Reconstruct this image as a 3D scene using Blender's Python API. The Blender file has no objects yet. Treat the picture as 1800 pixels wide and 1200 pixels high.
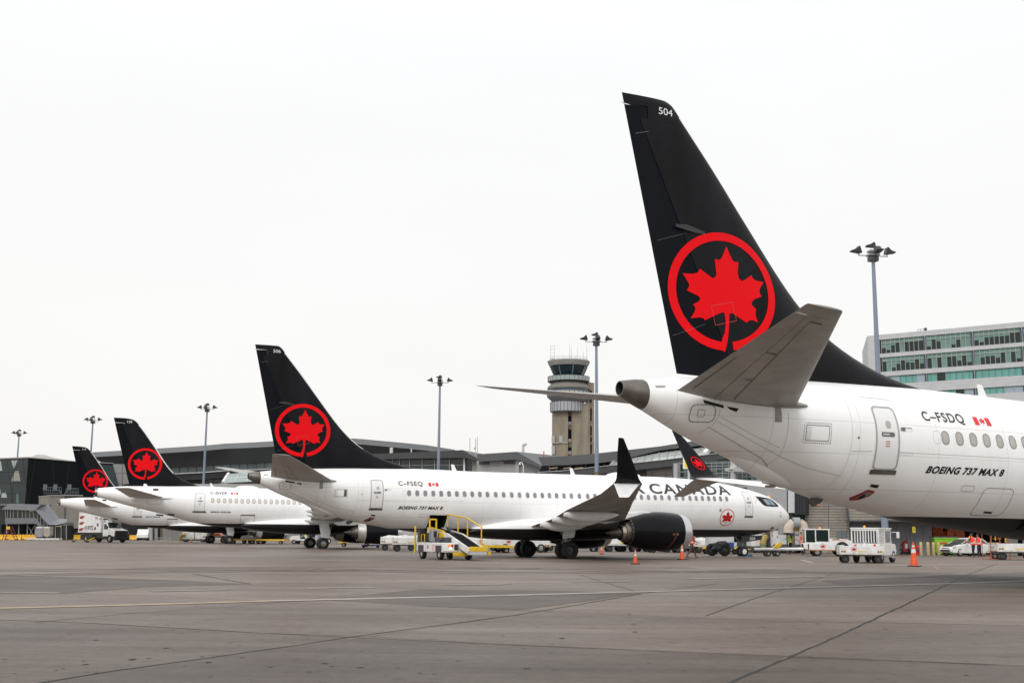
import bpy, bmesh, math, random
from mathutils import Vector, Matrix
random.seed(7)
SC = bpy.context.scene
COL = SC.collection
# ---------------------------------------------------------------- camera
CAM_H, CAM_F, CAM_PIT, CAM_ROL = 1.46823585, 2041.13475, 0.164145838, -0.00818453
cd = bpy.data.cameras.new("camera"); co = bpy.data.objects.new("camera", cd); COL.objects.link(co)
cd.sensor_width = 36.0; cd.lens = CAM_F / 1800 * 36.0; cd.clip_start = 0.1; cd.clip_end = 6000
co.matrix_world = (Matrix.Translation((0, 0, CAM_H)) @ Matrix.Rotation(math.pi / 2 + CAM_PIT, 4, 'X')
                   @ Matrix.Rotation(-CAM_ROL, 4, 'Z'))
SC.camera = co
# ---------------------------------------------------------------- sky, sun, exposure
SUN_EL, SUN_AZ = math.radians(42), math.radians(200)     # azimuth clockwise from +Y
w = bpy.data.worlds.new("World"); SC.world = w; w.use_nodes = True
nt = w.node_tree; nt.nodes.clear()
out = nt.nodes.new('ShaderNodeOutputWorld'); bg = nt.nodes.new('ShaderNodeBackground')
sky = nt.nodes.new('ShaderNodeTexSky'); sky.sky_type = 'NISHITA'; sky.sun_disc = False
sky.sun_elevation = SUN_EL; sky.sun_rotation = SUN_AZ; sky.air_density = 1.0; sky.dust_density = 4.0
# a closed cloud deck over the clear sky: bright, nearly even, slightly warmer low down
tc = nt.nodes.new('ShaderNodeTexCoord'); mp = nt.nodes.new('ShaderNodeMapping'); mp.inputs['Scale'].default_value = (1.2, 1.2, 4.0)
nz = nt.nodes.new('ShaderNodeTexNoise'); nz.inputs['Scale'].default_value = 1.6; nz.inputs['Detail'].default_value = 5; nz.inputs['Roughness'].default_value = .5
sep = nt.nodes.new('ShaderNodeSeparateXYZ')
rm = nt.nodes.new('ShaderNodeValToRGB')
rm.color_ramp.elements[0].position = 0.0; rm.color_ramp.elements[0].color = (8.95, 8.8, 8.55, 1)
rm.color_ramp.elements[1].position = 0.55; rm.color_ramp.elements[1].color = (9.75, 9.8, 9.9, 1)
cl = nt.nodes.new('ShaderNodeMapRange'); cl.inputs['From Min'].default_value = .3; cl.inputs['From Max'].default_value = .7
cl.inputs['To Min'].default_value = .975; cl.inputs['To Max'].default_value = 1.02
mul = nt.nodes.new('ShaderNodeVectorMath'); mul.operation = 'SCALE'
mx = nt.nodes.new('ShaderNodeMix'); mx.data_type = 'RGBA'; mx.inputs['Factor'].default_value = 0.93
L = nt.links.new
L(tc.outputs['Generated'], mp.inputs['Vector']); L(mp.outputs['Vector'], nz.inputs['Vector']); L(nz.outputs['Fac'], cl.inputs['Value'])
L(tc.outputs['Generated'], sep.inputs[0]); L(sep.outputs['Z'], rm.inputs['Fac'])
L(rm.outputs['Color'], mul.inputs[0]); L(cl.outputs['Result'], mul.inputs['Scale'])
L(sky.outputs['Color'], mx.inputs['A']); L(mul.outputs['Vector'], mx.inputs['B'])
L(mx.outputs['Result'], bg.inputs['Color']); bg.inputs['Strength'].default_value = 0.110
L(bg.outputs['Background'], out.inputs['Surface'])
sd = bpy.data.lights.new("sun", 'SUN'); sd.energy = 1.5; sd.angle = math.radians(25); sd.color = (1, .985, .965)
so = bpy.data.objects.new("sun", sd); COL.objects.link(so)
sv = Vector((math.sin(SUN_AZ) * math.cos(SUN_EL), math.cos(SUN_AZ) * math.cos(SUN_EL), math.sin(SUN_EL)))
so.rotation_euler = sv.to_track_quat('Z', 'Y').to_euler(); so.location = sv * 200
SC.view_settings.view_transform = 'Standard'; SC.view_settings.look = 'None'
SC.view_settings.exposure = 0.0; SC.view_settings.gamma = 1.0; SC.view_settings.use_curve_mapping = False
SC.cycles.max_bounces = 6; SC.cycles.diffuse_bounces = 3; SC.cycles.glossy_bounces = 3

# ---------------------------------------------------------------- survey: a sighting of the photograph -> a point of the place
def ray(px, py):
    a, b = px - 900, 600 - py; cr, sr = math.cos(CAM_ROL), math.sin(CAM_ROL)
    u, v = cr * a + sr * b, -sr * a + cr * b; cp, sp = math.cos(CAM_PIT), math.sin(CAM_PIT)
    return Vector((u / CAM_F, cp - v / CAM_F * sp, sp + v / CAM_F * cp))
def gp(px, py):                       # on the ground
    d = ray(px, py); return Vector((0, 0, CAM_H)) + d * (-CAM_H / d.z)
def at(px, py, Y):                    # at distance Y
    d = ray(px, py); return Vector((0, 0, CAM_H)) + d * (Y / d.y)

# ---------------------------------------------------------------- materials
MATS = {}
def mat(name, col, rough=.5, metal=0., var=.0, vscale=3., col2=None, bump=0., bscale=30., spec=.5, coat=0., emit=None, stretch=(1, 1, 1), trans=0.):
    if name in MATS: return MATS[name]
    m = bpy.data.materials.new(name); m.use_nodes = True; n = m.node_tree; p = n.nodes['Principled BSDF']
    c = (*col, 1)
    p.inputs['Base Color'].default_value = c; p.inputs['Roughness'].default_value = rough; p.inputs['Metallic'].default_value = metal
    p.inputs['Specular IOR Level'].default_value = spec; p.inputs['Coat Weight'].default_value = coat; p.inputs['Coat Roughness'].default_value = .08
    p.inputs['Transmission Weight'].default_value = trans
    if var or col2 or bump:
        t = n.nodes.new('ShaderNodeTexCoord'); mpn = n.nodes.new('ShaderNodeMapping'); mpn.inputs['Scale'].default_value = stretch
        n.links.new(t.outputs['Object'], mpn.inputs['Vector'])
    if var or col2:
        z = n.nodes.new('ShaderNodeTexNoise'); z.inputs['Scale'].default_value = vscale; z.inputs['Detail'].default_value = 6; z.inputs['Roughness'].default_value = .62
        n.links.new(mpn.outputs['Vector'], z.inputs['Vector'])
        r = n.nodes.new('ShaderNodeValToRGB'); r.color_ramp.elements[0].position = .32; r.color_ramp.elements[1].position = .7
        k = col2 if col2 else tuple(x * (1 - var) for x in col)
        r.color_ramp.elements[0].color = (*k, 1); r.color_ramp.elements[1].color = tuple(min(1, x * (1 + var * .5)) for x in col) + (1,)
        n.links.new(z.outputs['Fac'], r.inputs['Fac']); n.links.new(r.outputs['Color'], p.inputs['Base Color'])
    if bump:
        z2 = n.nodes.new('ShaderNodeTexNoise'); z2.inputs['Scale'].default_value = bscale; z2.inputs['Detail'].default_value = 5
        b = n.nodes.new('ShaderNodeBump'); b.inputs['Strength'].default_value = bump; b.inputs['Distance'].default_value = .02
        n.links.new(mpn.outputs['Vector'], z2.inputs['Vector']); n.links.new(z2.outputs['Fac'], b.inputs['Height']); n.links.new(b.outputs['Normal'], p.inputs['Normal'])
    if emit:
        p.inputs['Emission Color'].default_value = (*emit[0], 1); p.inputs['Emission Strength'].default_value = emit[1]
    MATS[name] = m; return m
def wave_mat(name, col, dark, axis, period, duty=.25, rough=.5, metal=0., bump=.6, var=.12):
    """ribbed or slatted sheet: bands along one object axis"""
    if name in MATS: return MATS[name]
    m = mat(name, col, rough, metal, var=var, vscale=.8); n = m.node_tree; p = n.nodes['Principled BSDF']
    t = n.nodes.new('ShaderNodeTexCoord'); s = n.nodes.new('ShaderNodeSeparateXYZ'); n.links.new(t.outputs['Object'], s.inputs[0])
    d = n.nodes.new('ShaderNodeMath'); d.operation = 'DIVIDE'; d.inputs[1].default_value = period
    fr = n.nodes.new('ShaderNodeMath'); fr.operation = 'FRACT'
    lt = n.nodes.new('ShaderNodeMath'); lt.operation = 'LESS_THAN'; lt.inputs[1].default_value = duty
    n.links.new(s.outputs[axis], d.inputs[0]); n.links.new(d.outputs[0], fr.inputs[0]); n.links.new(fr.outputs[0], lt.inputs[0])
    mx = n.nodes.new('ShaderNodeMix'); mx.data_type = 'RGBA'
    src = p.inputs['Base Color'].links[0].from_socket; n.links.new(src, mx.inputs['A']); mx.inputs['B'].default_value = (*dark, 1)
    n.links.new(lt.outputs[0], mx.inputs['Factor']); n.links.new(mx.outputs['Result'], p.inputs['Base Color'])
    b = n.nodes.new('ShaderNodeBump'); b.inputs['Strength'].default_value = bump; b.inputs['Distance'].default_value = .03
    n.links.new(fr.outputs[0], b.inputs['Height']); n.links.new(b.outputs['Normal'], p.inputs['Normal'])
    return m
M_white = mat('white_enamel', (.74, .74, .72), .38, var=.16, vscale=2.2)
M_dirtywhite = mat('worn_white_enamel', (.66, .65, .61), .5, var=.35, vscale=3.5)
M_black = mat('black_rubber', (.016, .016, .016), .75, var=.3, vscale=8)
M_blackpaint = mat('black_enamel', (.018, .018, .02), .35)
M_darkgrey = mat('dark_grey_steel', (.06, .06, .065), .5, var=.2)
M_grey = mat('grey_enamel', (.30, .31, .32), .45, var=.15)
M_lightgrey = mat('light_grey_enamel', (.5, .51, .52), .45, var=.12)
M_steel = mat('bare_steel', (.42, .41, .39), .38, .8, var=.2, vscale=6)
M_hub = mat('wheel_hub_alloy', (.42, .41, .39), .4, .4, var=.25, vscale=9)
M_yellow = mat('safety_yellow_enamel', (.74, .48, .02), .45, var=.18, vscale=4)
M_orange = mat('orange_plastic', (.80, .10, .02), .5, var=.15, vscale=5)
M_red = mat('red_enamel', (.55, .02, .02), .4, var=.12)
M_logo = mat('logo_red_paint', (.78, .003, .008), .5, spec=.12)
M_glassdark = mat('tinted_glass', (.018, .024, .026), .08, spec=.7)
M_glassgreen = mat('green_tinted_glass', (.05, .085, .08), .08, spec=.7)
M_amber = mat('amber_lens', (.8, .22, .01), .3, emit=((1, .35, .05), .5))
M_redlens = mat('red_lens', (.6, .01, .01), .3)

# ---------------------------------------------------------------- mesh helper
def smoothstep(a, b, x):
    t = min(1, max(0, (x - a) / (b - a))); return t * t * (3 - 2 * t)
class MB:
    def __init__(s): s.v = []; s.f = []; s.m = []
    def _add(s, vs, fs, m=0):
        o = len(s.v); s.v += [tuple(x) for x in vs]; s.f += [tuple(i + o for i in f) for f in fs]; s.m += [m] * len(fs); return s
    def bx(s, x0, x1, y0, y1, z0, z1, m=0, T=None):
        vs = [Vector((x, y, z)) for z in (z0, z1) for y in (y0, y1) for x in (x0, x1)]
        if T: vs = [T @ q for q in vs]
        return s._add(vs, [(0, 2, 3, 1), (4, 5, 7, 6), (0, 1, 5, 4), (2, 6, 7, 3), (0, 4, 6, 2), (1, 3, 7, 5)], m)
    def box(s, c, d, m=0, rz=0., ry=0., rx=0.):
        T = Matrix.Translation(c) @ Matrix.Rotation(rz, 4, 'Z') @ Matrix.Rotation(ry, 4, 'Y') @ Matrix.Rotation(rx, 4, 'X')
        return s.bx(-d[0] / 2, d[0] / 2, -d[1] / 2, d[1] / 2, -d[2] / 2, d[2] / 2, m, T)
    def cyl(s, p0, p1, r0, r1=None, n=12, m=0, cap=True):
        p0, p1 = Vector(p0), Vector(p1); r1 = r0 if r1 is None else r1; d = (p1 - p0).normalized()
        a = d.orthogonal().normalized(); b = d.cross(a)
        vs = [p + (a * math.cos(2 * math.pi * i / n) + b * math.sin(2 * math.pi * i / n)) * r for p, r in ((p0, r0), (p1, r1)) for i in range(n)]
        fs = [(i, (i + 1) % n, n + (i + 1) % n, n + i) for i in range(n)]
        if cap: fs += [tuple(range(n))[::-1], tuple(range(n, 2 * n))]
        return s._add(vs, fs, m)
    def tube(s, pts, r, n=8, m=0):
        pts = [Vector(p) for p in pts]; rings = []
        a = None
        for i, p in enumerate(pts):
            d = (pts[min(i + 1, len(pts) - 1)] - pts[max(i - 1, 0)]).normalized()
            a = d.orthogonal().normalized() if a is None else (a - d * a.dot(d)).normalized()
            b = d.cross(a); rr = r[i] if isinstance(r, (list, tuple)) else r
            rings.append([p + (a * math.cos(2 * math.pi * k / n) + b * math.sin(2 * math.pi * k / n)) * rr for k in range(n)])
        return s.loft(rings, m)
    def loft(s, rings, m=0, cap0=True, cap1=True):
        n = len(rings[0]); vs = [q for r in rings for q in r]; fs = []
        for j in range(len(rings) - 1):
            for i in range(n): fs.append((j * n + i, j * n + (i + 1) % n, (j + 1) * n + (i + 1) % n, (j + 1) * n + i))
        if cap0: fs.append(tuple(range(n))[::-1])
        if cap1: fs.append(tuple(range((len(rings) - 1) * n, len(rings) * n)))
        return s._add(vs, fs, m)
    def lathe(s, prof, o=(0, 0, 0), ax='x', n=24, m=0, cap=False):
        o = Vector(o); rings = []
        for a, r in prof:
            ring = []
            for i in range(n):
                c, k = r * math.cos(2 * math.pi * i / n), r * math.sin(2 * math.pi * i / n)
                ring.append(o + Vector({'x': (a, c, k), 'y': (c, a, k), 'z': (c, k, a)}[ax]))
            rings.append(ring)
        return s.loft(rings, m, cap, cap)
    def prism(s, poly, ax, t0, t1, m=0):
        f = {'x': lambda a, b, t: (t, a, b), 'y': lambda a, b, t: (a, t, b), 'z': lambda a, b, t: (a, b, t)}[ax]
        return s.loft([[Vector(f(a, b, t0)) for a, b in poly], [Vector(f(a, b, t1)) for a, b in poly]], m)
    def slab(s, pts, th, m=0):           # 3-D polygon given a thickness
        pts = [Vector(p) for p in pts]; return s.loft([pts, [p + Vector(th) for p in pts]], m)
    def quad(s, pts, m=0): return s._add(pts, [tuple(range(len(pts)))], m)
    def build(s, name, mats, parent=None, loc=None, rz=None, smooth=35, bev=0., recalc=True):
        me = bpy.data.meshes.new(name); me.from_pydata(s.v, [], s.f)
        mats = mats if isinstance(mats, (list, tuple)) else [mats]
        for k in mats: me.materials.append(k)
        me.polygons.foreach_set('material_index', s.m)
        if recalc:
            bm = bmesh.new(); bm.from_mesh(me); bmesh.ops.recalc_face_normals(bm, faces=bm.faces); bm.to_mesh(me); bm.free()
        if smooth:
            me.polygons.foreach_set('use_smooth', [True] * len(me.polygons)); me.set_sharp_from_angle(angle=math.radians(smooth))
        ob = bpy.data.objects.new(name, me); COL.objects.link(ob)
        if parent: ob.parent = parent
        if loc is not None: ob.location = loc
        if rz is not None: ob.rotation_euler[2] = rz
        if bev:
            b = ob.modifiers.new('bevel', 'BEVEL'); b.width = bev; b.segments = 2; b.limit_method = 'ANGLE'; b.angle_limit = math.radians(40)
        return ob
def tag(o, label=None, cat=None, group=None, kind=None):
    for k, v in (('label', label), ('category', cat), ('group', group), ('kind', kind)):
        if v: o[k] = v
    return o
def thing(name, label, cat, loc=(0, 0, 0), rz=0., group=None):
    o = bpy.data.objects.new(name, None); COL.objects.link(o); o.empty_display_size = .3
    o.location = loc; o.rotation_euler = (0, 0, rz); return tag(o, label, cat, group)
def copy_tree(o, parent=None):
    kids = list(o.children); c = o.copy(); COL.objects.link(c); c.parent = parent
    for k in kids: copy_tree(k, c)
    return c
def text_bm(body, shear=0., offset=0., space=1.):
    """flat filled lettering as a bmesh in (u, v), scaled to u 0..1 and v 0..1"""
    cu = bpy.data.curves.new('t', 'FONT'); cu.body = body; cu.shear = shear; cu.offset = offset; cu.space_character = space; cu.resolution_u = 6
    ob = bpy.data.objects.new('t', cu); COL.objects.link(ob); dg = bpy.context.evaluated_depsgraph_get()
    me = ob.evaluated_get(dg).to_mesh(); bm = bmesh.new(); bm.from_mesh(me); ob.evaluated_get(dg).to_mesh_clear()
    bpy.data.objects.remove(ob); bpy.data.curves.remove(cu)
    xs = [v.co.x for v in bm.verts]; ys = [v.co.y for v in bm.verts]; x0, x1, y0, y1 = min(xs), max(xs), min(ys), max(ys)
    for v in bm.verts: v.co = Vector(((v.co.x - x0) / (x1 - x0), (v.co.y - y0) / (y1 - y0), 0))
    return bm, (x1 - x0) / (y1 - y0)
def poly_bm(polys):
    bm = bmesh.new()
    for p in polys: bm.faces.new([bm.verts.new((a, b, 0)) for a, b in p])
    bmesh.ops.triangulate(bm, faces=bm.faces); return bm
def cut_bm(bm, su, sv):
    for ax, st in ((0, su), (1, sv)):
        if not st: continue
        c = [v.co[ax] for v in bm.verts]; k = math.floor(min(c) / st) + 1
        while k * st < max(c):
            no = Vector((1, 0, 0)) if ax == 0 else Vector((0, 1, 0))
            bmesh.ops.bisect_plane(bm, geom=bm.verts[:] + bm.edges[:] + bm.faces[:], plane_co=no * k * st, plane_no=no); k += 1
def bm_obj(bm, name, m, parent=None, f=None, sub=False):
    for v in bm.verts: v.co = Vector(f(v.co.x, v.co.y)) if f else v.co
    me = bpy.data.meshes.new(name); bm.to_mesh(me); bm.free(); me.materials.append(m)
    ob = bpy.data.objects.new(name, me); COL.objects.link(ob)
    if parent: ob.parent = parent
    return ob
def lettering(body, name, m, parent, f, w, h=None, **k):
    """f maps (u metres along the reading direction, v metres up) to a point; h None keeps the font's proportions"""
    bm, ar = text_bm(body, **k); h = h if h else w / ar
    for v in bm.verts: v.co.x *= w; v.co.y *= h
    cut_bm(bm, .5, .09); return bm_obj(bm, name, m, parent, f)
# the roundel traced once, in metres about its centre, for a ring of radius 1.62
LEAF = [(.053,.769),(.136,.603),(.17,.548),(.217,.527),(.28,.536),(.261,.34),(.287,.257),(.337,.228),(.397,.253),(.536,.345),(.557,.302),(.61,.267),(.677,.262),(.783,.261),(.707,.157),(.683,.1),(.693,.056),(.727,.014),(.582,-.046),(.524,-.097),(.518,-.143),(.607,-.214),(.588,-.27),(.601,-.34),(.638,-.43),(.544,-.396),(.466,-.404),(.42,-.447),(.279,-.381),(.171,-.324),(.127,-.316),(.092,-.332),(.089,-.514),(.08,-.673),(.06,-.798),(.023,-.95),(-.03,-.925),(-.036,-.745),(.01,-.645),(.029,-.485),(.009,-.346),(-.003,-.317),(-.046,-.321),(-.112,-.349),(-.35,-.469),(-.375,-.437),(-.445,-.43),(-.604,-.456),(-.534,-.348),(-.52,-.286),(-.561,-.229),(-.471,-.185),(-.434,-.137),(-.459,-.096),(-.678,-.015),(-.64,.033),(-.634,.086),(-.747,.25),(-.652,.251),(-.546,.26),(-.482,.288),(-.444,.351),(-.248,.236),(-.201,.22),(-.161,.246),(-.143,.293),(-.171,.535),(-.111,.525),(-.063,.538),(-.033,.582)]
def roundel_bm(r, thin=1., sx=1., leaf_only=False):
    """ring + leaf, radius r; the ring is broken to the right of the stem"""
    polys = [[(a * r * sx, b * r) for a, b in LEAF]]
    if not leaf_only:
        a0, a1, n = math.radians(-79.5), math.radians(268.2), 72; ri = 1 - .142 * thin
        for k in range(n):
            t, u = a0 + (a1 - a0) * k / n, a0 + (a1 - a0) * (k + 1) / n
            P = lambda q, rr: (.0 + rr * 1.005 * r * sx * math.cos(q), (.03 + rr * .955 * math.sin(q)) * r)
            polys.append([P(t, 1), P(u, 1), P(u, ri), P(t, ri)])
    return poly_bm(polys)
def flat_roundel(r, parent, f, m=None, name='roundel', thin=.7):
    return bm_obj(roundel_bm(r, thin), name, m or M_logo, parent, f)
def wheel(name, parent, loc, r, w, hub=.55, ax='y', hubm=None, rz=0.):
    b = MB(); h = w / 2
    b.lathe([(-h * .55, hub * r), (-h * .95, hub * r * 1.05), (-h, r * .82), (-h * .8, r * .96), (-h * .35, r), (h * .35, r), (h * .8, r * .96), (h, r * .82), (h * .95, hub * r * 1.05), (h * .55, hub * r)], ax=ax, n=28)
    for sg in (-1, 1):
        b.lathe([(sg * h * .55, hub * r), (sg * h * .62, hub * r * .93), (sg * h * .3, hub * r * .85), (sg * h * .34, hub * r * .42), (sg * h * .75, hub * r * .34), (sg * h * .78, .001)], ax=ax, n=20, m=1)
    return b.build(name, [M_black, hubm or M_hub], parent, loc, rz)
# ================================================================ ground
def ground_mat(nm='apron_concrete', k=1.):
    m = bpy.data.materials.new(nm); m.use_nodes = True; n = m.node_tree; p = n.nodes['Principled BSDF']; lk = n.links.new
    t = n.nodes.new('ShaderNodeTexCoord')
    def noise(sc, det=6, ro=.6, st=(1, 1, 1)):
        mp = n.nodes.new('ShaderNodeMapping'); mp.inputs['Scale'].default_value = st; lk(t.outputs['Object'], mp.inputs['Vector'])
        z = n.nodes.new('ShaderNodeTexNoise'); z.inputs['Scale'].default_value = sc; z.inputs['Detail'].default_value = det; z.inputs['Roughness'].default_value = ro; lk(mp.outputs['Vector'], z.inputs['Vector']); return z.outputs['Fac']
    def ramp(f, a, b, c0, c1):
        r = n.nodes.new('ShaderNodeValToRGB'); r.color_ramp.elements[0].position = a; r.color_ramp.elements[1].position = b; r.color_ramp.elements[0].color = (*c0, 1); r.color_ramp.elements[1].color = (*c1, 1); lk(f, r.inputs['Fac']); return r.outputs['Color']
    def mul(a, b):
        x = n.nodes.new('ShaderNodeMix'); x.data_type = 'RGBA'; x.blend_type = 'MULTIPLY'; x.inputs['Factor'].default_value = 1; lk(a, x.inputs['A']); lk(b, x.inputs['B']); return x.outputs['Result']
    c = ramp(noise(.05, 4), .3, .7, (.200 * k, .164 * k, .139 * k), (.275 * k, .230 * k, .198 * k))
    c = mul(c, ramp(noise(.42, 8, .68, (.35, 1, 1)), .33, .68, (.72, .70, .68), (1.06, 1.06, 1.06)))
    c = mul(c, ramp(noise(5., 8, .72), .3, .68, (.74, .73, .72), (1.1, 1.1, 1.1)))
    c = mul(c, ramp(noise(1.1, 5, .6, (.05, 1, 1)), .34, .52, (.80, .80, .80), (1.02, 1.02, 1.02)))
    c = mul(c, ramp(noise(3.3, 3, .5), .29, .35, (.62, .60, .59), (1, 1, 1)))
    c = mul(c, ramp(noise(.16, 7, .7, (.5, 1.6, 1)), .36, .56, (.78, .76, .75), (1, 1, 1)))
    c = mul(c, ramp(noise(.9, 4, .55), .66, .74, (1, 1, 1), (.76, .74, .73)))
    lk(c, p.inputs['Base Color'])
    r = n.nodes.new('ShaderNodeMapRange'); p.inputs['Specular IOR Level'].default_value = .14; r.inputs['To Min'].default_value = .42; r.inputs['To Max'].default_value = .62; lk(noise(.6, 6), r.inputs['Value']); lk(r.outputs['Result'], p.inputs['Roughness'])
    b = n.nodes.new('ShaderNodeBump'); b.inputs['Strength'].default_value = .35; b.inputs['Distance'].default_value = .012; lk(noise(22, 6, .7), b.inputs['Height']); lk(b.outputs['Normal'], p.inputs['Normal'])
    return m
b = MB(); b.quad([(-1500, -60, 0), (1500, -60, 0), (1500, 2500, 0), (-1500, 2500, 0)]); tag(b.build('apron_ground', ground_mat(), smooth=0), kind='structure')
def strip(b, pts, wd, z=.007, jit=0., m=0):
    """worn line along ground points, uneven edges when jit > 0"""
    P = []
    for a, c in zip(pts, pts[1:]):
        n_ = max(1, int((Vector(c) - Vector(a)).length / .35)) if jit else 1
        P += [Vector(a).lerp(Vector(c), i / n_) for i in range(n_)]
    P.append(Vector(pts[-1])); Lf, Rt = [], []
    for i, p in enumerate(P):
        d = (P[min(i + 1, len(P) - 1)] - P[max(0, i - 1)]); nrm = Vector((-d.y, d.x, 0)).normalized(); off = nrm * random.uniform(-jit, jit) * .35
        k0, k1 = wd / 2 * random.uniform(1 - jit * 9, 1 + jit * 9) if jit else wd / 2, wd / 2
        Lf.append((p + off + nrm * k0).to_tuple()[:2] + (z,)); Rt.append((p + off - nrm * k1).to_tuple()[:2] + (z,))
    for i in range(len(P) - 1): b.quad([Lf[i], Rt[i], Rt[i + 1], Lf[i + 1]], m)
# slabs bounded by the joints, lens darkening toward the camera put into their colour
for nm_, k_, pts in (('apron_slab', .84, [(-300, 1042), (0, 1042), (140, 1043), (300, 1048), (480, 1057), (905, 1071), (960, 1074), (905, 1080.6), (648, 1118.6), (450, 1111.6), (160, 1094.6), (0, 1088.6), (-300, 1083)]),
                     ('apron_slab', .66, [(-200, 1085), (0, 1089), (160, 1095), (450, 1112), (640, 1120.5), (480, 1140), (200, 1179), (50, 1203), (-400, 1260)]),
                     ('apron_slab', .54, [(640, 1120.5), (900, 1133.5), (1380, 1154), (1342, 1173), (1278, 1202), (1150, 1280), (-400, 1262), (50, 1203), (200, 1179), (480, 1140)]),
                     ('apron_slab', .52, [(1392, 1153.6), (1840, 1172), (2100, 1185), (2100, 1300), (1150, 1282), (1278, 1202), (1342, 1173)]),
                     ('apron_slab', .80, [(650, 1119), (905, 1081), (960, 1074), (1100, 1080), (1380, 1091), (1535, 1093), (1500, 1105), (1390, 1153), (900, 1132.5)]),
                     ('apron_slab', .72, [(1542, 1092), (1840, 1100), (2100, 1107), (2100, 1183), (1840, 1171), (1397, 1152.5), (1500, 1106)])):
    b = MB(); b.quad([gp(*q).to_tuple()[:2] + (.003,) for q in pts]); tag(b.build(nm_, ground_mat('falloff_slab_concrete', k_), smooth=0), kind='structure')
M_joint = mat('joint_sealant', (.035, .034, .033), .8, var=.5, vscale=2)
M_crack = mat('fine_joint', (.085, .08, .076), .85, var=.4, vscale=2)
b = MB()
strip(b, [gp(1278, 1202), gp(1342, 1173), gp(1395, 1152), gp(1500, 1105), gp(1600, 1058), gp(1700, 1010), gp(1752, 990)], .045, .007, .05)
strip(b, [gp(50, 1203), gp(200, 1179), gp(480, 1140), gp(620, 1119), gp(905, 1081), gp(1130, 1043), gp(1262, 1025)], .036, .007, .04)
strip(b, [gp(-60, 1085), gp(0, 1089), gp(160, 1095), gp(450, 1112), gp(900, 1133.5), gp(1380, 1154), gp(1840, 1172)], .028, .007, .04)
tag(b.build('slab_joint', M_joint, smooth=0), kind='structure')
b = MB()
strip(b, [gp(0, 1042), gp(140, 1043), gp(300, 1048), gp(480, 1057), gp(905, 1071)], .03, .007, .03)
strip(b, [gp(60, 1094), gp(240, 1077), gp(400, 1067), gp(520, 1055), gp(640, 1042)], .03, .007, .03)
strip(b, [gp(905, 1071), gp(1100, 1080), gp(1380, 1091), gp(1840, 1100)], .03, .007, .03)
strip(b, [gp(340, 1008), gp(400, 1019), gp(440, 1026)], .08, .007, .05); strip(b, [gp(310, 986.5), gp(405, 987.5)], .25, .007, .05)
strip(b, [gp(1020, 1010), gp(1120, 1040)], .04, .007, .03); strip(b, [gp(1240, 1082), gp(1330, 1050), gp(1465, 1008)], .03, .007, .03)
for i in range(140):      # chips, spots and rubber specks
    p = gp(random.uniform(0, 1800), random.uniform(1040, 1195)); r = random.uniform(.01, .028); n_ = 6
    b.quad([(p.x + r * random.uniform(.6, 1.6) * math.cos(k), p.y + r * random.uniform(.6, 1.4) * math.sin(k), .007) for k in [2 * math.pi * j / n_ for j in range(n_)]])
tag(b.build('fine_slab_joint', M_crack, smooth=0), kind='structure')
M_patch = mat('darker_asphalt_patch', (.150, .132, .120), .75, var=.22, vscale=.5, bump=.3, bscale=20, spec=.12)
b = MB()
for pts in ([(-40, 1009), (0, 1010), (150, 1014), (330, 1020), (440, 1026), (250, 1032), (110, 1043), (-40, 1039)], [(560, 1053), (740, 1035), (960, 1037), (1130, 1042), (1030, 1056), (905, 1073), (700, 1062)], [(1440, 1020), (1840, 1003), (1840, 1016), (1500, 1032)]):
    b.quad([gp(*q).to_tuple()[:2] + (.004,) for q in pts])
tag(b.build('asphalt_patch', M_patch, smooth=0), kind='structure')
M_pline = mat('worn_yellow_line', (.42, .34, .20), .7, col2=(.26, .215, .16), vscale=1.6)
M_wline = mat('worn_white_line', (.43, .385, .335), .7, col2=(.26, .22, .19), vscale=1.6)
M_fline = mat('faint_worn_line', (.34, .31, .26), .7, col2=(.22, .195, .175), vscale=1.2)
M_rline = mat('worn_red_line', (.45, .12, .11), .6, col2=(.26, .18, .17), vscale=1.6)
b = MB()
strip(b, [gp(-60, 1070.5), gp(240, 1063), gp(480, 1056)], .42, .011, .0, 0); strip(b, [gp(480, 1056), gp(900, 1046), gp(1200, 1038), gp(1840, 1021)], .46, .011, .0, 1)
strip(b, [gp(0, 1041.5), gp(105, 1042)], .4, .011, 0, 3); strip(b, [gp(265, 1039), gp(400, 1036.5)], .4, .011, 0, 3); strip(b, [gp(540, 1034), gp(660, 1032)], .45, .011, 0, 3); strip(b, [gp(790, 1028), gp(895, 1026)], .5, .011, 0, 3)
strip(b, [gp(1210, 1017), gp(1460, 1013)], .6, .011, 0, 3); strip(b, [gp(1004, 1023), gp(1104, 1022)], .4, .011, 0, 3)
strip(b, [gp(1409, 984), gp(1428, 989)], .3, .011, 0, 1); strip(b, [gp(1725, 992), gp(1840, 991)], .6, .011, 0, 2); strip(b, [gp(1640, 994), gp(1650, 1001)], .12, .011, 0, 2); strip(b, [gp(1560, 994), gp(1720, 991)], .6, .011, 0, 1)
tag(b.build('apron_marking', [M_pline, M_wline, M_rline, M_fline], smooth=0), kind='structure')

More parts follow.
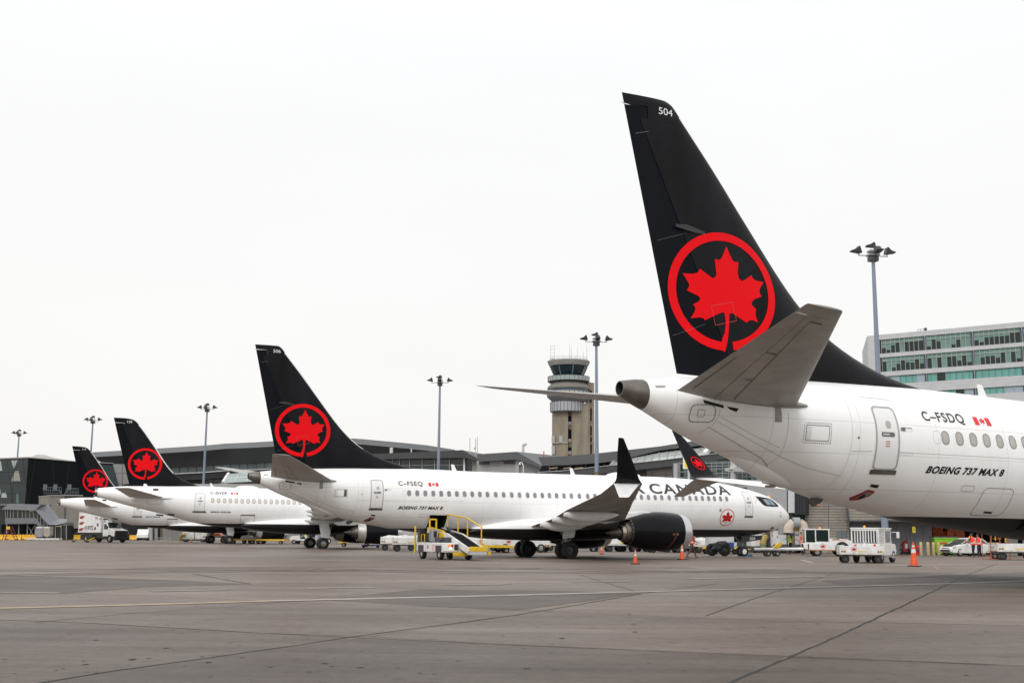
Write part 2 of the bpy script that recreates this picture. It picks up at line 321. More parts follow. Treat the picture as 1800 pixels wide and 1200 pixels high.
# tyre tracks and oil spots
M_track = mat('rubber_track', (.185, .153, .130), .8, col2=(.235, .197, .170), vscale=.7, spec=.12, stretch=(.25, 1.5, 1)); M_oil = mat('oil_spot', (.10, .085, .074), .6, var=.4, vscale=3, spec=.2)
b = MB()
for pts in ([(-50, 1004), (400, 1001), (900, 1008), (1500, 1003)], [(-50, 1014), (300, 1006), (800, 1000), (1300, 998)], [(200, 1000), (700, 996), (1100, 1004), (1840, 1012)]):
    g_ = [gp(*q) for q in pts]
    for off in (0, 1.9):
        P_ = []
        for i in range(len(g_) - 1): P_ += [g_[i].lerp(g_[i + 1], k / 6) + Vector((0, off, 0)) for k in range(6)]
        strip(b, P_, .26, .009, 0)
tag(b.build('tyre_track', M_track, smooth=0), kind='structure')
b = MB()
for k in range(70):
    p = gp(random.uniform(100, 1750), random.choice([random.uniform(985, 1030), random.uniform(1040, 1190)])); r = random.uniform(.015, .045)
    b.quad([(p.x + r * random.uniform(.7, 1.5) * math.cos(q), p.y + r * random.uniform(.7, 1.6) * math.sin(q), .0105) for q in [2 * math.pi * j / 10 for j in range(10)]])
tag(b.build('oil_stain', M_oil, smooth=0), kind='structure')
# ================================================================ airliners
def interp(tab, x):
    xs = [t[0] for t in tab]; ys = [t[1] for t in tab]; n = len(xs)
    x = min(max(x, xs[0]), xs[-1]); d = [(ys[i + 1] - ys[i]) / (xs[i + 1] - xs[i]) for i in range(n - 1)]
    def mm(k):
        if k == 0: return d[0]
        if k == n - 1: return d[-1]
        if d[k - 1] * d[k] <= 0: return 0
        a, b = xs[k] - xs[k - 1], xs[k + 1] - xs[k]; w1, w2 = 2 * b + a, b + 2 * a
        return (w1 + w2) / (w1 / d[k - 1] + w2 / d[k])
    k = 0
    while k < n - 2 and x > xs[k + 1]: k += 1
    h = xs[k + 1] - xs[k]; s = (x - xs[k]) / h
    return ys[k] * (1 + 2 * s) * (1 - s) ** 2 + mm(k) * h * s * (1 - s) ** 2 + ys[k + 1] * s * s * (3 - 2 * s) + mm(k + 1) * h * s * s * (s - 1)
SPEC_B = dict(
    top=[(0,2.69),(.06,2.98),(.3,3.2),(.93,3.66),(1.9,4.15),(3.15,4.5),(4.6,4.78),(6.5,5.06),(8.9,5.24),(11,5.31),(24,5.33),(28.5,5.40),(32,5.36),(34.6,5.27),(37,5.12),(38.05,5.0)],
    bot=[(0,2.69),(.06,2.42),(.32,2.2),(1.25,1.8),(2.25,1.56),(3.74,1.38),(6,1.3),(23,1.3),(25.4,1.36),(26.8,1.44),(28,1.54),(29.9,1.77),(31,1.96),(32,2.11),(33.5,2.5),(35,3.07),(36.8,3.71),(38.05,4.27)],
    wid=[(0,0.005),(.06,.28),(.3,.52),(.93,.88),(1.9,1.22),(3.15,1.52),(4.6,1.73),(6.2,1.86),(8,1.88),(25.5,1.88),(28,1.84),(30,1.74),(32,1.55),(34,1.27),(36,.92),(38.05,.37)],
    zm=[(0,2.69),(3,3.1),(6,3.42),(8,3.45),(26,3.45),(30,3.7),(34,4.2),(38.05,4.63)], end=38.05, zcut=1.80)
SPEC_A = dict(
    top=[(0,2.9),(.06,3.15),(.3,3.4),(1,3.9),(2,4.5),(3.2,4.95),(5,5.3),(7,5.42),(9,5.44),(26,5.44),(29.6,5.50),(32.7,5.44),(35.8,5.36),(37,5.27),(38.4,5.12)],
    bot=[(0,2.9),(.06,2.65),(.3,2.4),(1.2,2.1),(2.5,1.88),(4.5,1.74),(22.5,1.74),(25,1.78),(27,1.84),(29,2.03),(30.5,2.33),(32.5,2.88),(33.5,3.11),(35.4,3.55),(36.6,3.86),(38.4,4.36)],
    wid=[(0,.005),(.06,.25),(.3,.5),(1,.9),(2,1.25),(3.2,1.5),(5,1.7),(7,1.75),(25,1.75),(28,1.72),(30,1.63),(33,1.3),(36,.85),(38.4,.4)],
    zm=[(0,2.9),(3,3.4),(6,3.65),(26,3.65),(30,3.9),(34,4.35),(38.4,4.72)], end=38.4, zcut=2.17)
def sec(S, X): return [interp(S[k], X) for k in ('top', 'bot', 'wid', 'zm')]
def P3(X, y, z): return Vector((19.6 - X, -y, z))           # nose station, starboard offset, height -> aircraft axes
def skin(S, X, z, off=.006, side=1):
    t, b, wd, m = sec(S, X); hh = (t - m) if z > m else (m - b); q = max(-1, min(1, (z - m) / hh))
    y = wd * math.sqrt(max(0, 1 - q * q)); ny, nz_ = y / (wd * wd), (z - m) / (hh * hh); l = math.hypot(ny, nz_) or 1
    return P3(X, side * (y + off * ny / l), z + off * nz_ / l)
def paint_mat(name, zcut, white=(.90, .90, .895)):
    m = bpy.data.materials.new(name); m.use_nodes = True; n = m.node_tree; p = n.nodes['Principled BSDF']; lk = n.links.new
    t = n.nodes.new('ShaderNodeTexCoord'); s = n.nodes.new('ShaderNodeSeparateXYZ'); lk(t.outputs['Object'], s.inputs[0])
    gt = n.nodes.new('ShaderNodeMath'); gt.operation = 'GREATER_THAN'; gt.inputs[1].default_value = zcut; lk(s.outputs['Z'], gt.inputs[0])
    # skin joints: rings every 2.54 m, stringer laps at fixed heights
    d = n.nodes.new('ShaderNodeMath'); d.operation = 'DIVIDE'; d.inputs[1].default_value = 2.54; lk(s.outputs['X'], d.inputs[0])
    fr = n.nodes.new('ShaderNodeMath'); fr.operation = 'FRACT'; lk(d.outputs[0], fr.inputs[0])
    l1 = n.nodes.new('ShaderNodeMath'); l1.operation = 'LESS_THAN'; l1.inputs[1].default_value = .007; lk(fr.outputs[0], l1.inputs[0])
    acc = l1
    for z0 in (3.33, 4.15, 2.45):
        sb = n.nodes.new('ShaderNodeMath'); sb.operation = 'SUBTRACT'; sb.inputs[1].default_value = z0; lk(s.outputs['Z'], sb.inputs[0])
        ab = n.nodes.new('ShaderNodeMath'); ab.operation = 'ABSOLUTE'; lk(sb.outputs[0], ab.inputs[0])
        l2 = n.nodes.new('ShaderNodeMath'); l2.operation = 'LESS_THAN'; l2.inputs[1].default_value = .008; lk(ab.outputs[0], l2.inputs[0])
        mxm = n.nodes.new('ShaderNodeMath'); mxm.operation = 'MAXIMUM'; lk(acc.outputs[0], mxm.inputs[0]); lk(l2.outputs[0], mxm.inputs[1]); acc = mxm
    mp = n.nodes.new('ShaderNodeMapping'); mp.inputs['Scale'].default_value = (.9, 1.2, .35); lk(t.outputs['Object'], mp.inputs['Vector'])
    z = n.nodes.new('ShaderNodeTexNoise'); z.inputs['Scale'].default_value = 1.4; z.inputs['Detail'].default_value = 7; z.inputs['Roughness'].default_value = .65; lk(mp.outputs['Vector'], z.inputs['Vector'])
    r = n.nodes.new('ShaderNodeValToRGB'); r.color_ramp.elements[0].position = .3; r.color_ramp.elements[1].position = .62
    r.color_ramp.elements[0].color = (white[0] * .935, white[1] * .93, white[2] * .92, 1); r.color_ramp.elements[1].color = (*white, 1); lk(z.outputs['Fac'], r.inputs['Fac'])
    m1 = n.nodes.new('ShaderNodeMix'); m1.data_type = 'RGBA'; lk(r.outputs['Color'], m1.inputs['A']); m1.inputs['B'].default_value = (.45, .44, .43, 1)
    sc = n.nodes.new('ShaderNodeMath'); sc.operation = 'MULTIPLY'; sc.inputs[1].default_value = .45; lk(acc.outputs[0], sc.inputs[0]); lk(sc.outputs[0], m1.inputs['Factor'])
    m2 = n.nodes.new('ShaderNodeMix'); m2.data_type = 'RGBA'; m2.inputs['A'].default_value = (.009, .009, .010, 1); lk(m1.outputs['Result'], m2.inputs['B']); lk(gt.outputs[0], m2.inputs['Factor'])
    lk(m2.outputs['Result'], p.inputs['Base Color']); p.inputs['Roughness'].default_value = .36; p.inputs['Specular IOR Level'].default_value = .35
    b = n.nodes.new('ShaderNodeBump'); b.inputs['Strength'].default_value = .25; b.inputs['Distance'].default_value = .01; b.invert = True
    lk(acc.outputs[0], b.inputs['Height']); lk(b.outputs['Normal'], p.inputs['Normal'])
    return m
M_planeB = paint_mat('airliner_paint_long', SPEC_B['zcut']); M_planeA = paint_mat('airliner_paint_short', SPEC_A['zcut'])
M_fin = mat('charcoal_fin_paint', (.0095, .0100, .0120), .36, var=.5, vscale=.9, spec=.12, stretch=(1, 1, .35))
M_wing = mat('grey_wing_paint', (.30, .295, .28), .42, var=.28, vscale=1.3, stretch=(1, .3, 1))
M_wingtop = mat('pale_wing_sheen_paint', (.78, .78, .78), .4, var=.1)
M_fair = mat('pale_fairing_paint', (.74, .74, .73), .4, var=.15, vscale=2)
M_cone = mat('heat_stained_metal', (.20, .18, .16), .42, .75, var=.3, vscale=3)
M_cowl = mat('black_cowl_paint', (.006, .006, .0075), .22, spec=.16)
M_lip = mat('polished_inlet_lip', (.62, .62, .63), .28, .7, var=.08)
M_hot = mat('bare_exhaust_metal', (.26, .235, .205), .36, .85, var=.35, vscale=5)
M_pane = mat('cabin_window_pane', (.24, .245, .27), .12, var=.3, vscale=1.7)
M_paneB = mat('shaded_cabin_window_pane', (.44, .42, .38), .15, var=.12, vscale=2)
M_paneC = mat('cream_window_shade', (.62, .58, .53), .3)
M_rim = mat('window_rim', (.5, .5, .5), .4)
M_rimd = mat('dark_window_rim', (.17, .17, .18), .4)
M_text = mat('charcoal_lettering', (.035, .037, .042), .45)
M_textw = mat('white_lettering', (.8, .8, .8), .5)
M_doorline = mat('grey_door_frame', (.36, .37, .37), .45)
M_line = mat('dark_seam', (.14, .135, .13), .6)
M_flagred = mat('flag_red', (.72, .015, .03), .45)
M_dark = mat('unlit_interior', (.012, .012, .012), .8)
def foil(n=14):
    """half thickness 0..1 against chord fraction, closed tail"""
    return [(u, 2.98 * (.2969 * math.sqrt(u) - .126 * u - .3516 * u * u + .2843 * u ** 3 - .1036 * u ** 4) / .149) for u in [(.5 - .5 * math.cos(math.pi * i / n)) for i in range(n + 1)]]
def foil_at(u):
    u = min(1, max(0, u)); return (.2969 * math.sqrt(u) - .126 * u - .3516 * u * u + .2843 * u ** 3 - .1036 * u ** 4) / .1501
def surface(b, secs, u0=0., u1=1., n=16, m=0, top=None):
    """lifting surface through sections (fn(u, s) -> point); s = -1..1 half thickness sign"""
    us = [u0 + (u1 - u0) * (.5 - .5 * math.cos(math.pi * i / n)) for i in range(n + 1)]
    rings = []; f0 = len(b.f)
    for f in secs: rings.append([f(u, 1) for u in us] + [f(u, -1) for u in us[::-1]])
    b.loft(rings, m)
    if top is not None:
        k = 2 * n + 2
        for j in range(len(secs) - 1):
            for i in range(n): b.m[f0 + j * k + i] = top
    return b
def wing_sec(y, xl, xt, z, tc, tw=0., side=1):
    c = xt - xl
    def f(u, s):
        a = foil_at(u) * tc * c * .5 * (1.15 if s > 0 else .85)
        return P3(xl + u * c, side * y, z + s * a - tw * (u - .3) * c)
    return f
def rrect(x0, x1, z0, z1, r, n=5):
    pts = []
    for cx, cz, a in ((x1 - r, z1 - r, 0), (x0 + r, z1 - r, 90), (x0 + r, z0 + r, 180), (x1 - r, z0 + r, 270)):
        for i in range(n + 1):
            q = math.radians(a + 90 * i / n); pts.append((cx + r * math.cos(q), cz + r * math.sin(q)))
    return pts
def ring_polys(outer, inner): n = len(outer); return [[outer[i], outer[(i + 1) % n], inner[(i + 1) % n], inner[i]] for i in range(n)]

def airliner(S, pose, label, paint, reg, model, finno, dz=0., opened=False, pane=None, nwin=42, is_b=True, full=True, wdx=0., wdz=0.):
    x, y, hd, pt = pose
    R = thing('airliner', label, 'airliner', (x, y, dz), 0, 'airliners parked at the gates'); R.rotation_euler = (0, -pt, hd)
    # ---- fuselage
    st = [0, .02, .06, .12, .2, .3, .45, .65] + [.93 + .3 * i for i in range(24)] + [8.5 + i * 1.25 for i in range(14)] + [25.5 + .35 * i for i in range(36)]
    st = [s for s in st if s < S['end'] - .1] + [S['end']]
    b = MB(); N = 96; rings = []
    for X in st:
        t, bo, wd, m = sec(S, X)
        rings.append([P3(X, wd * math.sin(2 * math.pi * k / N), m + ((t - m) if math.cos(2 * math.pi * k / N) >= 0 else (m - bo)) * math.cos(2 * math.pi * k / N)) for k in range(N)])
    b.loft(rings); fu = b.build('fuselage', [paint, M_dark], R, smooth=60)
    if opened:     # the aft hold door stands open: a real hole into a dark hold
        c = MB(); c.bx(19.6 - 28.08, 19.6 - 26.98, -2.4, -.35, 1.72, 2.58, 0); ct = c.build('cut', [M_dark]); ct.data.materials.clear(); ct.data.materials.append(M_dark); ct.parent = R; bpy.context.view_layer.update()
        mo = fu.modifiers.new('hold', 'BOOLEAN'); mo.operation = 'DIFFERENCE'; mo.solver = 'EXACT'; mo.object = ct; mo.material_mode = 'TRANSFER'
        dg = bpy.context.evaluated_depsgraph_get(); me = bpy.data.meshes.new_from_object(fu.evaluated_get(dg)); fu.modifiers.clear(); fu.data = me; bpy.data.objects.remove(ct)
    # belly fairing
    b = MB(); rings = []
    xa, xb, wmax, zb, zt = (12.2, 25.6, 2.12, 1.06, 2.75) if is_b else (12.5, 26.0, 2.0, 1.28, 2.9)
    for i in range(29):
        u = i / 28; X = xa + (xb - xa) * u; k = math.sin(math.pi * min(1, max(0, u))) ** .55 if 0 < u < 1 else 0
        t0, b0, w0, m0 = sec(S, X); wv = 1.2 + (wmax - 1.2) * k; z0 = b0 + .12 + (zb - b0 - .12) * k; z1 = b0 + .25 + (zt - b0 - .25) * k; zc = (z0 + z1) / 2
        rings.append([P3(X, wv * math.copysign(abs(math.sin(a)) ** .72, math.sin(a)), zc + (z1 - z0) / 2 * math.copysign(abs(math.cos(a)) ** .8, math.cos(a))) for a in [2 * math.pi * q / 40 for q in range(40)]])
    b.loft(rings); b.build('belly_fairing', paint, R, smooth=60)
    # ---- tail cone
    b = MB()
    if is_b:
        r0 = []
        for X, rr, zc in ((38.04, .365, 4.635), (38.06, .37, 4.637), (38.3, .315, 4.68), (38.55, .235, 4.72), (38.7, .185, 4.745), (38.7, .16, 4.745), (38.35, .14, 4.72)):
            r0.append([P3(X, rr * math.sin(2 * math.pi * k / 32), zc + rr * math.cos(2 * math.pi * k / 32)) for k in range(32)])
        b.loft(r0[:6], 0, True, False); b.loft(r0[5:], 1, False, True); b.build('tail_cone', [M_cone, M_dark], R, smooth=50)
    else:
        r0 = []
        for X, rr in ((38.39, .37), (38.62, .33), (38.62, .27), (38.3, .25)): r0.append([P3(X + (.12 if (a := 2 * math.pi * k / 32) and abs(a - math.pi) < .5 and X > 38.5 else 0), rr * math.sin(2 * math.pi * k / 32), 4.73 + rr * math.cos(2 * math.pi * k / 32)) for k in range(32)])
        b.loft(r0[:3], 0, True, False); b.loft(r0[2:], 1, False, True)
        b.lathe([(-19.0, .16), (-18.85, .19), (-18.7, .2)], (0, 0, 4.73), 'x', 20, 0, True); b.build('tail_cone', [M_hot, M_dark], R, smooth=50)
    # ---- fin and rudder
    if is_b:
        LE = [(5.30, 28.0), (5.414, 28.43), (5.48, 28.85), (5.78, 30.11), (6.27, 31.36), (6.72, 32.17), (7.29, 32.85), (7.71, 33.27), (9.42, 34.68), (10.76, 35.74), (11.5, 36.36), (12.0, 36.78), (12.2, 36.945), (12.29, 37.03), (12.35, 37.11), (12.395, 37.23)]
        zt, TE, HG, lem, ztop, tabz = 12.395, lambda z: 36.97 + .2262 * (z - 5.2), lambda z: 35.28 + .4345 * (z - 5.29), lambda z: 37.06 - .836 * (12.34 - z), 12.12, 11.78
        zb0 = 5.0
    else:
        LE = [(5.40, 29.2), (5.5, 29.6), (5.6, 29.95), (5.84, 30.72), (6.18, 31.44), (6.53, 31.9), (6.93, 32.32), (9.08, 33.87), (10.98, 35.36), (11.2, 35.6), (11.33, 35.85), (11.4, 36.25), (11.425, 36.6)]
        zt, TE, HG, lem, ztop, tabz = 11.425, lambda z: 35.73 + .284 * (z - 5.3), lambda z: 34.0 + .505 * (z - 5.4), lambda z: 35.36 - .76 * (10.98 - z), 11.0, 10.9
        zb0 = 5.15
    GAP = .014 if is_b else .004
    def fin_t(X, z):
        le = interp(LE, z); te = TE(z); c = te - lem(z); T = .105 * c * (1 if z < zt - .06 else .55)
        u = (X - le) / (te - le); return max(.004, T * foil_at(u)) if u < .999 else .004
    def fin_ring(z, a, e, n=18):
        le, te = interp(LE, z), TE(z); X0 = le if a is None else a; X1 = te if e is None else e
        us = [(.5 - .5 * math.cos(math.pi * i / n)) for i in range(n + 1)]
        Xs = [X0 + (X1 - X0) * (u ** 1.0) for u in us]
        return [P3(X, fin_t(X, z) if X > le + 1e-6 else 0.0, z) for X in Xs] + [P3(X, -fin_t(X, z) if X > le + 1e-6 else 0.0, z) for X in Xs[::-1]]
    zs = [zb0] + [5.3 + .07 * i for i in range(8)] + [5.9 + .2 * i for i in range(60)]
    b = MB(); b.loft([fin_ring(z, None, HG(z) - GAP) for z in zs if z < tabz] + [fin_ring(tabz, None, HG(tabz) - GAP)])
    b.loft([fin_ring(z, None, (HG(tabz) - .25 if z < ztop else TE(z))) for z in (tabz + .003, ztop - .001)])
    b.loft([fin_ring(z, None, None) for z in ([ztop] + [z_ for z_ in (12.2, 12.3, 12.36, 12.38, 12.395) if z_ > ztop and is_b] + ([11.1, 11.2, 11.3, 11.36, 11.4, 11.425] if not is_b else []))])
    fn = b.build('tail_fin', M_fin, R, smooth=50)
    b = MB(); b.loft([fin_ring(z, HG(z) + GAP * .7, None, 10) for z in [5.24 if is_b else 5.42] + [z for z in zs if 5.5 < z < tabz - .02] + [tabz - .02]])
    b.loft([fin_ring(z, HG(tabz) - .22, None, 10) for z in (tabz - .019, ztop - .03)]); b.build('rudder', mat('sheen_toned_rudder_paint', (.0045, .0062, .0095), .4, var=.4, vscale=.8, spec=.09, stretch=(1, 1, .4)), R, smooth=50)  # rudder darker and bluer than the fin: sheen difference put into colour
    b = MB(); b.loft([[P3(X, sg * (fin_t(max(X, interp(LE, z) + .004), z) + .005) if X > interp(LE, z) - .001 else 0, z) for X, sg in [(interp(LE, z) - .012, 1)] + [(interp(LE, z) + d_, 1) for d_ in (.01, .04, .10)] + [(interp(LE, z) + d_, -1) for d_ in (.10, .04, .01)]] for z in ([6.5 + .25 * i for i in range(23)] if is_b else [6.6 + .25 * i for i in range(18)])]); b.build('leading_edge', mat('polished_leading_edge', (.75, .75, .75), .3, .3), R, smooth=60)
    if is_b:
        b = MB(); b.prism([(0, .02), (.35, .07), (.95, -.03), (1.0, -.09), (.6, -.1), (0, -.05)], 'y', -.03, .03); b.build('rudder_actuator_fairing', M_blackpaint, R, P3(37.1, fin_t(36.7, 9.05) + .02, 9.05)).rotation_euler = (0, .05, 0)
        for dd in (0,): b = MB(); b.tube([P3(TE(12.1 - dd * 3) - .02, 0, 12.1 - dd * 3), P3(TE(12.1) + .09, 0, 12.14 - dd * 3)], .006, 5); b.build('static_wick', M_line, R)
    lc, rl = ((35.628, 7.42), 1.625) if is_b else ((34.54, 7.33), 1.46)
    bm = roundel_bm(rl); cut_bm(bm, .25, .25)
    bm_obj(bm, 'roundel', M_logo, R, lambda u, v: P3(lc[0] - u, fin_t(lc[0] - u, lc[1] + v) + .012, lc[1] + v))
    if is_b:      # thin pale outline of a panel across the emblem, dotted rib lines on the rudder
        M_pal = mat('pale_pink_outline', (.52, .06, .06), .6); q4_ = [(36.01, 7.05), (35.39, 7.20), (35.26, 6.72), (35.89, 6.55)]; b = MB(); on = lambda X, z: P3(X, fin_t(X, z) + .016, z)
        for (xa_, za_), (xb_, zb_) in zip(q4_, q4_[1:] + q4_[:1]):
            nx_, nz_ = (.0, .006) if abs(xa_ - xb_) > abs(za_ - zb_) else (.006, 0); b.quad([on(xa_ - nx_, za_ - nz_), on(xa_ + nx_, za_ + nz_), on(xb_ + nx_, zb_ + nz_), on(xb_ - nx_, zb_ - nz_)])
        b.build('panel_outline', M_pal, R, smooth=0)
        for (xa_, za_), (xb_, zb_) in (((37.55, 8.62), (36.85, 8.85)), ((37.1, 6.2), (36.2, 6.55)), ((38.2, 11.35), (37.85, 11.45))):
            b = MB()
            for k in range(20): X, z = xa_ + (xb_ - xa_) * k / 19, za_ + (zb_ - za_) * k / 19; b.quad([on(X - .008, z - .006), on(X + .008, z - .006), on(X + .008, z + .006), on(X - .008, z + .006)])
            b.quad([on(xa_, za_ - .0015), on(xb_, zb_ - .0015), on(xb_, zb_ + .0015), on(xa_, za_ + .0015)])
            b.build('rivet_row', mat('pale_rivets', (.16, .165, .17), .5), R, smooth=0)
    tx, tz, tw, th = (37.54, 11.97, .44, .19) if is_b else (36.3, 11.0, .42, .2)
    lettering(finno, 'fleet_number', M_textw, R, lambda u, v: P3(tx - u, fin_t(tx - u, tz + v) + .008, tz + v), tw, th)
    # ---- tailplanes
    for sd in (1, -1):
        if is_b: a0, a1 = dict(y=.45, xl=33.6, xt=37.5, z=4.62), dict(y=7.15, xl=38.2, xt=39.15, z=5.56)
        else: a0, a1 = dict(y=.7, xl=32.45, xt=35.6, z=4.3), dict(y=6.0, xl=35.8, xt=37.1, z=4.97)
        def ss(k, e=0.):
            q = {j: a0[j] + (a1[j] - a0[j]) * k for j in a0}; return wing_sec(q['y'] + e, q['xl'], q['xt'], q['z'] - (.035 * (q['xt'] - q['xl']) if is_b else 0), (.135 - .035 * k) if is_b else .1, -.05 if is_b else 0, sd)
        ks = [0, .25, .5, .75, .94]
        tipf = []
        for e, sh in ((0, 1), (.05, .93), (.08, .75)):
            xl = a1['xl'] + (1 - sh) * .9; tipf.append(wing_sec(a1['y'] + e, xl, a1['xt'], a1['z'] + e * .14 - (.035 * (a1['xt'] - xl) if is_b else 0), .1 * sh, -.05 if is_b else 0, sd))
        MT = mat('grey_tailplane_paint', (.40, .39, .365), .42, var=.22, vscale=1.3) if is_b else mat('pale_tailplane_paint', (.50, .485, .46), .42, var=.2, vscale=1.3); b = MB(); surface(b, [ss(k) for k in ks], 0, .70); surface(b, [ss(.942), ss(1)] + tipf, 0, 1); b.build('tailplane', MT, R, smooth=50)
        b = MB(); surface(b, [ss(k) for k in [.06, .25, .5, .75, .935]], .708, 1, 8); b.build('elevator', MT, R, smooth=50)
        if is_b and sd > 0:
            def under(u, k, off=.012): f_ = ss(k); return f_(u, -1) + Vector((0, 0, -off))
            for ua, ub, ka, kb in ((.56, .56, .1, .9), (.64, .56, .33, .33), (.70, .56, .6, .6), (.3, .56, .9, .9), (.92, .92, .12, .5)):
                b = MB(); pts_ = [(ua + (ub - ua) * i / 12, ka + (kb - ka) * i / 12) for i in range(13)]; du, dk = (.004, 0) if ua == ub else (0, .0035)
                for (u0, k0), (u1, k1) in zip(pts_, pts_[1:]): b.quad([under(u0 - du, k0 - dk), under(u0 + du, k0 + dk), under(u1 + du, k1 + dk), under(u1 - du, k1 - dk)])
                b.build('panel_line', M_line, R, smooth=0)
        # root fairing
        b = MB(); X0, X1, zc, yr = (33.85, 36.6, 4.5, 1.0) if is_b else (32.0, 35.2, 4.32, 1.2)
        r0 = []
        for i in range(13):
            u = i / 12; rr = (.27 if is_b else .36) * math.sin(math.pi * min(1, .02 + u * .98)) ** (.5 if is_b else .7) * (1 - .45 * u); X = X0 + (X1 - X0) * u; yy = sec(S, X)[2] * .96
            r0.append([P3(X, sd * (yy + rr * .75 * math.cos(q)), zc + .08 * u + rr * .55 * math.sin(q)) for q in [2 * math.pi * k / 16 for k in range(16)]])
        b.loft(r0); b.build('tailplane_fairing', M_wing if is_b else M_fair, R, smooth=60)
    # ---- wings
    for sd in (1, -1):
        if is_b: W = [(1.2, 13.0, 21.6, 2.02, .13), (2.0, 13.75, 21.5, 2.08, .13), (4.9, 16.45, 21.75, 2.40, .12), (5.9, 17.0, 21.9, 2.52, .115), (8.5, 18.35, 22.55, 2.84, .11), (11, 19.7, 22.99, 3.13, .105), (14, 21.25, 23.5, 3.48, .1), (16.3, 22.42, 24.2, 3.80, .1), (16.8, 22.7, 24.38, 3.86, .085)]
        if is_b: W = [(a_, b_ + wdx * max(0, a_ - 5) / 11.5, c_ + wdx * max(0, a_ - 5) / 11.5, d_ + wdz * max(0, a_ - 5) / 11.5, e_) for a_, b_, c_, d_, e_ in W]
        else: W = [(1.2, 12.9, 20.0, 2.3, .13), (2.0, 13.6, 19.95, 2.4, .13), (5.2, 16.1, 20.2, 2.98, .12), (9.5, 18.4, 21.1, 3.6, .11), (14, 20.8, 22.6, 4.1, .1), (16.8, 22.2, 23.5, 4.4, .1)]
        b = MB(); surface(b, [wing_sec(*q, .02, sd) for q in W], 0, 1, 18, 0, 1); b.build('wing', [M_wing if is_b else mat('pale_wing_underside', (.52, .51, .49), .42, var=.15), M_wingtop], R, smooth=50)  # wing tops paler: their wet-looking reflection is put into the colour
        # winglet: upper blade black outside, lower blade pale
        y0, xl, xt, z0 = W[-1][:4]
        def blade(lst, nm, mm):
            b = MB(); rg = []
            for yy, zz, l, t_, th in lst:
                c = t_ - l; ang = math.atan2(lst[-1][1] - lst[0][1], lst[-1][0] - lst[0][0]); ny, nz2 = math.sin(ang), -math.cos(ang)
                us = [(.5 - .5 * math.cos(math.pi * i / 10)) for i in range(11)]
                rg.append([P3(l + u * c, sd * (yy + ny * th * c * foil_at(u)), zz + nz2 * th * c * foil_at(u)) for u in us] + [P3(l + u * c, sd * (yy - ny * th * c * foil_at(u)), zz - nz2 * th * c * foil_at(u)) for u in us[::-1]])
            b.loft(rg); return b.build(nm, mm, R, smooth=50)
        if is_b:
            blade([(y0 - .02, z0, xl + .02, xt, .05), (y0 + .18, z0 + .07, xl + .2, xt + .01, .05), (y0 + .35, z0 + .24, xl + .42, xt + .04, .045), (y0 + .54, z0 + .7, xl + .72, xt + .11, .045), (y0 + .83, z0 + 1.4, xl + 1.22, xt + .26, .045), (y0 + 1.14, z0 + 2.1, xl + 1.74, xt + .38, .04), (y0 + 1.16, z0 + 2.15, xl + 1.82, xt + .38, .03)], 'upper_winglet', M_fin)
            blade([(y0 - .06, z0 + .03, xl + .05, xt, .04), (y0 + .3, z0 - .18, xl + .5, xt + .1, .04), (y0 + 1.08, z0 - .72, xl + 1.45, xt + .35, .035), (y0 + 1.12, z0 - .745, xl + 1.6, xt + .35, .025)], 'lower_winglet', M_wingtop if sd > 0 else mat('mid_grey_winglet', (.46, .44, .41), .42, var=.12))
            # roundel on the inner face
            if sd < 0:
                def fw(u, v):
                    k = v + .68; yy = y0 + .53 + (k - .68) * .41 - .055; return P3(xl + 1.19 - u + (k - .68) * .5, sd * (yy - .012), z0 + k)
                flat_roundel(.3, R, lambda u, v: fw(-u, v) if False else fw(u, v), thin=.8)
        else: blade([(y0, z0, xl, xt, .05), (y0 + .35, z0 + .4, xl + .6, xt + .1, .045), (y0 + .7, z0 + 1.6, xl + 1.4, xt + .5, .04)], 'upper_winglet', M_fin)
        # flap track fairings
        for yy, xt_, zz, ln in (((8.6, 22.5, 2.78, 3.6), (6.5, 22.12, 2.52, 3.4), (4.4, 21.83, 2.24, 3.3)) if is_b else ((8.2, 21.0, 3.52, 3.2), (5.8, 20.5, 3.2, 3.2), (3.4, 20.3, 2.75, 3.2))):
            b = MB(); rg = []
            for i in range(12):
                u = i / 11; X = xt_ + .25 - ln * u; rr = .33 * math.sin(math.pi * (.06 + .94 * u)) ** .65 if u < 1 else .02
                zc = zz - .19 - .10 * math.sin(math.pi * u) + .03 * u
                rg.append([P3(X, sd * (yy + rr * .8 * math.cos(q)), zc + rr * 1.0 * math.sin(q)) for q in [2 * math.pi * k / 16 for k in range(16)]])
            b.loft(rg); b.build('flap_track_fairing', M_fair, R, smooth=60)
        # ---- engine
        ey, ez = (4.83, 1.66) if is_b else (5.05, 1.52); ny = sd * ey
        o = P3(0, ny, ez)
        E = thing('engine', None, None); E.parent = R
        for kk in ('label', 'category'):
            if kk in E: del E[kk]
        def lth(prof, nm, mm, n=40, dz_=0., flat=0.):
            b = MB(); rg = []
            for X, rr in prof:
                rg.append([P3(X, ny + rr * math.sin(2 * math.pi * k / n), ez + dz_ + (rr * math.cos(2 * math.pi * k / n)) * (1 - flat if math.cos(2 * math.pi * k / n) < 0 else 1)) for k in range(n)])
            b.loft(rg, 0, False, False); return b.build(nm, mm, E, smooth=60)
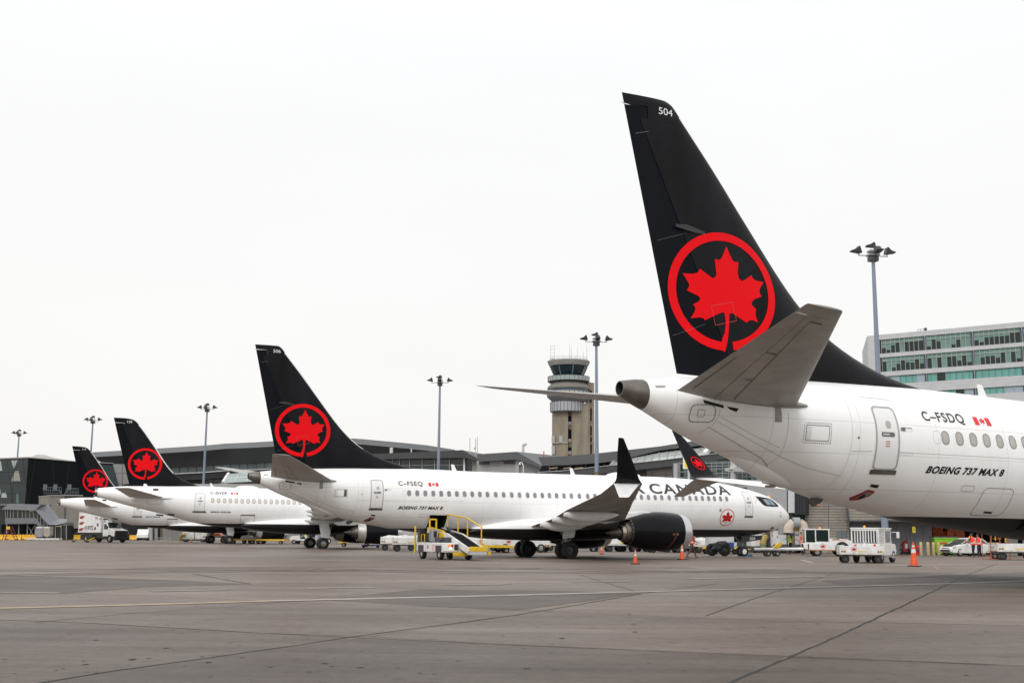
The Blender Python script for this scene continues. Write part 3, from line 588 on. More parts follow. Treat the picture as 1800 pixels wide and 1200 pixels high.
        if is_b:
            lth([(12.75, 1.13), (13.2, 1.19), (13.9, 1.23), (14.5, 1.215), (15.1, 1.13), (15.7, 1.0), (16.15, .9), (16.3, .865), (16.3, .85), (15.9, .88)], 'fan_cowl', M_cowl, 48, 0, .03)
            lth([(12.85, .9), (12.4, .88), (12.2, .91), (12.12, .965), (12.14, 1.0), (12.3, 1.06), (12.5, 1.1), (12.752, 1.131)], 'inlet_lip', M_lip, 48, 0, .03)
            lth([(12.9, .9), (13.2, .88), (13.2, .2), (12.8, .02)], 'fan', M_dark, 32)
            lth([(15.6, .74), (16.3, .66), (16.62, .57), (16.62, .54)], 'core_cowl', M_hot, 32, -.06)
            lth([(16.4, .55), (16.6, .52), (16.85, .46), (16.85, .44), (16.3, .42)], 'exhaust_nozzle', mat('bright_nozzle_ring', (.5, .42, .32), .3, .9, var=.15), 32, -.08)
            lth([(16.3, .36), (16.9, .33), (17.4, .19), (17.88, .015)], 'exhaust_plug', mat('dark_plug_metal', (.13, .12, .11), .45, .7), 28, -.09)
            # chevron teeth on the cowl's edge
            b = MB(); n = 22
            for k in range(n):
                q0, q1, qm = [2 * math.pi * (k + t_) / n for t_ in (0, 1, .5)]; p = lambda X, rr, q: P3(X, ny + rr * math.sin(q), ez + rr * math.cos(q) * (.97 if math.cos(q) < 0 else 1))
                b.slab([p(16.29, .866, q0), p(16.29, .866, q1), p(16.47, .835, qm)], (p(0, -.015, qm) - P3(0, ny, ez)))
            b.build('chevrons', mat('chevron_metal', (.08, .075, .07), .4, .6), E)
            pyl = [(13.9, 2.78), (15.2, 2.72), (16.6, 2.35), (17.9, 2.12), (18.6, 2.2), (18.2, 2.55), (16.9, 2.75), (15.4, 2.92)]
            for px_, mm in ((14.1, M_textw),):
                b = MB(); b.prism([(a, c) for a, c in pyl], 'y', -.19, .19); pb = b.build('pylon', M_fair, R, smooth=0, bev=.06)
                pb.data.transform(Matrix(((-1, 0, 0, 19.6), (0, 1, 0, -ny), (0, 0, 1, 0), (0, 0, 0, 1)))); pb.data.flip_normals()
            if sd > 0:      # small service markings on the cowl
                def cw(u, v):
                    X = 13.35 - u; rr = interp([(12.75, 1.13), (13.2, 1.19), (13.9, 1.23), (14.5, 1.215), (15.1, 1.13)], X) + .006; z = 1.5 + v - ez
                    return P3(X, ny + math.sqrt(max(.01, rr * rr - (z / (.97 if z < 0 else 1)) ** 2)), ez + z)
                bm_obj(poly_bm(ring_polys(rrect(-.15, .02, -.07, .08, .07), rrect(-.12, -.01, -.045, .055, .05))), 'cowl_marking', mat('dull_pink_print', (.42, .16, .15), .6), E, cw)
                bm_obj(poly_bm([[(-.3, -.05), (-.26, -.05), (-.26, .06), (-.3, .06)], [(-.4, -.05), (-.36, -.05), (-.36, .06), (-.4, .06)]]), 'cowl_marking', mat('dull_pink_print', (.42, .16, .15), .6), E, cw)
                bmx = poly_bm([[(-.18 - .02 * i - .03 * (i / 9) ** 2 * 9, -.1 - .095 * i), (-.14 - .02 * i - .03 * (i / 9) ** 2 * 9, -.1 - .095 * i), (-.16 - .02 * (i + 1) - .03 * ((i + 1) / 9) ** 2 * 9, -.1 - .095 * (i + 1)), (-.20 - .02 * (i + 1) - .03 * ((i + 1) / 9) ** 2 * 9, -.1 - .095 * (i + 1))] for i in range(8)])
                bm_obj(bmx, 'warning_streamer', mat('faded_red_ribbon', (.30, .09, .075), .7), E, cw)
        else:
            lth([(12.5, .99), (13.0, 1.03), (14.0, 1.05), (15.0, .98), (15.4, .93), (15.4, .9)], 'fan_cowl', M_cowl, 48)
            lth([(12.7, .85), (12.2, .84), (12.05, .9), (12.1, .94), (12.3, .97), (12.502, .991)], 'inlet_lip', M_lip, 48)
            lth([(12.8, .85), (13, .82), (13, .02)], 'fan', M_dark, 32)
            lth([(15.4, .925), (15.75, .86), (16.1, .78), (16.1, .72)], 'exhaust_nozzle', mat('pale_nozzle_metal', (.55, .54, .52), .35, .5, var=.2), 40)
            lth([(15.6, .6), (16.2, .52), (16.6, .4), (16.6, .38)], 'core_cowl', M_hot, 32)
            lth([(16.2, .3), (16.7, .27), (17.3, .02)], 'exhaust_plug', M_hot, 28)
            b = MB(); b.prism([(13.6, 2.5), (15.3, 2.35), (16.4, 2.12), (17.9, 2.1), (18.3, 2.35), (16.9, 2.65), (15.3, 2.75)], 'y', -.17, .17); pb = b.build('pylon', M_fair, R, smooth=0, bev=.06)
            pb.data.transform(Matrix(((-1, 0, 0, 19.6), (0, 1, 0, -ny), (0, 0, 1, 0), (0, 0, 0, 1)))); pb.data.flip_normals()
    # ---- landing gear
    gy, gx, tr, tw_ = (2.86, 19.5, .545, .40) if is_b else (3.37, 18.85, .515, .36)
    for sd in (1, -1):
        G = thing('main_gear', None, None); G.parent = R; G.location = P3(gx, sd * gy, -dz)
        for s2 in (1, -1): wheel('wheel', G, (0, s2 * (.43 if is_b else .37), tr - .03), tr, tw_, .5, hubm=M_steel if not is_b else M_darkgrey)
        b = MB(); b.cyl((0, 0, tr), (-.05, 0, 2.3 + dz), .11, .13, 14); b.cyl((0, -.42, tr - .03), (0, .42, tr - .03), .07, n=12); b.tube([(0.05, 0, .95), (.6, sd * .0, 1.5), (.9, sd * .55, 2.1 + dz)], .05)
        b.tube([(-.1, 0, .75), (-.32, 0, .95), (-.12, 0, 1.25)], .04); b.tube([(0, sd * .1, 1.15), (0, sd * 1.2, 2.0 + dz)], .06); b.build('strut', M_grey, G)
        b = MB(); b.prism([(-.42, 1.22), (.38, 1.30), (.52, 2.25 + dz), (-.3, 2.25 + dz)] if is_b else [(-.2, 1.05), (.52, .95), (.62, 1.5), (.42, 2.3), (-.45, 2.3)], 'y', -.03, .03); b.build('gear_door', M_fair, G, (0, -sd * -.28 if False else -sd * .30, 0))
    ngx, nr = (4.03, .34) if is_b else (3.9, .36)
    G = thing('nose_gear', None, None); G.parent = R; G.location = P3(ngx, 0, -dz)
    for s2 in (1, -1): wheel('wheel', G, (0, s2 * .21, nr - .01), nr, .2, .56, hubm=M_textw)
    b = MB(); b.cyl((0, 0, nr), (.08, 0, 1.6 + dz), .07, .09, 12); b.cyl((0, -.2, nr), (0, .2, nr), .05); b.tube([(.02, 0, .75), (-.7, 0, 1.45 + dz)], .045); b.tube([(.05, 0, .45), (.28, 0, .62), (.1, 0, .85)], .035); b.build('strut', M_grey, G)
    for sy in (-1, 1):
        b = MB(); b.prism([(-.35, .93), (1.35, 1.12), (1.45, 1.42 + dz), (-.35, 1.38 + dz)], 'y', -.02, .02); dr = b.build('gear_door', M_blackpaint, G, (0, sy * .42, 0))
        if sy < 0 and full: lettering(finno, 'fleet_number', M_textw, dr, lambda u, v: Vector((.33 + u, -.028, 1.08 + v + .1 * u)), .48, .22, offset=.02)
    # ---- doors, windows, lettering on the starboard side
    F = lambda x0, z0, off=.007: (lambda u, v: skin(S, x0 - u, z0 + v, off))
    def door(xl, xr, z0, z1, frame, ring=True, hand=True):
        o_ = rrect(-xl, -xr, z0, z1, .14); i_ = rrect(-xl + .05, -xr - .05, z0 + .05, z1 - .05, .10)
        bm = poly_bm([i_]); cut_bm(bm, 0, .09); dr = bm_obj(bm, 'service_door', mat('door_skin_paint', (.78, .78, .775), .35, coat=.2), R, lambda u, v: skin(S, -u, v, .008))
        bm = poly_bm(ring_polys(o_, i_)); cut_bm(bm, 0, .09); bm_obj(bm, 'door_frame', frame, dr, lambda u, v: skin(S, -u, v, .011))
        xm = -(xl + xr) / 2
        bm = poly_bm([rrect(-xl - .02, -xr + .02, z0 - .1, z0 + .015, .02)]); bm_obj(bm, 'door_sill', M_cone, dr, lambda u, v: skin(S, -u, v, .014))
        if hand:
            bm = poly_bm([rrect(xm - .2, xm + .22, z0 + .86, z0 + .98, .04)]); bm_obj(bm, 'handle', M_line, dr, lambda u, v: skin(S, -u, v, .013))
            bm = poly_bm([rrect(xm - .16, xm + .05, z0 + .9, z0 + .945, .01)]); bm_obj(bm, 'handle', M_rim, dr, lambda u, v: skin(S, -u, v, .017))
            bm = poly_bm([rrect(xm - .04, xm + .13, z0 + 1.08, z0 + 1.28, .08)]); bm_obj(bm, 'door_window', M_paneB, dr, lambda u, v: skin(S, -u, v, .013))
            for q in range(3): bm_obj(poly_bm([[(xm - .07, z0 + .6 + .06 * q), (xm + .06, z0 + .6 + .06 * q), (xm + .06, z0 + .63 + .06 * q), (xm - .07, z0 + .63 + .06 * q)]]), 'placard', mat('pale_red_print', (.5, .25, .25), .6), dr, lambda u, v: skin(S, -u, v, .013))
    def patch(pts, m, nm='access_panel', off=.006, cut=.09):
        bm = poly_bm([[(-a, c) for a, c in pts]]); cut_bm(bm, .4, cut); return bm_obj(bm, nm, m, R, lambda u, v: skin(S, -u, v, off))
    def outline(x0, x1, z0, z1, r=.05, wd=.012, nm='access_panel', m=None, off=.006):
        xa_, xb_ = min(-x0, -x1), max(-x0, -x1); bm = poly_bm(ring_polys(rrect(xa_, xb_, z0, z1, r), rrect(xa_ + wd, xb_ - wd, z0 + wd, z1 - wd, max(.01, r - wd)))); cut_bm(bm, .3, .09)
        return bm_obj(bm, nm, m or M_line, R, lambda u, v: skin(S, -u, v, off))
    def seam(pts, wd=.009, m=None, nm='skin_seam'):
        q = []
        for (x0, z0), (x1, z1) in zip(pts, pts[1:]):
            d = math.hypot(x1 - x0, z1 - z0); nx, nz_ = -(z1 - z0) / d * wd / 2, (x1 - x0) / d * wd / 2
            q.append([(-x0 - nx, z0 + nz_), (-x1 - nx, z1 + nz_), (-x1 + nx, z1 - nz_), (-x0 + nx, z0 - nz_)])
        bm = poly_bm(q); cut_bm(bm, .3, .09); return bm_obj(bm, nm, m or mat('faint_seam', (.36, .35, .335), .6), R, lambda u, v: skin(S, -u, v, .006))
    if is_b: door(31.82, 31.06, 2.95, 4.62, M_doorline); fd = door(5.0, 4.28, 2.73, 4.40, M_rim)
    else: door(30.16, 29.24, 3.2, 4.85, M_rim); door(5.9, 5.1, 3.1, 4.8, M_rim)
    # cabin windows: pitch 0.508 aft of the first
    if is_b: xs = [29.5 - .508 * i for i in range(11)] + [23.86, 23.32, 22.77, 22.23, 21.67, 21.16, 20.64, 20.14, 19.63, 19.1, 18.57, 17.99, 17.38, 16.84, 16.3, 15.8, 15.3, 14.8, 14.35, 13.88, 13.36, 12.82, 12.3, 11.79, 11.21, 10.64, 10.12, 9.56, 9.06, 8.56, 8.05, 7.57, 7.07, 6.56]; zw, ww, wh = 3.87, .27, .37
    else: xs = [28.6 - .521 * i for i in range(36)]; zw, ww, wh = 4.2, .29, .43
    for X in xs[:nwin]:
        o_ = rrect(-X - ww / 2, -X + ww / 2, zw - wh / 2, zw + wh / 2, ww * .46, 6); i_ = rrect(-X - ww / 2 + .024, -X + ww / 2 - .03, zw - wh / 2 + .026, zw + wh / 2 - .026, ww * .46 - .026, 6)
        bm = poly_bm([i_]); cut_bm(bm, 0, .07)
        wn = bm_obj(bm, 'cabin_window', pane, R, lambda u, v: skin(S, -u, v, .008))
        bm = poly_bm(ring_polys(o_, i_)); cut_bm(bm, 0, .07); bm_obj(bm, 'window_rim', M_rimd if not is_b else (mat('steel_window_rim', (.27, .27, .27), .3, .4) if pane == M_paneB else M_rim), wn, lambda u, v: skin(S, -u, v, .011))
    if is_b:
        outline(29.92, 29.66, 3.7, 4.05, .1, .008, m=M_rim)
        outline(33.9, 33.22, 3.62, 4.02, .02, .016); patch([(33.86, 3.66), (33.74, 3.66), (33.74, 3.98), (33.86, 3.98)], M_fair)
        if full and opened: patch([(33.38, 3.64), (33.24, 3.64), (33.24, 4.0), (33.38, 4.0)], M_cone)
        outline(37.02, 36.4, 3.98, 4.4, .14, .012); outline(36.84, 36.66, 4.1, 4.28, .02, .01)
        rv = [(x_, z_) for i_, (x_, z_) in enumerate(rrect(36.40, 37.02, 3.98, 4.40, .14, 4))]; rv = [(a_ + (c_ - a_) * t_, b_ + (d_ - b_) * t_) for (a_, b_), (c_, d_) in zip(rv, rv[1:] + rv[:1]) for t_ in ((0, .34, .67) if math.hypot(c_ - a_, d_ - b_) > .1 else (0,))]
        rv += [(33.18 + .06 * k, z_) for k in range(13) for z_ in (3.57, 4.07)] + [(x_, 3.6 + .06 * k) for k in range(8) for x_ in (33.17, 33.95)]
        n_r = len(rv) - 42; ch = [rv[:n_r] + rv[:1], rv[n_r:n_r + 26:2], rv[n_r + 1:n_r + 26:2], rv[n_r + 26::2], rv[n_r + 27::2]]
        for c_ in ch:
            pl_ = [[(-x_ - .011, z_ - .011), (-x_ + .011, z_ - .011), (-x_ + .011, z_ + .011), (-x_ - .011, z_ + .011)] for x_, z_ in c_] + [[(-xa_ - .0015, za_ - .0015), (-xb_ - .0015, zb_ - .0015), (-xb_ + .0015, zb_ + .0015), (-xa_ + .0015, za_ + .0015)] for (xa_, za_), (xb_, zb_) in zip(c_, c_[1:])]
            bm_obj(poly_bm(pl_), 'rivet_row', M_line, R, lambda u, v: skin(S, -u, v, .007))
        outline(31.18, 30.62, 3.36, 3.43, .005, .007, 'door_hinge', M_rim); outline(31.18, 30.62, 3.98, 4.05, .005, .007, 'door_hinge', M_rim); patch([(31.0, 3.99), (30.86, 3.99), (30.86, 4.06), (31.0, 4.06)], M_line, 'door_hinge', .02); seam([(30.98, 4.08), (30.62, 4.07)], .014, M_line)
        patch([(27.5, 1.98), (27.2, 1.97), (27.2, 1.92), (27.5, 1.93)], M_dark, 'hold_door_handle', .01)
        seam([(36.3, 4.5), (36.29, 4.15), (36.4, 3.9), (36.62, 3.72)]); seam([(34.42, 4.3), (34.41, 3.8), (34.42, 3.24), (34.6, 2.95)])
        seam([(36.25, 4.12), (35.4, 3.75), (34.5, 3.42)]); seam([(36.3, 4.0), (35.3, 3.58), (34.35, 3.2), (33.6, 2.95), (32.6, 2.78)]); seam([(36.5, 3.88), (35.6, 3.5), (34.8, 3.17), (34.5, 2.98)], .013)
        seam([(32.55, 5.1), (32.55, 4.4), (32.55, 3.6), (32.6, 2.9), (32.75, 2.5)], .009, M_rim); seam([(31.9, 3.42), (32.52, 3.4)], .012); seam([(31.95, 4.86), (30.95, 4.84)], .014, M_rim)
        patch([(34.8, 4.42), (34.62, 4.42), (34.6, 4.05), (34.8, 4.05)], M_wing, 'jackscrew_slot'); 
        patch([(36.73, 4.52), (36.2, 4.40), (36.2, 4.33), (36.7, 4.43)], M_dark, 'tailplane_slot'); patch([(36.12, 4.38), (35.8, 4.34), (35.86, 4.25), (36.05, 4.31)], M_dark, 'tailplane_slot')
        seam([(31.05, 3.42), (26.0, 3.42)], .008); outline(28.75, 28.3, 2.48, 2.64, .06, .01)
        patch([(31.62, 2.6), (31.36, 2.58), (31.38, 2.5), (31.62, 2.53)], M_dark, 'drain_port')
        rr_ = [(31.92, 2.25), (31.62, 2.46), (31.36, 2.42), (31.42, 2.3), (31.6, 2.2), (31.8, 2.18)]
        patch(rr_, mat('dark_red_edge', (.36, .02, .02), .5), 'outflow_valve', .007); patch([(31.78, 2.24), (31.6, 2.41), (31.43, 2.39), (31.47, 2.31), (31.6, 2.24)], M_steel, 'outflow_valve', .012); patch([(31.72, 2.25), (31.62, 2.36), (31.54, 2.3), (31.6, 2.23)], M_dark, 'outflow_valve', .016)
        if not opened: outline(27.95, 26.8, 1.86, 2.6, .16, .014, 'hold_door', M_line)
        outline(10.9, 9.6, 1.86, 2.6, .1, .012, 'hold_door', M_rim)
        patch(rrect(32.32, 32.38, 3.72, 3.78, .028), M_line, 'static_port')
        # antennas
        b = MB(); b.prism([(0, 0), (.32, 0), (.1, .42), (-.08, .42)], 'y', -.02, .02)
        for X in (26.0, 17.6): copy = MB(); copy.v = b.v; copy.f = b.f; copy.m = b.m; copy.build('blade_antenna', M_textw, R, P3(X, 0, 5.32) )
        b = MB(); rg = []
        for i in range(13):
            u = i / 12; k = math.sin(math.pi * u) ** .5 if 0 < u < 1 else 0.01; rg.append([P3(12.2 + 2.8 * u, .5 * k * math.cos(q), 5.28 + .3 * k * math.sin(q)) for q in [2 * math.pi * j / 20 for j in range(20)]])
        b.loft(rg); b.build('antenna_radome', M_planeB, R, smooth=60)
        b = MB(); b.prism([(0, 0), (-.42, .02), (-.5, -.1), (-.36, -.22), (-.1, -.1)], 'y', -.03, .03); b.build('drain_mast', M_darkgrey, R, P3(32.35, .12, 2.22))
        b = MB(); rg = []
        for i in range(15):
            u = i / 14; X = 35.6 - 2.5 * u; hgt = .30 * math.sin(math.pi * (.02 + .96 * u)) ** .6; zb_ = interp(S['bot'], X)
            rg.append([P3(X, .42 * math.sin(math.pi * (.02 + .96 * u)) ** .5 * math.cos(q), zb_ + .16 + hgt * math.sin(q)) for q in [2 * math.pi * j / 20 for j in range(20)]])
        b.loft(rg); b.build('ventral_fairing', paint, R, smooth=60); b = MB(); b.prism([(0, .12), (0, -.12), (.3, -.16), (.95, .0), (1.0, .12)], 'y', -.09, .09); b.build('tail_skid', mat('grey_white_skid_paint', (.6, .59, .57), .45), R, P3(34.25, 0, 2.70)); b = MB(); b.bx(.1, .32, -.08, .08, -.23, -.17); b.build('skid_shoe', M_cone, R, P3(34.25, 0, 2.70))
        # light pod behind the horizontal tail
        b = MB(); b.cyl(P3(37.9, .38, 4.83), P3(37.65, .43, 4.84), .035, n=10); b.build('tail_light', M_textw, R)
    else:
        outline(26.05, 24.8, 2.2, 2.98, .12, .022, 'hold_door', M_rimd); patch([(26.07, 2.9), (24.78, 2.9), (24.78, 2.99), (26.07, 2.99)], M_cone, 'hold_door_hinge', .012)
        patch(rrect(30.28, 29.12, 3.1, 3.24, .05), M_cone, 'door_sill', .015)
        for X, z in ((33.3, 2.95), (32.4, 3.0)): patch([(X, z), (X - .62, z - .06), (X - .6, z - .2), (X + .03, z - .12)], M_dark, 'vent_slot', .01)
        outline(34.2, 33.0, 3.75, 4.75, .2, .03, 'trim_plate', M_rim, .008)
        b = MB(); b.prism([(0, 0), (.3, 0), (.05, .36), (-.06, .36)], 'y', -.02, .02); b.build('blade_antenna', M_textw, R, P3(28.7, 0, 5.45))
        b = MB(); rg = []
        for i in range(13):
            u = i / 12; k = math.sin(math.pi * u) ** .5 if 0 < u < 1 else 0.01; rg.append([P3(24.3 + 2.2 * u, .5 * k * math.cos(q), 5.42 + .24 * k * math.sin(q)) for q in [2 * math.pi * j / 20 for j in range(20)]])
        b.loft(rg); b.build('antenna_radome', M_planeA, R, smooth=60)
        b = MB(); b.prism([(0, 0), (.5, 0), (.25, .3), (.05, .3)], 'y', -.03, .03); b.build('blade_antenna', M_textw, R, P3(34.6, 0.3, 5.3))
        patch([(33.75, 5.16), (33.3, 5.16), (33.3, 4.98), (33.75, 4.98)], M_dark, 'vent_slot', .01)
    # lettering
    if is_b:
        lettering(reg.replace('-', '\u2013'), 'registration_lettering', M_text, R, F(30.12, 4.255), 1.52, .32, offset=.022, space=1.18)
        lettering(model, 'type_lettering', mat('black_lettering', (.010, .010, .012), .5, spec=.2), R, F(30.12, 2.915), 2.78, .195, shear=.40, offset=.038, space=1.1)
        fx, fz, fw_, fh = 28.22, 4.29, .64, .23
    else:
        lettering(reg.replace('-', '\u2013'), 'registration_lettering', mat('navy_lettering', (.02, .02, .09), .45), R, F(28.8, 4.765), 1.47, .23, offset=.03, space=1.15) if reg else None
        lettering(model, 'type_lettering', M_text, R, F(28.75, 3.115), 1.8, .14, offset=.035)
        fx, fz, fw_, fh = 26.98, 4.77, .62, .2
    if reg:
        sl = .08
        fl = poly_bm([[(0, 0), (fw_ * .27, 0), (fw_ * .27 - sl * .0, fh), (0, fh)], [(fw_ * .73, 0), (fw_, 0), (fw_, fh), (fw_ * .73, fh)]]); cut_bm(fl, 0, .06)
        bm_obj(fl, 'flag', M_flagred, R, F(fx, fz, .008))
        lf = roundel_bm(fh * .62, leaf_only=True); bm_obj(lf, 'flag', M_flagred, R, lambda u, v: F(fx - fw_ / 2, fz + fh / 2, .008)(u, v + .01))
    if is_b and full:
        lettering('CANADA', 'airline_lettering', M_text, R, F(12.57, 4.12), 6.52, .68, offset=.022, space=1.16)
        lettering('AIR', 'airline_lettering', M_text, R, F(15.6, 4.12), 2.62, .68, offset=.022, space=1.16)
        rb = roundel_bm(.6, .62, .98); cut_bm(rb, .3, .09); bm_obj(rb, 'roundel', mat('deep_red_paint', (.5, .008, .012), .4), R, F(6.5, 2.6))
        patch(rrect(7.02, 7.22, 2.98, 3.22, .1), M_grey, 'access_panel')
        # cockpit glazing: dark mask with two panes
        mk = [(3.74, 4.10), (3.2, 4.08), (2.5, 4.02), (1.98, 3.92), (1.62, 3.66), (1.45, 3.44), (1.7, 3.40), (2.35, 3.40), (3.02, 3.43), (3.3, 3.55), (3.55, 3.8)]
        patch(mk, M_fin, 'cockpit_mask', .008, .07)
        patch([(3.1, 3.92), (2.62, 3.9), (2.42, 3.52), (2.85, 3.52)], mat('cockpit_side_pane', (.24, .28, .31), .1), 'cockpit_window', .014, .07)
        patch([(2.56, 3.9), (2.15, 3.84), (1.85, 3.5), (2.33, 3.52)], mat('cockpit_front_pane', (.14, .26, .33), .08), 'cockpit_window', .014, .07)
        for q in range(5): patch(rrect(3.98 - .12 * (q % 3), 4.04 - .12 * (q % 3), 3.62 + .1 * q, 3.69 + .1 * q, .02), M_line, 'placard')
        for z in (3.0, 2.8, 2.68): patch(rrect(1.35, 1.5, z, z + .05, .02), M_line, 'pitot_probe', .01)
        b = MB(); b.tube([P3(1.75, .55, 1.78), P3(1.9, .6, 1.5), P3(1.8, .6, 1.35)], .03); b.build('warning_streamer', M_redlens, R)
        b = MB(); b.box(P3(2.05, .85, 2.02), (.22, .1, .3), 0); b.box(P3(2.0, .9, 2.1), (.12, .06, .12), 1); b.build('static_port_cover', [M_blackpaint, M_yellow], R)
    return R
TAIL_PLANE = airliner(SPEC_B, (19.5177, 37.1845, .4857, -.0044), 'nearest white airliner, seen from its tail, with 504 on its tall charcoal fin', M_planeB, 'C-FSDQ', 'BOEING 737 MAX 8', '504', dz=.183, pane=M_paneB, wdx=-.5, wdz=-.18)
MID_PLANE = airliner(SPEC_B, (2.1338, 75.3923, .4498, .0054), 'white airliner seen whole, 506 on its fin, rear hold open above the belt loader', M_planeB, 'C-FSEQ', 'BOEING 737 MAX 8', '506', opened=True, pane=M_pane, nwin=60, wdx=.0, wdz=.18)
FAR_PLANE = airliner(SPEC_A, (-18.8737, 109.9229, .3394, -.0031), 'white airliner lettered C-GVDP with 128 on its charcoal fin', M_planeA, 'C-GVDP', 'AIRBUS A220-300', '128', pane=M_paneC, is_b=False, nwin=30)
LAST_PLANE = airliner(SPEC_A, (-37.5783, 149.0036, .5767, .0004), 'farthest white airliner, leftmost of the four, with 114 on its charcoal fin', M_planeA, '', 'AIRBUS A220-300', '114', pane=M_paneC, is_b=False, nwin=30)
# ================================================================ buildings
class Face:
    """a vertical face through two surveyed ends; local x along it, y into the building, z up"""
    def __init__(s, name, label, cat, pl, Yl, pr, Yr):
        a, c = at(pl, 940, Yl), at(pr, 940, Yr); s.o = Vector((a.x, a.y, 0)); d = Vector((c.x - a.x, c.y - a.y, 0)); s.len = d.length; s.d = d.normalized(); s.n = Vector((-s.d.y, s.d.x, 0))
        s.root = thing(name, label, cat, s.o, math.atan2(d.y, d.x))
    def p(s, px, py, off=0.):
        r = ray(px, py); o = Vector((0, 0, CAM_H)); t = ((s.o + s.n * off - o).dot(s.n)) / r.dot(s.n); q = o + r * t
        return ((q - s.o).dot(s.d), q.z)
    def v(s, px, py, off=0.): a, c = s.p(px, py, off); return Vector((a, off, c))
    def poly(s, pts, off=0., th=.2): return [s.v(x, y, off) for x, y in pts], (0, th, 0)
    def slab(s, b, pts, off=0., th=.2, m=0): b.slab([s.v(x, y, off) for x, y in pts], (0, th, 0), m); return b
    def add(s, b, name, mats, **k): return b.build(name, mats, s.root, **k)
M_fascia = mat('dark_metal_fascia', (.055, .057, .06), .45, .2, var=.14, vscale=.15)
M_fascia2 = mat('mid_grey_metal_fascia', (.10, .104, .108), .45, .15, var=.12, vscale=.15)
M_panel = mat('grey_wall_panel', (.25, .25, .245), .55, var=.12, vscale=.3)
M_palepanel = mat('pale_wall_panel', (.40, .40, .39), .55, var=.12, vscale=.3)
M_conc = mat('weathered_concrete', (.27, .235, .175), .8, var=.3, vscale=.5, bump=.3, bscale=4, stretch=(1, 1, .25))
M_beige = mat('beige_concrete', (.25, .23, .20), .8, var=.22, vscale=.6, stretch=(1, 1, .3))
M_bglass = mat('black_curtain_glass', (.007, .008, .009), .3, spec=.06)
M_tglass = mat('teal_dark_glass', (.016, .034, .036), .1, spec=.4)
M_pglass = mat('pale_reflecting_glass', (.34, .40, .38), .12, var=.3, vscale=.4)
M_mull = mat('aluminium_mullion', (.42, .43, .42), .4, .3)
M_strip = mat('bright_metal_edge', (.6, .6, .6), .4, .2)
M_warm = mat('lit_ceiling_inside', (.5, .38, .24), .6, emit=((1, .72, .42), .22))
M_alu = wave_mat('ribbed_aluminium', (.52, .525, .535), (.40, .40, .41), 2, .55, .08, .5)
M_corr = wave_mat('corrugated_cladding', (.37, .34, .295), (.19, .175, .15), 2, .24, .34, .5, .1, .9, .28)
M_louvre = wave_mat('louvre_cladding', (.34, .34, .33), (.22, .22, .215), 2, .4, .16, .5)
M_purple = mat('grey_violet_door_paint', (.20, .20, .225), .6, var=.14, vscale=.7, stretch=(1, 1, .3))
M_roofg = mat('slate_blue_roof_sheet', (.20, .205, .225), .5, var=.12, vscale=.8)

# ---- hotel block at the right
F = Face('hotel_building', 'long pale clad block with bands of green windows behind the nearest airliner', 'building', 1539, 174.5, 1800, 162.6); _q = at(1529, 940, 190) - F.o; _B = (_q.dot(F.d), _q.dot(F.n))
XE = F.len + 22; zr = lambda py, px=1700: F.p(px, py)[1]
roof = zr(574.2); rows = [(zr(609.2), zr(583.4), 0), (zr(642.5), zr(616.2), 0), (zr(666), zr(651), 1), (zr(694.5), zr(683), 1)]
rows += [(rows[3][0] - 2.72 * k, rows[3][1] - 2.72 * k, 1) for k in (1, 2, 3, 4)]
x1 = F.p(1545.5, 600)[0]
b = MB(); b.prism([(.3, .35), (XE, .35), (XE, 17), (_B[0] + .4, _B[1])], 'z', 0, roof - .02); F.add(b, 'core', M_bglass, smooth=0)
b = MB(); ed = [roof]
b.bx(0, XE, 0, .3, rows[0][1], roof); b.bx(0, x1, 0, .3, 0, rows[0][1] - .004)
for i, (z0, z1, k) in enumerate(rows): b.bx(x1 + .004, XE, 0, .3, (rows[i + 1][1] if i + 1 < len(rows) else 0), z0)
b.prism([(-.01, 0), (-.01, .31), (_B[0] + .3, _B[1]), (_B[0], _B[1])], 'z', 0, roof); F.add(b, 'cladding', M_alu, smooth=0)
M_blind = mat('pale_green_blind', (.15, .27, .23), .6, var=.2, vscale=.3); M_curt = wave_mat('teal_curtain', (.14, .36, .32), (.10, .27, .24), 0, .9, .3, .7, 0, .5)
M_bluepane = mat('blue_grey_pane', (.30, .37, .42), .2); M_dpane = mat('dim_room_glass', (.012, .026, .024), .1, spec=.4)
cols = [F.p(x, 600)[0] for x in (1545, 1624, 1708, 1795)] + [F.p(1795, 600)[0] + 6.9 * k for k in (1, 2, 3)]
for z0, z1, k in rows:
    for xa, xb in zip(cols, cols[1:]):
        b = MB(); xa += .3; xb -= .15; n_ = 9 if k == 0 else 5; wp = (xb - xa) / n_
        for i in range(n_):
            u = xa + wp * i
            if k == 0:
                h = random.choice([.28, .3, .45, .5, .6, 1, .28, 1, .75]) * (z1 - z0)
                b.bx(u + .03, u + wp - .03, .22, .33, z1 - h, z1, 1); 
                if h < z1 - z0 - .01: b.bx(u + .03, u + wp - .03, .24, .335, z0, z1 - h - .004, 0)
                b.bx(u - .03, u + .03, .14, .32, z0, z1, 2)
            else:
                b.bx(u + .03, u + wp - .03, .22, .33, z0, z1, random.choice([3, 3, 3, 4, 0])); b.bx(u - .02, u + .02, .14, .32, z0, z1, 2)
        if k == 0: b.bx(xa, xb, .12, .21, z1 - .62, z1 - .55, 2)
        F.add(b, 'window', [M_dpane, M_blind, M_mull, M_curt, M_bluepane], smooth=0)
    b = MB()
    for xa in cols[1:]: b.bx(xa - .15, xa + .3, .1, .33, z0, z1, 0); b.bx(xa + .12, xa + .18, .04, .1, z0, z1, 1)
    F.add(b, 'pier', [mat('navy_pier', (.05, .06, .085), .4), M_mull], smooth=0)
b = MB(); xc = F.p(1607, 578)[0]
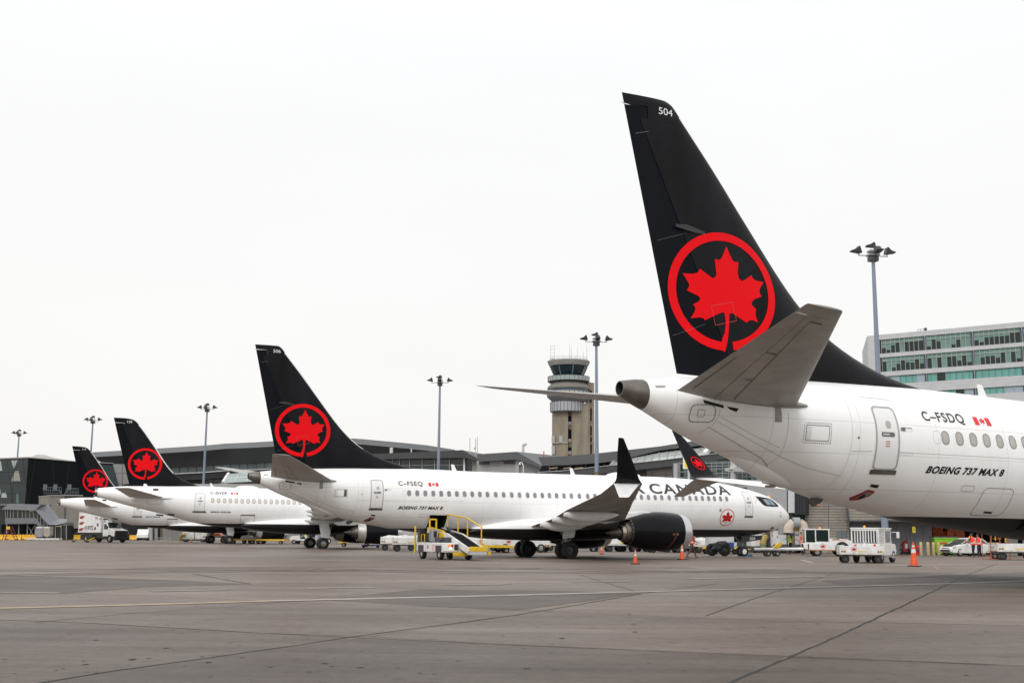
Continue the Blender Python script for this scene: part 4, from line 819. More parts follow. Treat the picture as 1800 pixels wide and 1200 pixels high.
for q in range(4): b.cyl((xc - .6 + .4 * q, 4, roof), (xc - .6 + .4 * q, 4, roof + 1.0), .03)
for z in (.5, .95): b.cyl((xc - .6, 4, roof + z), (xc + .6, 4, roof + z), .03)
b.box((xc + .55, 4, roof + .7), (.35, .3, .8)); b.box((xc - 6.5, 4, roof + .15), (1.2, .4, .15)); b.cyl((xc - 6.4, 4, roof), (xc - 6.4, 4, roof + .5), .05); F.add(b, 'roof_equipment', M_darkgrey)

# ---- control tower
TY = 330.; tb = at(1002, 940, TY); T = thing('control_tower', 'tall concrete control tower with a flared glass cab and ringed balconies', 'tower', (tb.x, tb.y, 0))
TX = lambda px: at(px, 940, TY).x - tb.x; TZ = lambda py: at(1002, py, TY).z
b = MB(); z1 = TZ(712)
b.prism([(TX(971), -4), (TX(988), -6.2), (TX(996.5), -6.2), (TX(996.5), 5), (TX(971), 5)], 'z', 0, z1); b.prism([(TX(1003), -6.2), (TX(1031), -5.2), (TX(1036), -4.5), (TX(1036), 6), (TX(1003), 6)], 'z', 0, z1)
b.bx(TX(996.5), TX(1003), -4.6, 5, 0, z1); b.build('shaft', M_conc, T, smooth=0)
b = MB(); b.prism([(TX(1031.5), -3.6), (TX(1044.5), -2.2), (TX(1044.5), 6), (TX(1031.5), 6)], 'z', 0, TZ(674)); b.build('stair_shaft', mat('weathered_concrete_side', (.30, .26, .20), .8, var=.25, vscale=.5, stretch=(1, 1, .25)), T, smooth=0)
for y0, y1 in ((734, 749), (757, 779), (788, 800)):
    b = MB(); b.bx(TX(997.2), TX(1002.6), -4.75, -4.55, TZ(y1), TZ(y0), 0); b.bx(TX(997.2), TX(1002.6), -4.8, -4.74, TZ(y1), TZ(y1) + .9, 1); b.build('slot_window', [M_bglass, M_mull], T, smooth=0)
for y0, y1 in ((688, 692), (704, 710), (719, 741), (750, 766), (770, 778), (782, 800)):
    b = MB(); xa, xb = TX(1036.7), TX(1039.5); b.bx(xa, xb, -3.35, -2.6, TZ(y1), TZ(y0), 0); b.bx(xa - .1, xb + .15, -3.25, -2.9, TZ(y1) - .2, TZ(y1) + (TZ(y0) - TZ(y1)) * .45, 1); b.build('stair_window', [M_bglass, M_palepanel], T, smooth=0)
b = MB()
for px, y0, y1 in ((971, 769, 781), (984, 769, 780), (971, 786, 800)): b.box((TX(px), -4.6 if px < 980 else -6.0, (TZ(y0) + TZ(y1)) / 2), (.9, .5, TZ(y0) - TZ(y1)))
b.tube([(TX(970), -4.4, TZ(781)), (TX(988), -6.4, TZ(781)), (TX(996), -6.4, TZ(781))], .15); b.build('shaft_panel', M_palepanel, T)
YR = -3.2; cx = TX(998.5); C2 = TX(995.5); kpx = TY / CAM_F
def ringed(prof, nm, m, n=20, c=cx, cap=True): b = MB(); b.lathe([(TZ(y), r * kpx) for y, r in prof], (c, YR, 0), 'z', n, 0, cap); return b.build(nm, m, T, smooth=20)
ringed([(727, 27.5), (726, 29), (710, 29), (709, 27)], 'lower_gallery', [mat('white_gallery_panel', (.36, .37, .39), .35)], 24, C2)
ringed([(709, 28), (701, 37.5), (700, 37.5)], 'flared_soffit', mat('soffit_grey_panel', (.22, .23, .24), .6), 24)  # soffit panels in one even grey
ringed([(700, 37.3), (692, 37.6), (691.5, 35)], 'gallery_parapet', M_palepanel, 24)
ringed([(693, 34), (687, 34.5), (686.5, 30)], 'gallery_glass', mat('blue_gallery_glass', (.07, .13, .18), .1), 24)
ringed([(687, 37.3), (684, 37.3), (677, 31), (674, 29)], 'gallery_roof', mat('brown_grey_gallery_roof', (.19, .175, .155), .6), 24)
ringed([(675.5, 32), (674, 36.8), (673.5, 36.8), (673.5, 32)], 'balcony_deck', M_darkgrey, 28)
ringed([(674, 36.2), (666, 36.6), (666, 36.0), (674, 35.6)], 'balcony_glass', mat('balcony_glass', (.30, .36, .35), .12), 28, cap=False)
ringed([(668, 26.5), (664.5, 26.5)], 'cab_base', M_mull, 16)
ringed([(665, 25.6), (648.5, 33)], 'cab_glass', mat('cab_glass', (.010, .026, .032), .08, spec=.6), 12)
ringed([(647.2, 33.6), (644, 35.5), (639, 37.6), (637.8, 36.8), (637.5, 30)], 'cab_roof', mat('pale_cab_roof', (.33, .325, .31), .5, var=.15, vscale=.5), 24)
b = MB()
for k in range(8):
    q = 2 * math.pi * (k + .25) / 8; b.cyl((cx + 25.9 * kpx * math.cos(q), YR + 25.9 * kpx * math.sin(q), TZ(665)), (cx + 33.2 * kpx * math.cos(q), YR + 33.2 * kpx * math.sin(q), TZ(648.5)), .12, n=6)
b.build('cab_mullion', mat('blue_steel_mullion', (.16, .25, .31), .4), T)
b = MB()
for k in range(28):
    q = 2 * math.pi * k / 28
    for yy, rr in ((709, 29), (691, 37.6)): b.cyl((C2 * (yy > 700) + cx * (yy < 700) + rr * kpx * 1.004 * math.cos(q), YR + rr * kpx * 1.004 * math.sin(q), TZ(yy + (17 if yy > 700 else 9))), (C2 * (yy > 700) + cx * (yy < 700) + rr * kpx * 1.004 * math.cos(q), YR + rr * kpx * 1.004 * math.sin(q), TZ(yy)), .06, n=5)
    b.cyl((cx + 36.3 * kpx * math.cos(q), YR + 36.3 * kpx * math.sin(q), TZ(674)), (cx + 36.6 * kpx * math.cos(q), YR + 36.6 * kpx * math.sin(q), TZ(665.5)), .05, n=5)
for yy, rr, c_ in ((709.5, 29, C2), (726, 29, C2), (691.4, 37.6, cx), (699.6, 37.6, cx), (674, 36.3, cx), (665.6, 36.6, cx)): b.tube([(c_ + rr * kpx * 1.004 * math.cos(2 * math.pi * k / 28), YR + rr * kpx * 1.004 * math.sin(2 * math.pi * k / 28), TZ(yy)) for k in range(29)], .06, 5)
b.build('gallery_mullion', M_darkgrey, T)
b = MB(); R1 = 33 * kpx
for z in (635.5, 632.8): b.tube([(cx + R1 * math.cos(2 * math.pi * k / 24), YR + R1 * math.sin(2 * math.pi * k / 24), TZ(z)) for k in range(25)], .045, 5)
for k in range(20): q = 2 * math.pi * k / 20; b.cyl((cx + R1 * math.cos(q), YR + R1 * math.sin(q), TZ(638)), (cx + R1 * math.cos(q), YR + R1 * math.sin(q), TZ(632.8)), .045, n=5)
b.build('roof_railing', M_lightgrey, T)
b = MB()
for px, y0 in ((1000.5, 607), (1014, 613), (1031, 609), (1003.5, 613), (1025, 621)): b.cyl((TX(px), YR, TZ(637)), (TX(px), YR, TZ(y0)), .06, .03, 6)
for px in (966.5, 973.5): b.cyl((TX(px), YR, TZ(637)), (TX(px), YR, TZ(611)), .035, n=6)
for yy in (611.5, 617, 623, 629): b.cyl((TX(966), YR, TZ(yy)), (TX(974), YR, TZ(yy)), .035, n=6)
b.box((TX(1004), 0, TZ(633.5)), (1.3, 1.2, 1.1)); b.box((TX(1012), 0, TZ(634.5)), (1.9, 1.2, .9)); b.box((TX(971), -2, TZ(635)), (.8, .8, .8)); b.box((TX(982), -2, TZ(635)), (.7, .7, .6)); b.build('roof_antennas', M_grey, T)

# ---- great hall with the long curved roof
F = Face('terminal_hall', 'low broad terminal hall under a long curved dark grey roof', 'building', 140, 240, 800, 240)
st = [140, 161, 230, 300, 359, 398, 447, 481, 540, 590, 618, 640, 700, 750, 800]
r0 = [796, 794.6, 790.5, 786.3, 782.6, 779, 776.9, 774.9, 772, 770, 770, 771.5, 777, 782, 790]
dl = lambda a, c_: [y + a + (c_ - a) * min(1, max(0, (481 - x) / 320)) for x, y in zip(st, r0)]
r1, r2, r3 = dl(9.5, 8.5), dl(37, 33), dl(48, 44)
def sheet(b, A, oa, Bq, ob_, m):
    for i in range(len(st) - 1): b.quad([F.v(st[i], A[i], oa), F.v(st[i + 1], A[i + 1], oa), F.v(st[i + 1], Bq[i + 1], ob_), F.v(st[i], Bq[i], ob_)], m)
b = MB(); sheet(b, r0, 0, r1, -.6, 0); sheet(b, r1, -.6, r2, 2.5, 1); sheet(b, r2, 2.5, [y - .5 for y in r2], 4, 1)
top = [F.v(x, y, 0) for x, y in zip(st, r0)]; bk = [v + Vector((0, 45, -1.5)) for v in top]
for i in range(len(st) - 1): b.quad([top[i], top[i + 1], bk[i + 1], bk[i]], 1)
F.add(b, 'roof', [M_fascia2, M_fascia], smooth=40)
b = MB(); sheet(b, [y - 2 for y in r2], 3.2, r3, 3.2, 0); F.add(b, 'clerestory_glass', mat('clerestory_glass', (.075, .11, .115), .1, var=.6, vscale=.12, spec=.6), smooth=0)
b = MB()
for i in range(46):
    x = 150 + i * 15.; k = [j for j in range(len(st) - 1) if st[j] <= x][-1]; u = (x - st[k]) / (st[k + 1] - st[k]); ya, yb = r2[k] + (r2[k + 1] - r2[k]) * u, r3[k] + (r3[k + 1] - r3[k]) * u
    if x < 795: b.slab([F.v(x - .4, ya - 1, 3.0), F.v(x + .4, ya - 1, 3.0), F.v(x + .4, yb, 3.0), F.v(x - .4, yb, 3.0)], (0, .15, 0))
F.add(b, 'clerestory_mullion', M_darkgrey, smooth=0)
b = MB(); e = [y + 1.2 for y in r3]; g = [y + 17 for y in r3]; sheet(b, r3, 1.4, e, 1.4, 1); sheet(b, e, 1.5, [y + 13 for y in r3], 2.6, 0); sheet(b, r3, 1.4, r3, 3.2, 1); sheet(b, [y + 13 for y in r3], 2.6, [y + 13 for y in r3], 6, 0)
sheet(b, [y + 23 for y in r3], 1.0, [y + 24.2 for y in r3], 1.0, 1); sheet(b, [y + 24.2 for y in r3], 1.2, [y + 32 for y in r3], 1.8, 0); sheet(b, [y + 23 for y in r3], 1.0, [y + 23 for y in r3], 5, 1); F.add(b, 'ledge', [M_fascia, M_strip], smooth=0)
b = MB(); sheet(b, [y + 12 for y in r3], 4, [y + 24 for y in r3], 4, 0); F.add(b, 'glazed_wall', mat('dim_green_glazing', (.02, .026, .022), .12), smooth=0)
b = MB()
for i in range(38):
    x = 290 + i * 14.
    k = [j for j in range(len(st) - 1) if st[j] <= x][-1]; u = (x - st[k]) / (st[k + 1] - st[k]); yb = r3[k] + (r3[k + 1] - r3[k]) * u
    if x < 790: b.slab([F.v(x - .3, yb + 12, 3.8), F.v(x + .3, yb + 12, 3.8), F.v(x + .3, yb + 23, 3.8), F.v(x - .3, yb + 23, 3.8)], (0, .15, 0))
F.add(b, 'wall_mullion', M_darkgrey, smooth=0)
b = MB(); b.bx(0, F.len, 4.2, 44, 0, F.p(500, 835)[1]); F.add(b, 'lower_wall', M_panel, smooth=0)
b = MB(); P = [(391.7, 848.5), (402, 832.5), (520, 824), (520, 842)]
b.slab([F.v(*P[0], -1.5), F.v(*P[1], 1.0), F.v(*P[2], 1.0), F.v(*P[3], -1.5)], (0, .2, .05), 0)
for k in (0, .16, .33, .5, .66, .83, 1):
    q0 = (P[0][0] + (P[3][0] - P[0][0]) * k, P[0][1] + (P[3][1] - P[0][1]) * k); q1 = (P[1][0] + (P[2][0] - P[1][0]) * k, P[1][1] + (P[2][1] - P[1][1]) * k); wd = .45 if k == 0 else .08
    b.cyl(F.v(*q0, -1.65), F.v(*q1, .85), wd, n=6, m=1)
b.cyl((F.v(*P[0], -1.6) + F.v(*P[1], .9)) / 2, (F.v(*P[3], -1.6) + F.v(*P[2], .9)) / 2, .08, n=6, m=1)
F.add(b, 'sloping_skylight', [mat('pale_skylight_glass', (.42, .5, .48), .12), M_textw], smooth=0)
b = MB(); q = F.v(688, 788, -3); b.cyl(q + Vector((0, 0, -4)), q + Vector((0, 0, .2)), .35); F.add(b, 'roof_flue', M_strip); b = MB(); q = F.v(723, 789, -3); b.cyl(q + Vector((0, 0, -4)), q + Vector((0, 0, .1)), .14); F.add(b, 'roof_flue', M_strip)

# ---- central wing of the terminal
F = Face('terminal_wing', 'grey terminal wing with a glazed corner and dark overhanging fascia behind the airliner lettered C-FSEQ', 'building', 600, 196, 842, 188)
b = MB(); F.slab(b, [(600, 800), (655, 797.5), (813, 790.5), (816, 804), (655, 807), (600, 808)], -1.2, 14); F.slab(b, [(813.2, 790.6), (841, 806.5), (839, 809), (816, 804)], -1.2, 14); F.add(b, 'fascia', M_fascia, smooth=0)
b = MB(); F.slab(b, [(600, 807), (830, 803), (830, 880), (600, 880)], .3, 12); F.add(b, 'glazing', mat('green_grey_glazing', (.035, .055, .05), .1, var=.5, vscale=.25, spec=.5), smooth=0)
b = MB()
for x in (690, 702, 720, 742, 764, 790): F.slab(b, [(x - .5, 806), (x + .5, 806), (x + .5, 880), (x - .5, 880)], .1, .19)
F.slab(b, [(814.5, 803), (817, 803), (817, 880), (814.5, 880)], -.1, .35, 1)
for y in (817, 828, 840): F.slab(b, [(600, y + .8), (815, y - .4), (815, y + .3), (600, y + 1.5)], .14, .12)
F.add(b, 'mullion', [M_mull, M_textw], smooth=0)
b = MB(); F.slab(b, [(830, 807), (842, 807), (842, 880), (830, 880)], .2, 12); F.add(b, 'corner_wall', M_panel, smooth=0)
b = MB(); b.bx(0, F.len, .5, 12, 0, F.p(700, 860)[1]); F.add(b, 'lower_wall', M_palepanel, smooth=0)
F = Face('terminal_block', 'grey louvred terminal block with an angular dark fascia, left of the control tower', 'building', 838, 180, 955, 172)
b = MB(); F.slab(b, [(838, 798), (908, 793.5), (908, 807), (841, 811)], -1.0, 14); F.slab(b, [(908.1, 793.6), (953, 818.5), (951, 822), (908.1, 807)], -1.0, 14); F.add(b, 'fascia', M_fascia2, smooth=0)
b = MB(); F.slab(b, [(838, 809), (908, 806), (908, 885), (838, 885)], 0, 12); F.add(b, 'louvred_wall', M_louvre, smooth=0)
b = MB(); F.slab(b, [(842, 811.5), (860, 811), (860, 816), (842, 816.5)], -.05, .1); F.add(b, 'vent', M_darkgrey, smooth=0); b = MB(); F.slab(b, [(885, 810.5), (905, 810), (905, 815), (885, 815.5)], -.05, .1); F.add(b, 'vent', M_darkgrey, smooth=0)
b = MB(); F.slab(b, [(908.2, 807), (955, 821), (955, 885), (908.2, 885)], .1, 12); F.add(b, 'panel_wall', M_panel, smooth=0)
b = MB(); F.slab(b, [(906.3, 806.8), (912, 806.8), (912, 885), (906.3, 885)], -.2, .35); F.add(b, 'pilaster', M_palepanel, smooth=0)
b = MB(); q = F.v(919.5, 795, 3); b.tube([q, q + Vector((0, 0, 1.0)), q + Vector((.1, 0, 1.2)), q + Vector((.6, 0, 1.25))], .22, 10); F.add(b, 'roof_vent', M_strip)
b = MB()
for px, y0 in ((826, 769), (836, 771), (839, 767)): q = F.v(px, 800, 5); b.cyl(q, F.v(px, y0, 5), .06, n=6)
b.tube([F.v(836, 786, 5), F.v(833, 789, 5)], .1); F.add(b, 'roof_antennas', M_lightgrey)
b = MB(); q = F.v(919, 830, -1.5); b.tube([q + Vector((.1, 0, -.6)), q + Vector((.1, 0, 1)), q + Vector((-.2, 0, 1.5)), q + Vector((-.55, 0, 1.5))], .06); b.cyl(q + Vector((-.55, 0, 1.5)), q + Vector((-.55, 0, 1.15)), .16, .14); F.add(b, 'security_camera', M_textw)
# glass-roofed wing running to the right
F = Face('terminal_gallery', 'grey terminal gallery with a sloping glass roof band, below and right of the control tower', 'building', 940, 168, 1290, 122)
b = MB(); F.slab(b, [(946, 803.4), (999, 800.7), (1046, 796.7), (1082, 792.8), (1160, 784), (1227, 773.4), (1300, 760), (1300, 768), (1253, 780), (1160, 791), (1082, 810), (1046, 813.8), (1001, 816.8), (953, 818)], 0, 8); F.add(b, 'upper_fascia', M_fascia2, smooth=0)
b = MB(); F.slab(b, [(940, 829.7), (983, 827.5), (1006, 824), (1050, 820), (1082, 817.5), (1160, 808.3), (1272, 795.2), (1300, 792), (1300, 803), (1160, 821), (1057, 831.5), (1000, 836), (940, 842)], -2.2, 8); F.add(b, 'lower_fascia', M_fascia, smooth=0)
b = MB(); F.slab(b, [(945, 829), (983, 827), (1050, 819.5), (1160, 807.8), (1300, 791.5), (1300, 792.2), (1160, 808.6), (1050, 820.3), (983, 827.9), (945, 829.8)], -2.35, .12); F.add(b, 'fascia_edge', M_strip, smooth=0)
b = MB(); F.slab(b, [(953, 817), (1046, 813), (1090, 809), (1090, 822), (946, 832)], 1.5, .3, 0)
for x in (965, 978, 1003, 1029, 1045, 1062): F.slab(b, [(x, 814), (x + .6, 814), (x + .6, 830), (x, 830)], 1.3, .18, 1)
for x in (966, 990, 1010): F.slab(b, [(x, 822), (x + 14, 820.5), (x + 13, 822.5), (x + 1, 823.5)], 1.36, .1, 2)
F.add(b, 'clerestory', [M_bglass, M_mull, M_warm], smooth=0)
b = MB(); A = [(1083, 808.5), (1160, 790), (1253, 779)]; Bq = [(1076, 818), (1160, 808.3), (1238, 799)]
def lerp2(L_, k): 
    k *= len(L_) - 1; i = min(int(k), len(L_) - 2); u = k - i; return (L_[i][0] + (L_[i + 1][0] - L_[i][0]) * u, L_[i][1] + (L_[i + 1][1] - L_[i][1]) * u)
N_ = 12
for i in range(N_):
    for j, m_ in ((0, 1), (.36, 0)):
        j2 = .36 if j == 0 else 1
        def pt(k, jj): a, c = lerp2(A, k), lerp2(Bq, k); return F.v(a[0] + (c[0] - a[0]) * jj, a[1] + (c[1] - a[1]) * jj, 1.2 - 3.0 * jj)
        b.slab([pt(i / N_, j), pt((i + 1) / N_, j), pt((i + 1) / N_, j2), pt(i / N_, j2)], (0, .15, -.05), m_)
    b.cyl(pt(i / N_, 0) + Vector((0, -.06, 0)), pt(i / N_, 1) + Vector((0, -.06, 0)), .07 if i else .3, n=6, m=2)
for jj in (.36, .68): b.tube([pt(i / N_, jj) + Vector((0, -.06, 0)) for i in range(N_ + 1)], .06, 6, 2)
b.cyl(pt(1, 0), pt(1, 1), .35, n=6, m=3); F.add(b, 'sloping_glass_roof', [mat('milky_glass_roof', (.52, .57, .54), .15, var=.15, vscale=.3), mat('teal_glass_roof', (.15, .23, .22), .12), M_mull, M_textw], smooth=0)
b = MB(); F.slab(b, [(940, 840), (1000, 835), (1160, 820), (1300, 802), (1300, 950), (940, 955)], 0, 7); F.add(b, 'panel_wall', M_palepanel, smooth=0)
b = MB()
for y in (838, 846, 856): F.slab(b, [(1000, y), (1190, y - 4), (1190, y - 3.5), (1000, y + .5)], -.03, .06)
for x in (1010, 1045, 1075, 1105, 1145, 1170): F.slab(b, [(x, 829), (x + .4, 829), (x + .4, 880), (x, 880)], -.03, .06)
F.slab(b, [(1119, 826), (1136, 824.5), (1136, 850), (1119, 850)], -.06, .05); F.add(b, 'panel_joint', M_darkgrey, smooth=0)
b = MB(); q = F.v(956, 803, 3); b.cyl(q, q + Vector((0, 0, .9)), .08); q = F.v(996, 800, 3); b.cyl(q, q + Vector((0, 0, .35)), .07); F.add(b, 'obstruction_marker', M_redlens)
b = MB(); b.bx(0, F.len, .5, 25, 0, F.p(1100, 832)[1]); F.add(b, 'body', M_panel, smooth=0)
# gate lounge: dark glazing behind a steel lattice
F = Face('gate_lounge', 'glazed gate lounge behind a pale steel lattice, above the cockpit of the airliner seen whole', 'building', 1182, 116, 1345, 108)
b = MB(); F.slab(b, [(1182, 812), (1345, 806), (1345, 960), (1182, 960)], .6, 8); F.add(b, 'glazing', mat('gate_lounge_glass', (.055, .085, .08), .1, var=.4, vscale=.5, spec=.5), smooth=0)
b = MB()
for x in (1195, 1204, 1213, 1224, 1231, 1240, 1251, 1259, 1270, 1281, 1296, 1305, 1313, 1322, 1331, 1340): b.cyl(F.v(x, 812, .3), F.v(x, 880, .3), .035, n=6)
for x0_, x1_, y in ((1188, 1345, 814), (1205, 1290, 820), (1240, 1345, 824), (1188, 1260, 829), (1230, 1345, 832), (1188, 1345, 839)): b.cyl(F.v(x0_, y + .4, .25), F.v(x1_, y - 2, .25), .035, n=6)
F.slab(b, [(1184, 814), (1190.5, 814), (1190.5, 880), (1184, 880)], 0, .5, 1); F.slab(b, [(1182, 845), (1345, 843), (1345, 856), (1182, 857)], .1, .3, 1); F.add(b, 'lattice', [mat('lattice_steel', (.30, .33, .34), .45), M_palepanel], smooth=0)
b = MB(); F.slab(b, [(1274, 822), (1310, 820), (1310, 829), (1274, 828)], -1.0, .5); q = F.v(1289, 806, -.7); b.cyl(F.v(1289, 850, -.7), q, .28, n=10); b.lathe([(0, .45), (.35, .3), (.6, .2)], q + Vector((0, 0, -1.0)), 'z', 14, 0, True); F.add(b, 'service_gantry', M_palepanel, smooth=30)
S = Face('gate_sign', 'yellow gate number sign beside the small winglet with a red roundel', 'sign', 1200, 113, 1220, 113)
b = MB(); S.slab(b, [(1201, 803), (1220, 803), (1220, 823.5), (1201, 823.5)], 0, .25, 0); S.slab(b, [(1203.2, 805), (1218, 805), (1218, 821.5), (1203.2, 821.5)], -.012, .01, 1); b.build('panel', [M_textw, mat('sign_yellow', (.85, .68, .02), .4)], S.root, smooth=0)
a0, z0 = S.p(1211, 820.5); lettering('7', 'numeral', M_blackpaint, S.root, lambda u, v: Vector((a0 + u, -.016, z0 + v)), .42, .6, offset=.02)
b = MB(); b.bx(S.p(1209, 830)[0], S.p(1213, 830)[0], .1, .2, 0, S.p(1210, 823.5)[1]); b.build('post', M_lightgrey, S.root)

# ---- jet bridge at the nose of the airliner seen whole
F = Face('jet_bridge', 'grey jet bridge with a dark bellows end behind the cockpit of airliner 506', 'jet bridge', 1313, 104.5, 1415, 102.5)
b = MB(); F.slab(b, [(1313, 848.5), (1383.5, 851), (1383.5, 899), (1313, 896)], 0, 3.2); F.add(b, 'tunnel', mat('jet_bridge_paint', (.33, .335, .34), .5, var=.12, vscale=.7), smooth=0, bev=.05)
b = MB(); F.slab(b, [(1385, 853), (1396.5, 853), (1396.5, 901), (1385, 901)], -.25, 3.4); F.add(b, 'lift_column', M_lightgrey, smooth=0, bev=.04)
b = MB(); F.slab(b, [(1397, 852), (1415, 852), (1415, 903), (1397, 903)], .1, 3)
for k in range(6): F.slab(b, [(1397.5 + 3 * k, 850), (1399 + 3 * k, 850), (1399 + 3 * k, 904), (1397.5 + 3 * k, 904)], -.05, 3.2)
F.add(b, 'bellows', mat('dark_bellows_canvas', (.035, .038, .045), .8), smooth=0)
b = MB(); b.bx(F.p(1387, 900)[0], F.p(1392.5, 900)[0], .5, .9, .4, 3.6); b.bx(F.p(1340, 900)[0], F.p(1348, 900)[0], 1, 1.5, .4, 3.6); b.box((F.p(1378, 900)[0], 1, .6), (2.2, 1.2, .35)); F.add(b, 'support', M_darkgrey, bev=.02)
for k in (-.6, .6): wheel('wheel', F.root, (F.p(1378, 900)[0] + k, .6, .4), .4, .3)
b = MB(); q = F.v(1351, 874.5, -.15); b.lathe([(0, .09), (.1, .09), (.17, .03)], q, 'z', 12, 0, True); F.add(b, 'beacon', mat('lit_orange_beacon', (.9, .25, .05), .4, emit=((1, .28, .08), 1.6)))

# ---- service building at the right: ribbed cladding over a garage
F = Face('service_building', 'service building of ribbed metal over grey doors and an open garage at the right', 'building', 1408, 104.5, 1900, 97.5)
b = MB(); F.slab(b, [(1415, 800), (1493, 800), (1493, 975), (1415, 975)], .35, 10); F.add(b, 'ribbed_wall', M_corr, smooth=0)
b = MB(); F.slab(b, [(1491, 800), (1905, 800), (1905, 915), (1491, 914.5)], -1.2, 9); F.add(b, 'ribbed_overhang', M_corr, smooth=0)
b = MB(); F.slab(b, [(1484, 878), (1489, 878), (1493.5, 914), (1489.5, 914)], -1.35, .5); F.slab(b, [(1486, 914.2), (1905, 915), (1905, 917), (1486, 916.3)], -1.3, 1.4); F.add(b, 'overhang_edge', M_darkgrey, smooth=0)
b = MB(); F.slab(b, [(1493, 916), (1638, 916), (1638, 976), (1493, 976)], .8, .3)
for x in (1520, 1547, 1575, 1600, 1622): F.slab(b, [(x, 917), (x + .5, 917), (x + .5, 976), (x, 976)], .77, .04, 1)
F.add(b, 'sliding_doors', [M_purple, mat('door_seam', (.09, .09, .1), .7)], smooth=0)
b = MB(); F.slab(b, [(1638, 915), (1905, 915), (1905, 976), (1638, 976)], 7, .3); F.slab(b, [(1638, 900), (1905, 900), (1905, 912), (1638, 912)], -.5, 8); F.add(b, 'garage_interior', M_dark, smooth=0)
b = MB(); F.slab(b, [(1768, 915), (1789, 915), (1789, 976), (1768, 976)], .2, .6); F.slab(b, [(1798, 915), (1850, 915), (1850, 976), (1798, 976)], .2, .6); F.add(b, 'concrete_pier', M_beige, smooth=0)
b = MB(); F.slab(b, [(1470, 932), (1488.5, 932), (1488.5, 975), (1470, 975)], .28, .06, 0); F.slab(b, [(1478.8, 932), (1479.6, 932), (1479.6, 975), (1478.8, 975)], .26, .03, 1); F.add(b, 'door', [mat('grey_green_door', (.14, .16, .16), .5), M_darkgrey], smooth=0)
b = MB(); F.slab(b, [(1432.5, 878), (1441, 878), (1441, 888.5), (1432.5, 888.5)], .3, .04, 0)
for k in range(4): F.slab(b, [(1434, 880 + 2.2 * k), (1439.5, 880 + 2.2 * k), (1439.5, 880.9 + 2.2 * k), (1434, 880.9 + 2.2 * k)], .28, .015, 1)
F.add(b, 'notice_board', [mat('faded_orange_board', (.62, .16, .07), .6), mat('pale_orange_print', (.7, .4, .3), .6)], smooth=0)
b = MB(); F.slab(b, [(1456, 860), (1456.6, 860), (1456.6, 975), (1456, 975)], .3, .04); F.add(b, 'cladding_joint', M_darkgrey, smooth=0)
# orange pipework and hose drum inside the garage
G = thing('pipework', 'orange pipework and hose drum inside the dark garage', 'pipework', at(1660, 972, 103).xy.to_3d())
GL = lambda px, py, Y=103.: at(px, py, Y) - G.location
M_pipe = mat('orange_pipe_paint', (.52, .10, .02), .45, var=.3, vscale=3)
b = MB()
for x in (1641, 1645, 1650, 1655): b.cyl(GL(x, 915), GL(x, 976), .12)
for y in (927, 937, 951): b.tube([GL(1640, y), GL(1665, y - 1)], .1)
for x, y, r in ((1643, 943, .3), (1652, 947, .36), (1660, 944, .3), (1648, 955, .3), (1665, 948, .3), (1669, 940, .22)): b.lathe([(-.3, r * .6), (-.25, r), (.25, r), (.3, r * .6)], GL(x, y), 'x', 14, 0, True)
b.build('pipe_run', M_pipe, G); b = MB()
q = GL(1678, 939); b.lathe([(-.35, .2), (-.34, .78), (-.28, .78), (-.27, .45), (.27, .45), (.28, .78), (.34, .78), (.35, .2)], q, 'y', 24, 0, True); b.cyl(q + Vector((0, -.6, 0)), q + Vector((0, .6, 0)), .1); b.box(q + Vector((0, 0, -1.1)), (.5, .6, .9)); b.build('hose_drum', M_pipe, G)
b = MB(); b.box(GL(1653, 954), (.4, .3, .4)); b.box(GL(1642, 941), (.25, .2, .25)); b.build('valve_actuator', mat('olive_actuator', (.28, .25, .05), .5), G, bev=.03)

# ---- left end: black glass pavilion, covered stair, stair tower
F = Face('glass_pavilion', 'black glass pavilion with leaning triangular panes at the far left', 'building', -40, 204, 212, 212)
b = MB(); F.slab(b, [(50, 804), (132, 810.5), (176, 814), (176, 888), (44, 886)], 0, 22); F.slab(b, [(44, 889), (150, 889), (150, 960), (44, 960)], 4, 18); F.add(b, 'dark_facet', M_bglass, smooth=0)
b = MB(); F.slab(b, [(-45, 808), (49.8, 804), (43.8, 886), (-45, 884)], .05, 22); F.slab(b, [(-45, 886), (43, 888), (43, 960), (-45, 960)], 5, 18); F.add(b, 'reflecting_facet', mat('mirroring_dark_glass', (.022, .032, .034), .07, var=.5, vscale=.15, spec=.6), smooth=0)
b = MB(); T_ = lambda p_, m: b.quad([F.v(x, y, -.02) for x, y in p_], m)
for p_, m in (([(20, 809), (30.5, 808.5), (24.5, 824)], 0), ([(26, 827.5), (33, 827), (36, 845), (20, 845)], 1), ([(-2, 810), (1.5, 810), (4, 827), (-2, 827)], 0), ([(3, 866), (10, 865), (12.5, 874), (2, 874)], 0), ([(29, 867), (32, 867), (33.5, 884), (28, 884)], 2), ([(-10, 856), (0, 858), (1.5, 868), (-10, 868)], 0)): T_(p_, m)
F.add(b, 'sky_toned_pane', [mat('pale_sky_pane', (.38, .46, .42), .15), mat('hazy_sky_pane', (.30, .29, .26), .15), mat('dim_teal_pane', (.10, .17, .15), .15), mat('brown_black_pane', (.018, .016, .016), .15)], smooth=0)  # sky showing in these panes is put into their colour
b = MB()
for k in range(3): b.cyl(F.v(62 + 30 * k, 808 + 2 * k, -.03), F.v(56 + 32 * k + (9 if k % 2 else -7), 886, -.03), .025, n=5)
for k in range(6): b.cyl(F.v(-30 + 14 * k, 808, -.03), F.v(-24 + 13 * k + (8 if k % 2 else -8), 885, -.03), .03, n=5)
for y in (827, 846, 865): b.cyl(F.v(-40, y + 1, -.03), F.v(50, y + 2, -.03), .03, n=5)
F.add(b, 'glazing_bar', mat('dark_glazing_bar', (.016, .018, .019), .4), smooth=0)
